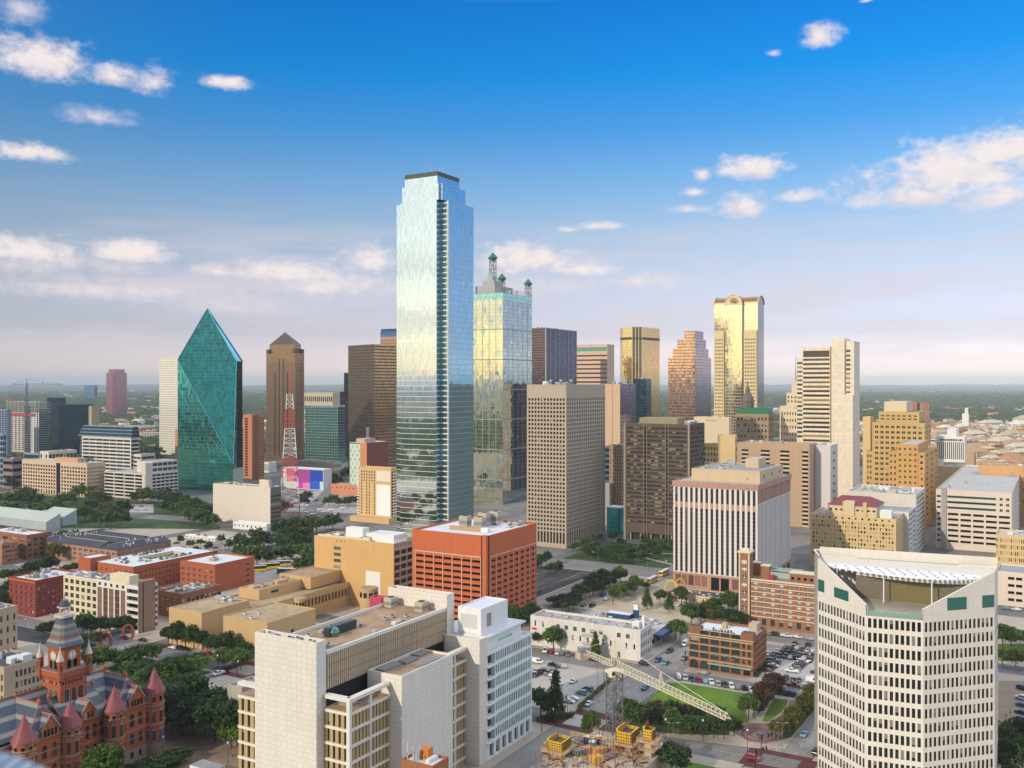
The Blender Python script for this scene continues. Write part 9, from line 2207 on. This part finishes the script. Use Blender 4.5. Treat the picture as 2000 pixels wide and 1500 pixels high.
def far_city():
 r = np.random.RandomState(5)
 occupied = []          # footprints of the buildings already standing, to keep trees off them
 for o in list(COL.objects):
  if o.type == 'EMPTY' and o.parent is None and o.get('category') and o.location.y > 850: occupied.append((o.location.x, o.location.y))
 # ---- woodland: a lumpy crown repeated, each lump built of a small dome
 na, nr = 7, 3
 dome = []
 for j in range(nr + 1):
  t = math.pi / 2 * j / nr
  for i in range(na):
   a = 2 * math.pi * i / na; dome.append((math.cos(a) * math.cos(t) * 1.0, math.sin(a) * math.cos(t), math.sin(t)))
 dome = np.array(dome); df = np.array([(j * na + i, j * na + (i + 1) % na, (j + 1) * na + (i + 1) % na, (j + 1) * na + i) for j in range(nr) for i in range(na)])
 def blobs(name, X, Y, Rr, Hh, mat, label):
  n = len(X); V = np.repeat(dome[None], n, 0); V = V * r.uniform(.72, 1.25, size=(n, len(dome), 1))
  V[:, :, 0] = V[:, :, 0] * Rr[:, None] + X[:, None]; V[:, :, 1] = V[:, :, 1] * Rr[:, None] + Y[:, None]; V[:, :, 2] = V[:, :, 2] * Hh[:, None] - .3
  Fq = (df[None] + (np.arange(n) * len(dome))[:, None, None]).reshape(-1, 4)
  o = np_mesh(name, V.reshape(-1, 3), Fq, [mat]); tag(o, label, kind='stuff')
 m, N, b = newmat('wood'); pos = N.n('ShaderNodeNewGeometry').outputs['Position']; n1 = N.noise(pos, .02, 4, .6); n2 = N.noise(pos, .25, 3, .7)
 f = N.m('ADD', N.m('MULTIPLY', n1, .6), N.m('MULTIPLY', n2, .5)); N.put(b.inputs['Base Color'], N.mix(N.ss(f, .4, .75), (.03, .06, .02), (.1, .135, .045))); b.inputs['Roughness'].default_value = .9; b.inputs['Specular IOR Level'].default_value = .1
 def scatter(n, px0, px1, Y0, Y1, k, s0, s1, thr):
  px = r.uniform(px0, px1, n * 3); Y = Y0 * (Y1 / Y0) ** r.uniform(0, 1, n * 3); X = (px - 1000) * Y / F
  # patchiness
  ph = np.sin(X * .0041 + 1.3 * np.sin(Y * .0023)) + np.sin(Y * .0037 + 2 + 1.1 * np.sin(X * .0019)) + .7 * np.sin(X * .011 + Y * .009)
  keep = ph > thr; X, Y = X[keep][:n], Y[keep][:n]; R_ = r.uniform(s0, s1, len(X)) * np.clip(Y / 2500, 1, 2.6); return X, Y, R_
 parts = [scatter(2600, -60, 720, 1420, 3000, 1, 6, 11, -.1), scatter(1900, 1660, 2080, 1380, 3800, 1, 4, 7.5, .5), scatter(9000, -60, 2080, 3000, 6500, 1, 8, 15, -.5), scatter(9000, -60, 2080, 4600, 12000, 1, 12, 22, -.9), scatter(500, 700, 1660, 1800, 3200, 1, 6, 10, 0.)]
 qx, qy = r.uniform(-2200, -260, 3400), r.uniform(-1300, 700, 3400); kq = (qx < -.75 * np.maximum(qy, 0) - 150); parts.append((qx[kq], qy[kq], r.uniform(6, 13, kq.sum())))
 X = np.concatenate([p[0] for p in parts]); Y = np.concatenate([p[1] for p in parts]); R_ = np.concatenate([p[2] for p in parts])
 ok = np.ones(len(X), bool)
 for ox, oy in occupied: ok &= ~((np.abs(X - ox - 5) < 60) & (Y > oy - 25) & (Y < oy + 80))
 X, Y, R_ = X[ok], Y[ok], R_[ok]
 blobs('woodland', X, Y, R_, R_ * r.uniform(.75, 1.1, len(R_)) * np.where(Y > 4000, .6, .9), m, 'dense tree cover running to the horizon')
 # ---- low buildings beyond the centre
 cols = [('sand', (.62, .47, .30)), ('tan', (.55, .36, .20)), ('orange', (.58, .29, .14)), ('cream', (.74, .64, .48)), ('white', (.82, .78, .72)), ('grey', (.36, .34, .33)), ('brown', (.32, .18, .11)), ('brick', (.42, .16, .09))]
 wm = {c: wall('far ' + c, v, var=.1) for c, v in cols}
 rfm = [roofm('far roof ' + c, tuple(q * .9 for q in v), .25) for c, v in cols]
 rr = random.Random(21)
 def low(px, py, w, d, h, c, hip, label, group, name='low_building', ang=None):
  X_, Y_ = G(px, py); a = R(30 if ang is None else ang); mb = MB(); ca, sa = math.cos(a), math.sin(a)
  ex, ey = (w / 2 * ca, w / 2 * sa), (-d / 2 * sa, d / 2 * ca); wl = wm[c]; wl, rf = wm[rr.choice(['cream', 'sand', 'tan'])] if hip else wl, rfm[[q[0] for q in cols].index(c)]
  mb.obox((0, 0, 0), ex, ey, h, wl, rf)
  if hip:
   e = 1.04; o_ = [(-ex[0] * e - ey[0] * e, -ex[1] * e - ey[1] * e), (ex[0] * e - ey[0] * e, ex[1] * e - ey[1] * e), (ex[0] * e + ey[0] * e, ex[1] * e + ey[1] * e), (-ex[0] * e + ey[0] * e, -ex[1] * e + ey[1] * e)]
   i_ = [(p[0] * .06 + (ex[0] * .5 if k in (1, 2) else -ex[0] * .5), p[1] * .06 + (ex[1] * .5 if k in (1, 2) else -ex[1] * .5)) for k, p in enumerate(o_)]; mb.taper(o_, h + .02, i_, h + min(w, d) * .28, rf)
  else:
   for _ in range(2): q = (rr.uniform(-.6, .6), rr.uniform(-.6, .6)); mb.obox((ex[0] * q[0] + ey[0] * q[1], ex[1] * q[0] + ey[1] * q[1], h + .01), (1.2, .3), (-.3, 1.2), 1.6, MATS['unit white'])
  # window openings on the two near walls
  nf = max(1, int(h / 4))
  for side in (0, 1):
   e1, e2, L = (ex, ey, w) if side == 0 else (ey, ex, d); n = max(2, int(L / 5)); sgn = -1 if side == 0 else -1
   for j in range(nf):
    for i in range(n):
     t = -1 + 2 * (i + .5) / n; c0 = (e1[0] * t + sgn * e2[0] * 1.006, e1[1] * t + sgn * e2[1] * 1.006); k = .25 / max(n, 1) * 1.6
     z0 = h * (j + .35) / nf; p = (c0[0] - e1[0] * k, c0[1] - e1[1] * k); q = (c0[0] + e1[0] * k, c0[1] + e1[1] * k)
     if side: p, q = q, p
     mb.wallq(p, q, z0, z0 + h / nf * .42, MATS['glass black'])
  o = mb.build(name, None, (X_, Y_, 0)); tag(o, label, 'building', group)
 # right district
 for i in range(215):
  py = 792 + 135 * rr.random() ** 1.1; px = rr.uniform(1690, 2010)
  if py > 862 and px < 1890: px = rr.uniform(1900, 2010)
  if 822 < py < 862 and px < 1830: px = rr.uniform(1830, 2010)
  Yk = F * H / (py - 750); c = rr.choice(['sand', 'tan', 'orange', 'cream', 'cream', 'white', 'brick', 'tan', 'orange']); hip = rr.random() < .45; big = rr.random() < .25
  w, d, h = (rr.uniform(30, 60), rr.uniform(18, 30), rr.uniform(7, 14)) if big else (rr.uniform(10, 24), rr.uniform(9, 15), rr.uniform(4.5, 9))
  if Yk > 2600: w, d = w * 1.5, d * 1.5
  low(px, py, w, d, h, c, hip, '%s %s in the low right hand district' % (c, ('large hip roofed hall' if big else 'hip roofed house') if hip else ('large flat roofed hall' if big else 'flat roofed block')), 'low buildings of the right hand district', 'house' if hip and not big else 'low_building')
 for i in range(84):
  py = 783 + 85 * rr.random(); px = rr.choice([rr.uniform(182, 310), rr.uniform(182, 310), rr.uniform(476, 520), rr.uniform(596, 662), rr.uniform(90, 205)]); c = rr.choice(['cream', 'sand', 'tan', 'orange', 'white', 'grey']); hip = rr.random() < .4; low(px, py, rr.uniform(14, 50), rr.uniform(12, 24), rr.uniform(5, 14), c, hip, '%s %s among the trees behind the left hand towers' % (c, 'hip roofed building' if hip else 'flat roofed building'), 'low buildings behind the left hand towers')
 for i in range(70):
  py = 758 + 30 * rr.random(); px = rr.choice([rr.uniform(-10, 320), rr.uniform(-10, 320), rr.uniform(480, 680), rr.uniform(1690, 2010)]); c = rr.choice(['cream', 'white', 'sand', 'grey']); low(px, py, rr.uniform(60, 170), rr.uniform(30, 60), rr.uniform(10, 32), c, False, '%s block far out near the horizon' % c, 'blocks near the horizon')
 for (px, py, w, h, c, lab) in ((74, 772, 110, 68, 'tan', 'tall tan block on the far left horizon behind the tower crane'), (42, 772, 120, 52, 'grey', 'grey slab on the far left horizon left of the tan block'), (192, 770, 90, 50, 'cream', 'cream slab on the left horizon beside the mauve tower'), (160, 776, 90, 32, 'cream', 'pale block below the blue widening block on the left horizon'), (8, 790, 90, 40, 'brick', 'brick and cream block at the far left edge'), (1852, 828, 32, 14, 'cream', 'cream block with a row of windows left of the white stepped tower'), (1955, 838, 60, 10, 'white', 'long white roofed shed in the right hand district'), (1925, 822, 60, 9, 'cream', 'long cream terrace in the right hand district'), (282, 852, 45, 12, 'orange', 'orange brick block with white arches behind the white banded office'), (270, 838, 60, 9, 'cream', 'cream terrace with pale gables behind the white banded office'), (1940, 880, 45, 10, 'brick', 'red brick apartment row at the right'), (1975, 892, 40, 10, 'orange', 'orange brick apartment row at the right edge'), (1935, 905, 34, 9, 'cream', 'cream apartment row with a tan hip roof at the right'), (1968, 870, 50, 8, 'orange', 'long orange brick row at the right')):
  low(px, py, w, w * .4, h, c, lab.find('hip') > 0, lab, None)
 simple('apartment_tower', 'twin towered brick apartment block on the right horizon', 1814, 3000, 786, 1773, 1817, wm['brick'], [grid(1, 1, .9, 1, 0, 0, x0=27, x1=36, p=MATS['glass black'], d=6, wn='recess'), grid(3, 15, .5, .5, 1, 1, x0=1, x1=25, p=MATS['glass blind'], wn='balcony'), grid(4, 15, .5, .5, 1, 1, x0=38, x1=70, p=MATS['glass blind'], wn='balcony')], (), 'roof light', 0, cap=40)
 b = Bld('white_tower', 'white stepped tower in the low district at the right', 'tower', 1892, 2500, 1879, None, U=14); b.block((0, 14, 0, b.V), 0, b.z(808), wm['white'], (), (), MATS['roof white'], .5); b.block((2, 12, 2, b.V * .6), b.z(808), b.z(797), wm['white'], (), (), MATS['roof white'], .5); b.done()
 same = {}
 for o in COL.objects:
  if o.get('group') and o.type == 'MESH' and not o.parent: same.setdefault(o['label'], []).append(o)
 for lab, os_ in same.items():
  os_.sort(key=lambda o: o.location.x / o.location.y)
  if len(os_) > 1:
   for i, o in enumerate(os_): o['label'] = '%s, %s' % (lab, nth(i, len(os_)))
 # ---- countless more roofs between the trees
 n = 2600; px = r.uniform(-40, 2050, n); Y = 1700 * (9000 / 1700) ** r.uniform(0, 1, n); px[:900] = r.uniform(1670, 2050, 900); Y[:900] = 1350 * 3.4 ** r.uniform(0, 1, 900); Y = np.where((px < 1660) & (px > 700), Y + 1500, Y); X = (px - 1000) * Y / F
 w = r.uniform(6, 16, n) * np.clip(Y / 2500, 1, 2.5); d = w * r.uniform(.4, .8, n); h = r.uniform(4, 9, n) * np.clip(Y / 3000, 1, 1.8); a = R(30) + r.choice([0, .3, -.2], n); ca, sa = np.cos(a), np.sin(a)
 cs = np.array([(-1, -1), (1, -1), (1, 1), (-1, 1)])
 V = np.zeros((n, 8, 3))
 for k in range(4):
  ux, uy = cs[k, 0] * w / 2, cs[k, 1] * d / 2
  for q in (0, 4): V[:, k + q, 0] = X + ux * ca - uy * sa; V[:, k + q, 1] = Y + ux * sa + uy * ca; V[:, k + q, 2] = h if q else 0
 fq = np.array([(0, 1, 5, 4), (1, 2, 6, 5), (2, 3, 7, 6), (3, 0, 4, 7), (4, 5, 6, 7)]); Fq = (fq[None] + (np.arange(n) * 8)[:, None, None]).reshape(-1, 4)
 ok = np.ones(n, bool)
 for ox, oy in occupied: ok &= ~((np.abs(X - ox) < 45) & (Y > oy - 20) & (Y < oy + 60))
 keep = np.repeat(ok, 5)
 mi = np.repeat(r.choice(len(cols), n, p=[.2, .17, .14, .2, .14, .07, .04, .04]), 5)
 o = np_mesh('distant_rooftop', V.reshape(-1, 3), Fq[keep], [wm[c] for c, _ in cols], mi[keep]); tag(o, 'countless distant roofs between the trees', kind='stuff')
 # ---- rising ground that closes the view
 V, Fq = [], []; nx, ny = 120, 10
 for j in range(ny):
  for i in range(nx):
   x = -26000 + 52000 * i / (nx - 1); y = 11000 + 15000 * j / (ny - 1); t = j / (ny - 1)
   z = (t ** 1.2) * (104 + 10 * math.sin(x * .0011) + 7 * math.sin(x * .0031 + 2) + 5 * math.sin(x * .0073 + j)) - 2; V.append((x, y, z))
 for j in range(ny - 1):
  for i in range(nx - 1): q = j * nx + i; Fq.append((q, q + 1, q + nx + 1, q + nx))
 m, N, b = newmat('hill wood'); pos = N.n('ShaderNodeNewGeometry').outputs['Position']; n1 = N.noise(pos, .0016, 5, .65); n2 = N.noise(pos, .012, 3, .7); f = N.m('ADD', N.m('MULTIPLY', n1, .6), N.m('MULTIPLY', n2, .5))
 N.put(b.inputs['Base Color'], N.mix(N.ss(f, .62, .72), (.05, .075, .035), (.4, .35, .28))); b.inputs['Roughness'].default_value = .95; b.inputs['Specular IOR Level'].default_value = .05
 o = np_mesh('hills', np.array(V), np.array(Fq), [m]); tag(o, kind='structure')
 return

def haze():
 mb = MB(); S = 30500; mb.prism([(-S, -S), (S, -S), (S, S), (-S, S)], -2, 300, flat('tmp haze', (1, 1, 1)), None, True)
 o = mb.build('haze'); tag(o, 'thin blue haze over the whole city', kind='stuff')
 m = bpy.data.materials.new('haze air'); m.use_nodes = True; t = m.node_tree; t.nodes.clear()
 v = t.nodes.new('ShaderNodeVolumePrincipled'); v.inputs['Color'].default_value = (.78, .88, 1., 1); v.inputs['Density'].default_value = HAZE; v.inputs['Anisotropy'].default_value = -0.3
 out = t.nodes.new('ShaderNodeOutputMaterial'); t.links.new(v.outputs[0], out.inputs['Volume'])
 o.data.materials.clear(); o.data.materials.append(m)
HAZE = 5.5e-5

def deck_rail():
 # a curved steel ledge of the observation deck, close and out of focus
 mb = MB(); m = flat('ledge steel', (.32, .38, .46), .35, .3); d = 1.3
 P = None
 for i in range(14):
  t = i / 13; px, py = -60 + 200 * t, 1470 + 40 * t + 90 * t * t
  q = ((px - 1000) * d / F, d, H - (py - 750) * d / F - .09)
  if P: mb.tube(P, q, .09, m, 14)
  P = q
 o = mb.build('deck_ledge'); tag(o, 'blurred blue grey steel ledge of the observation deck in the lower left corner', 'ledge')

base_mats()
build_world()
build_ground()
towers()
right_side()
foreground()
left_side()
old_courthouse()
construction()
plant_all()
vehicles()
street_lamps()
people()
far_city()
deck_rail()
haze()
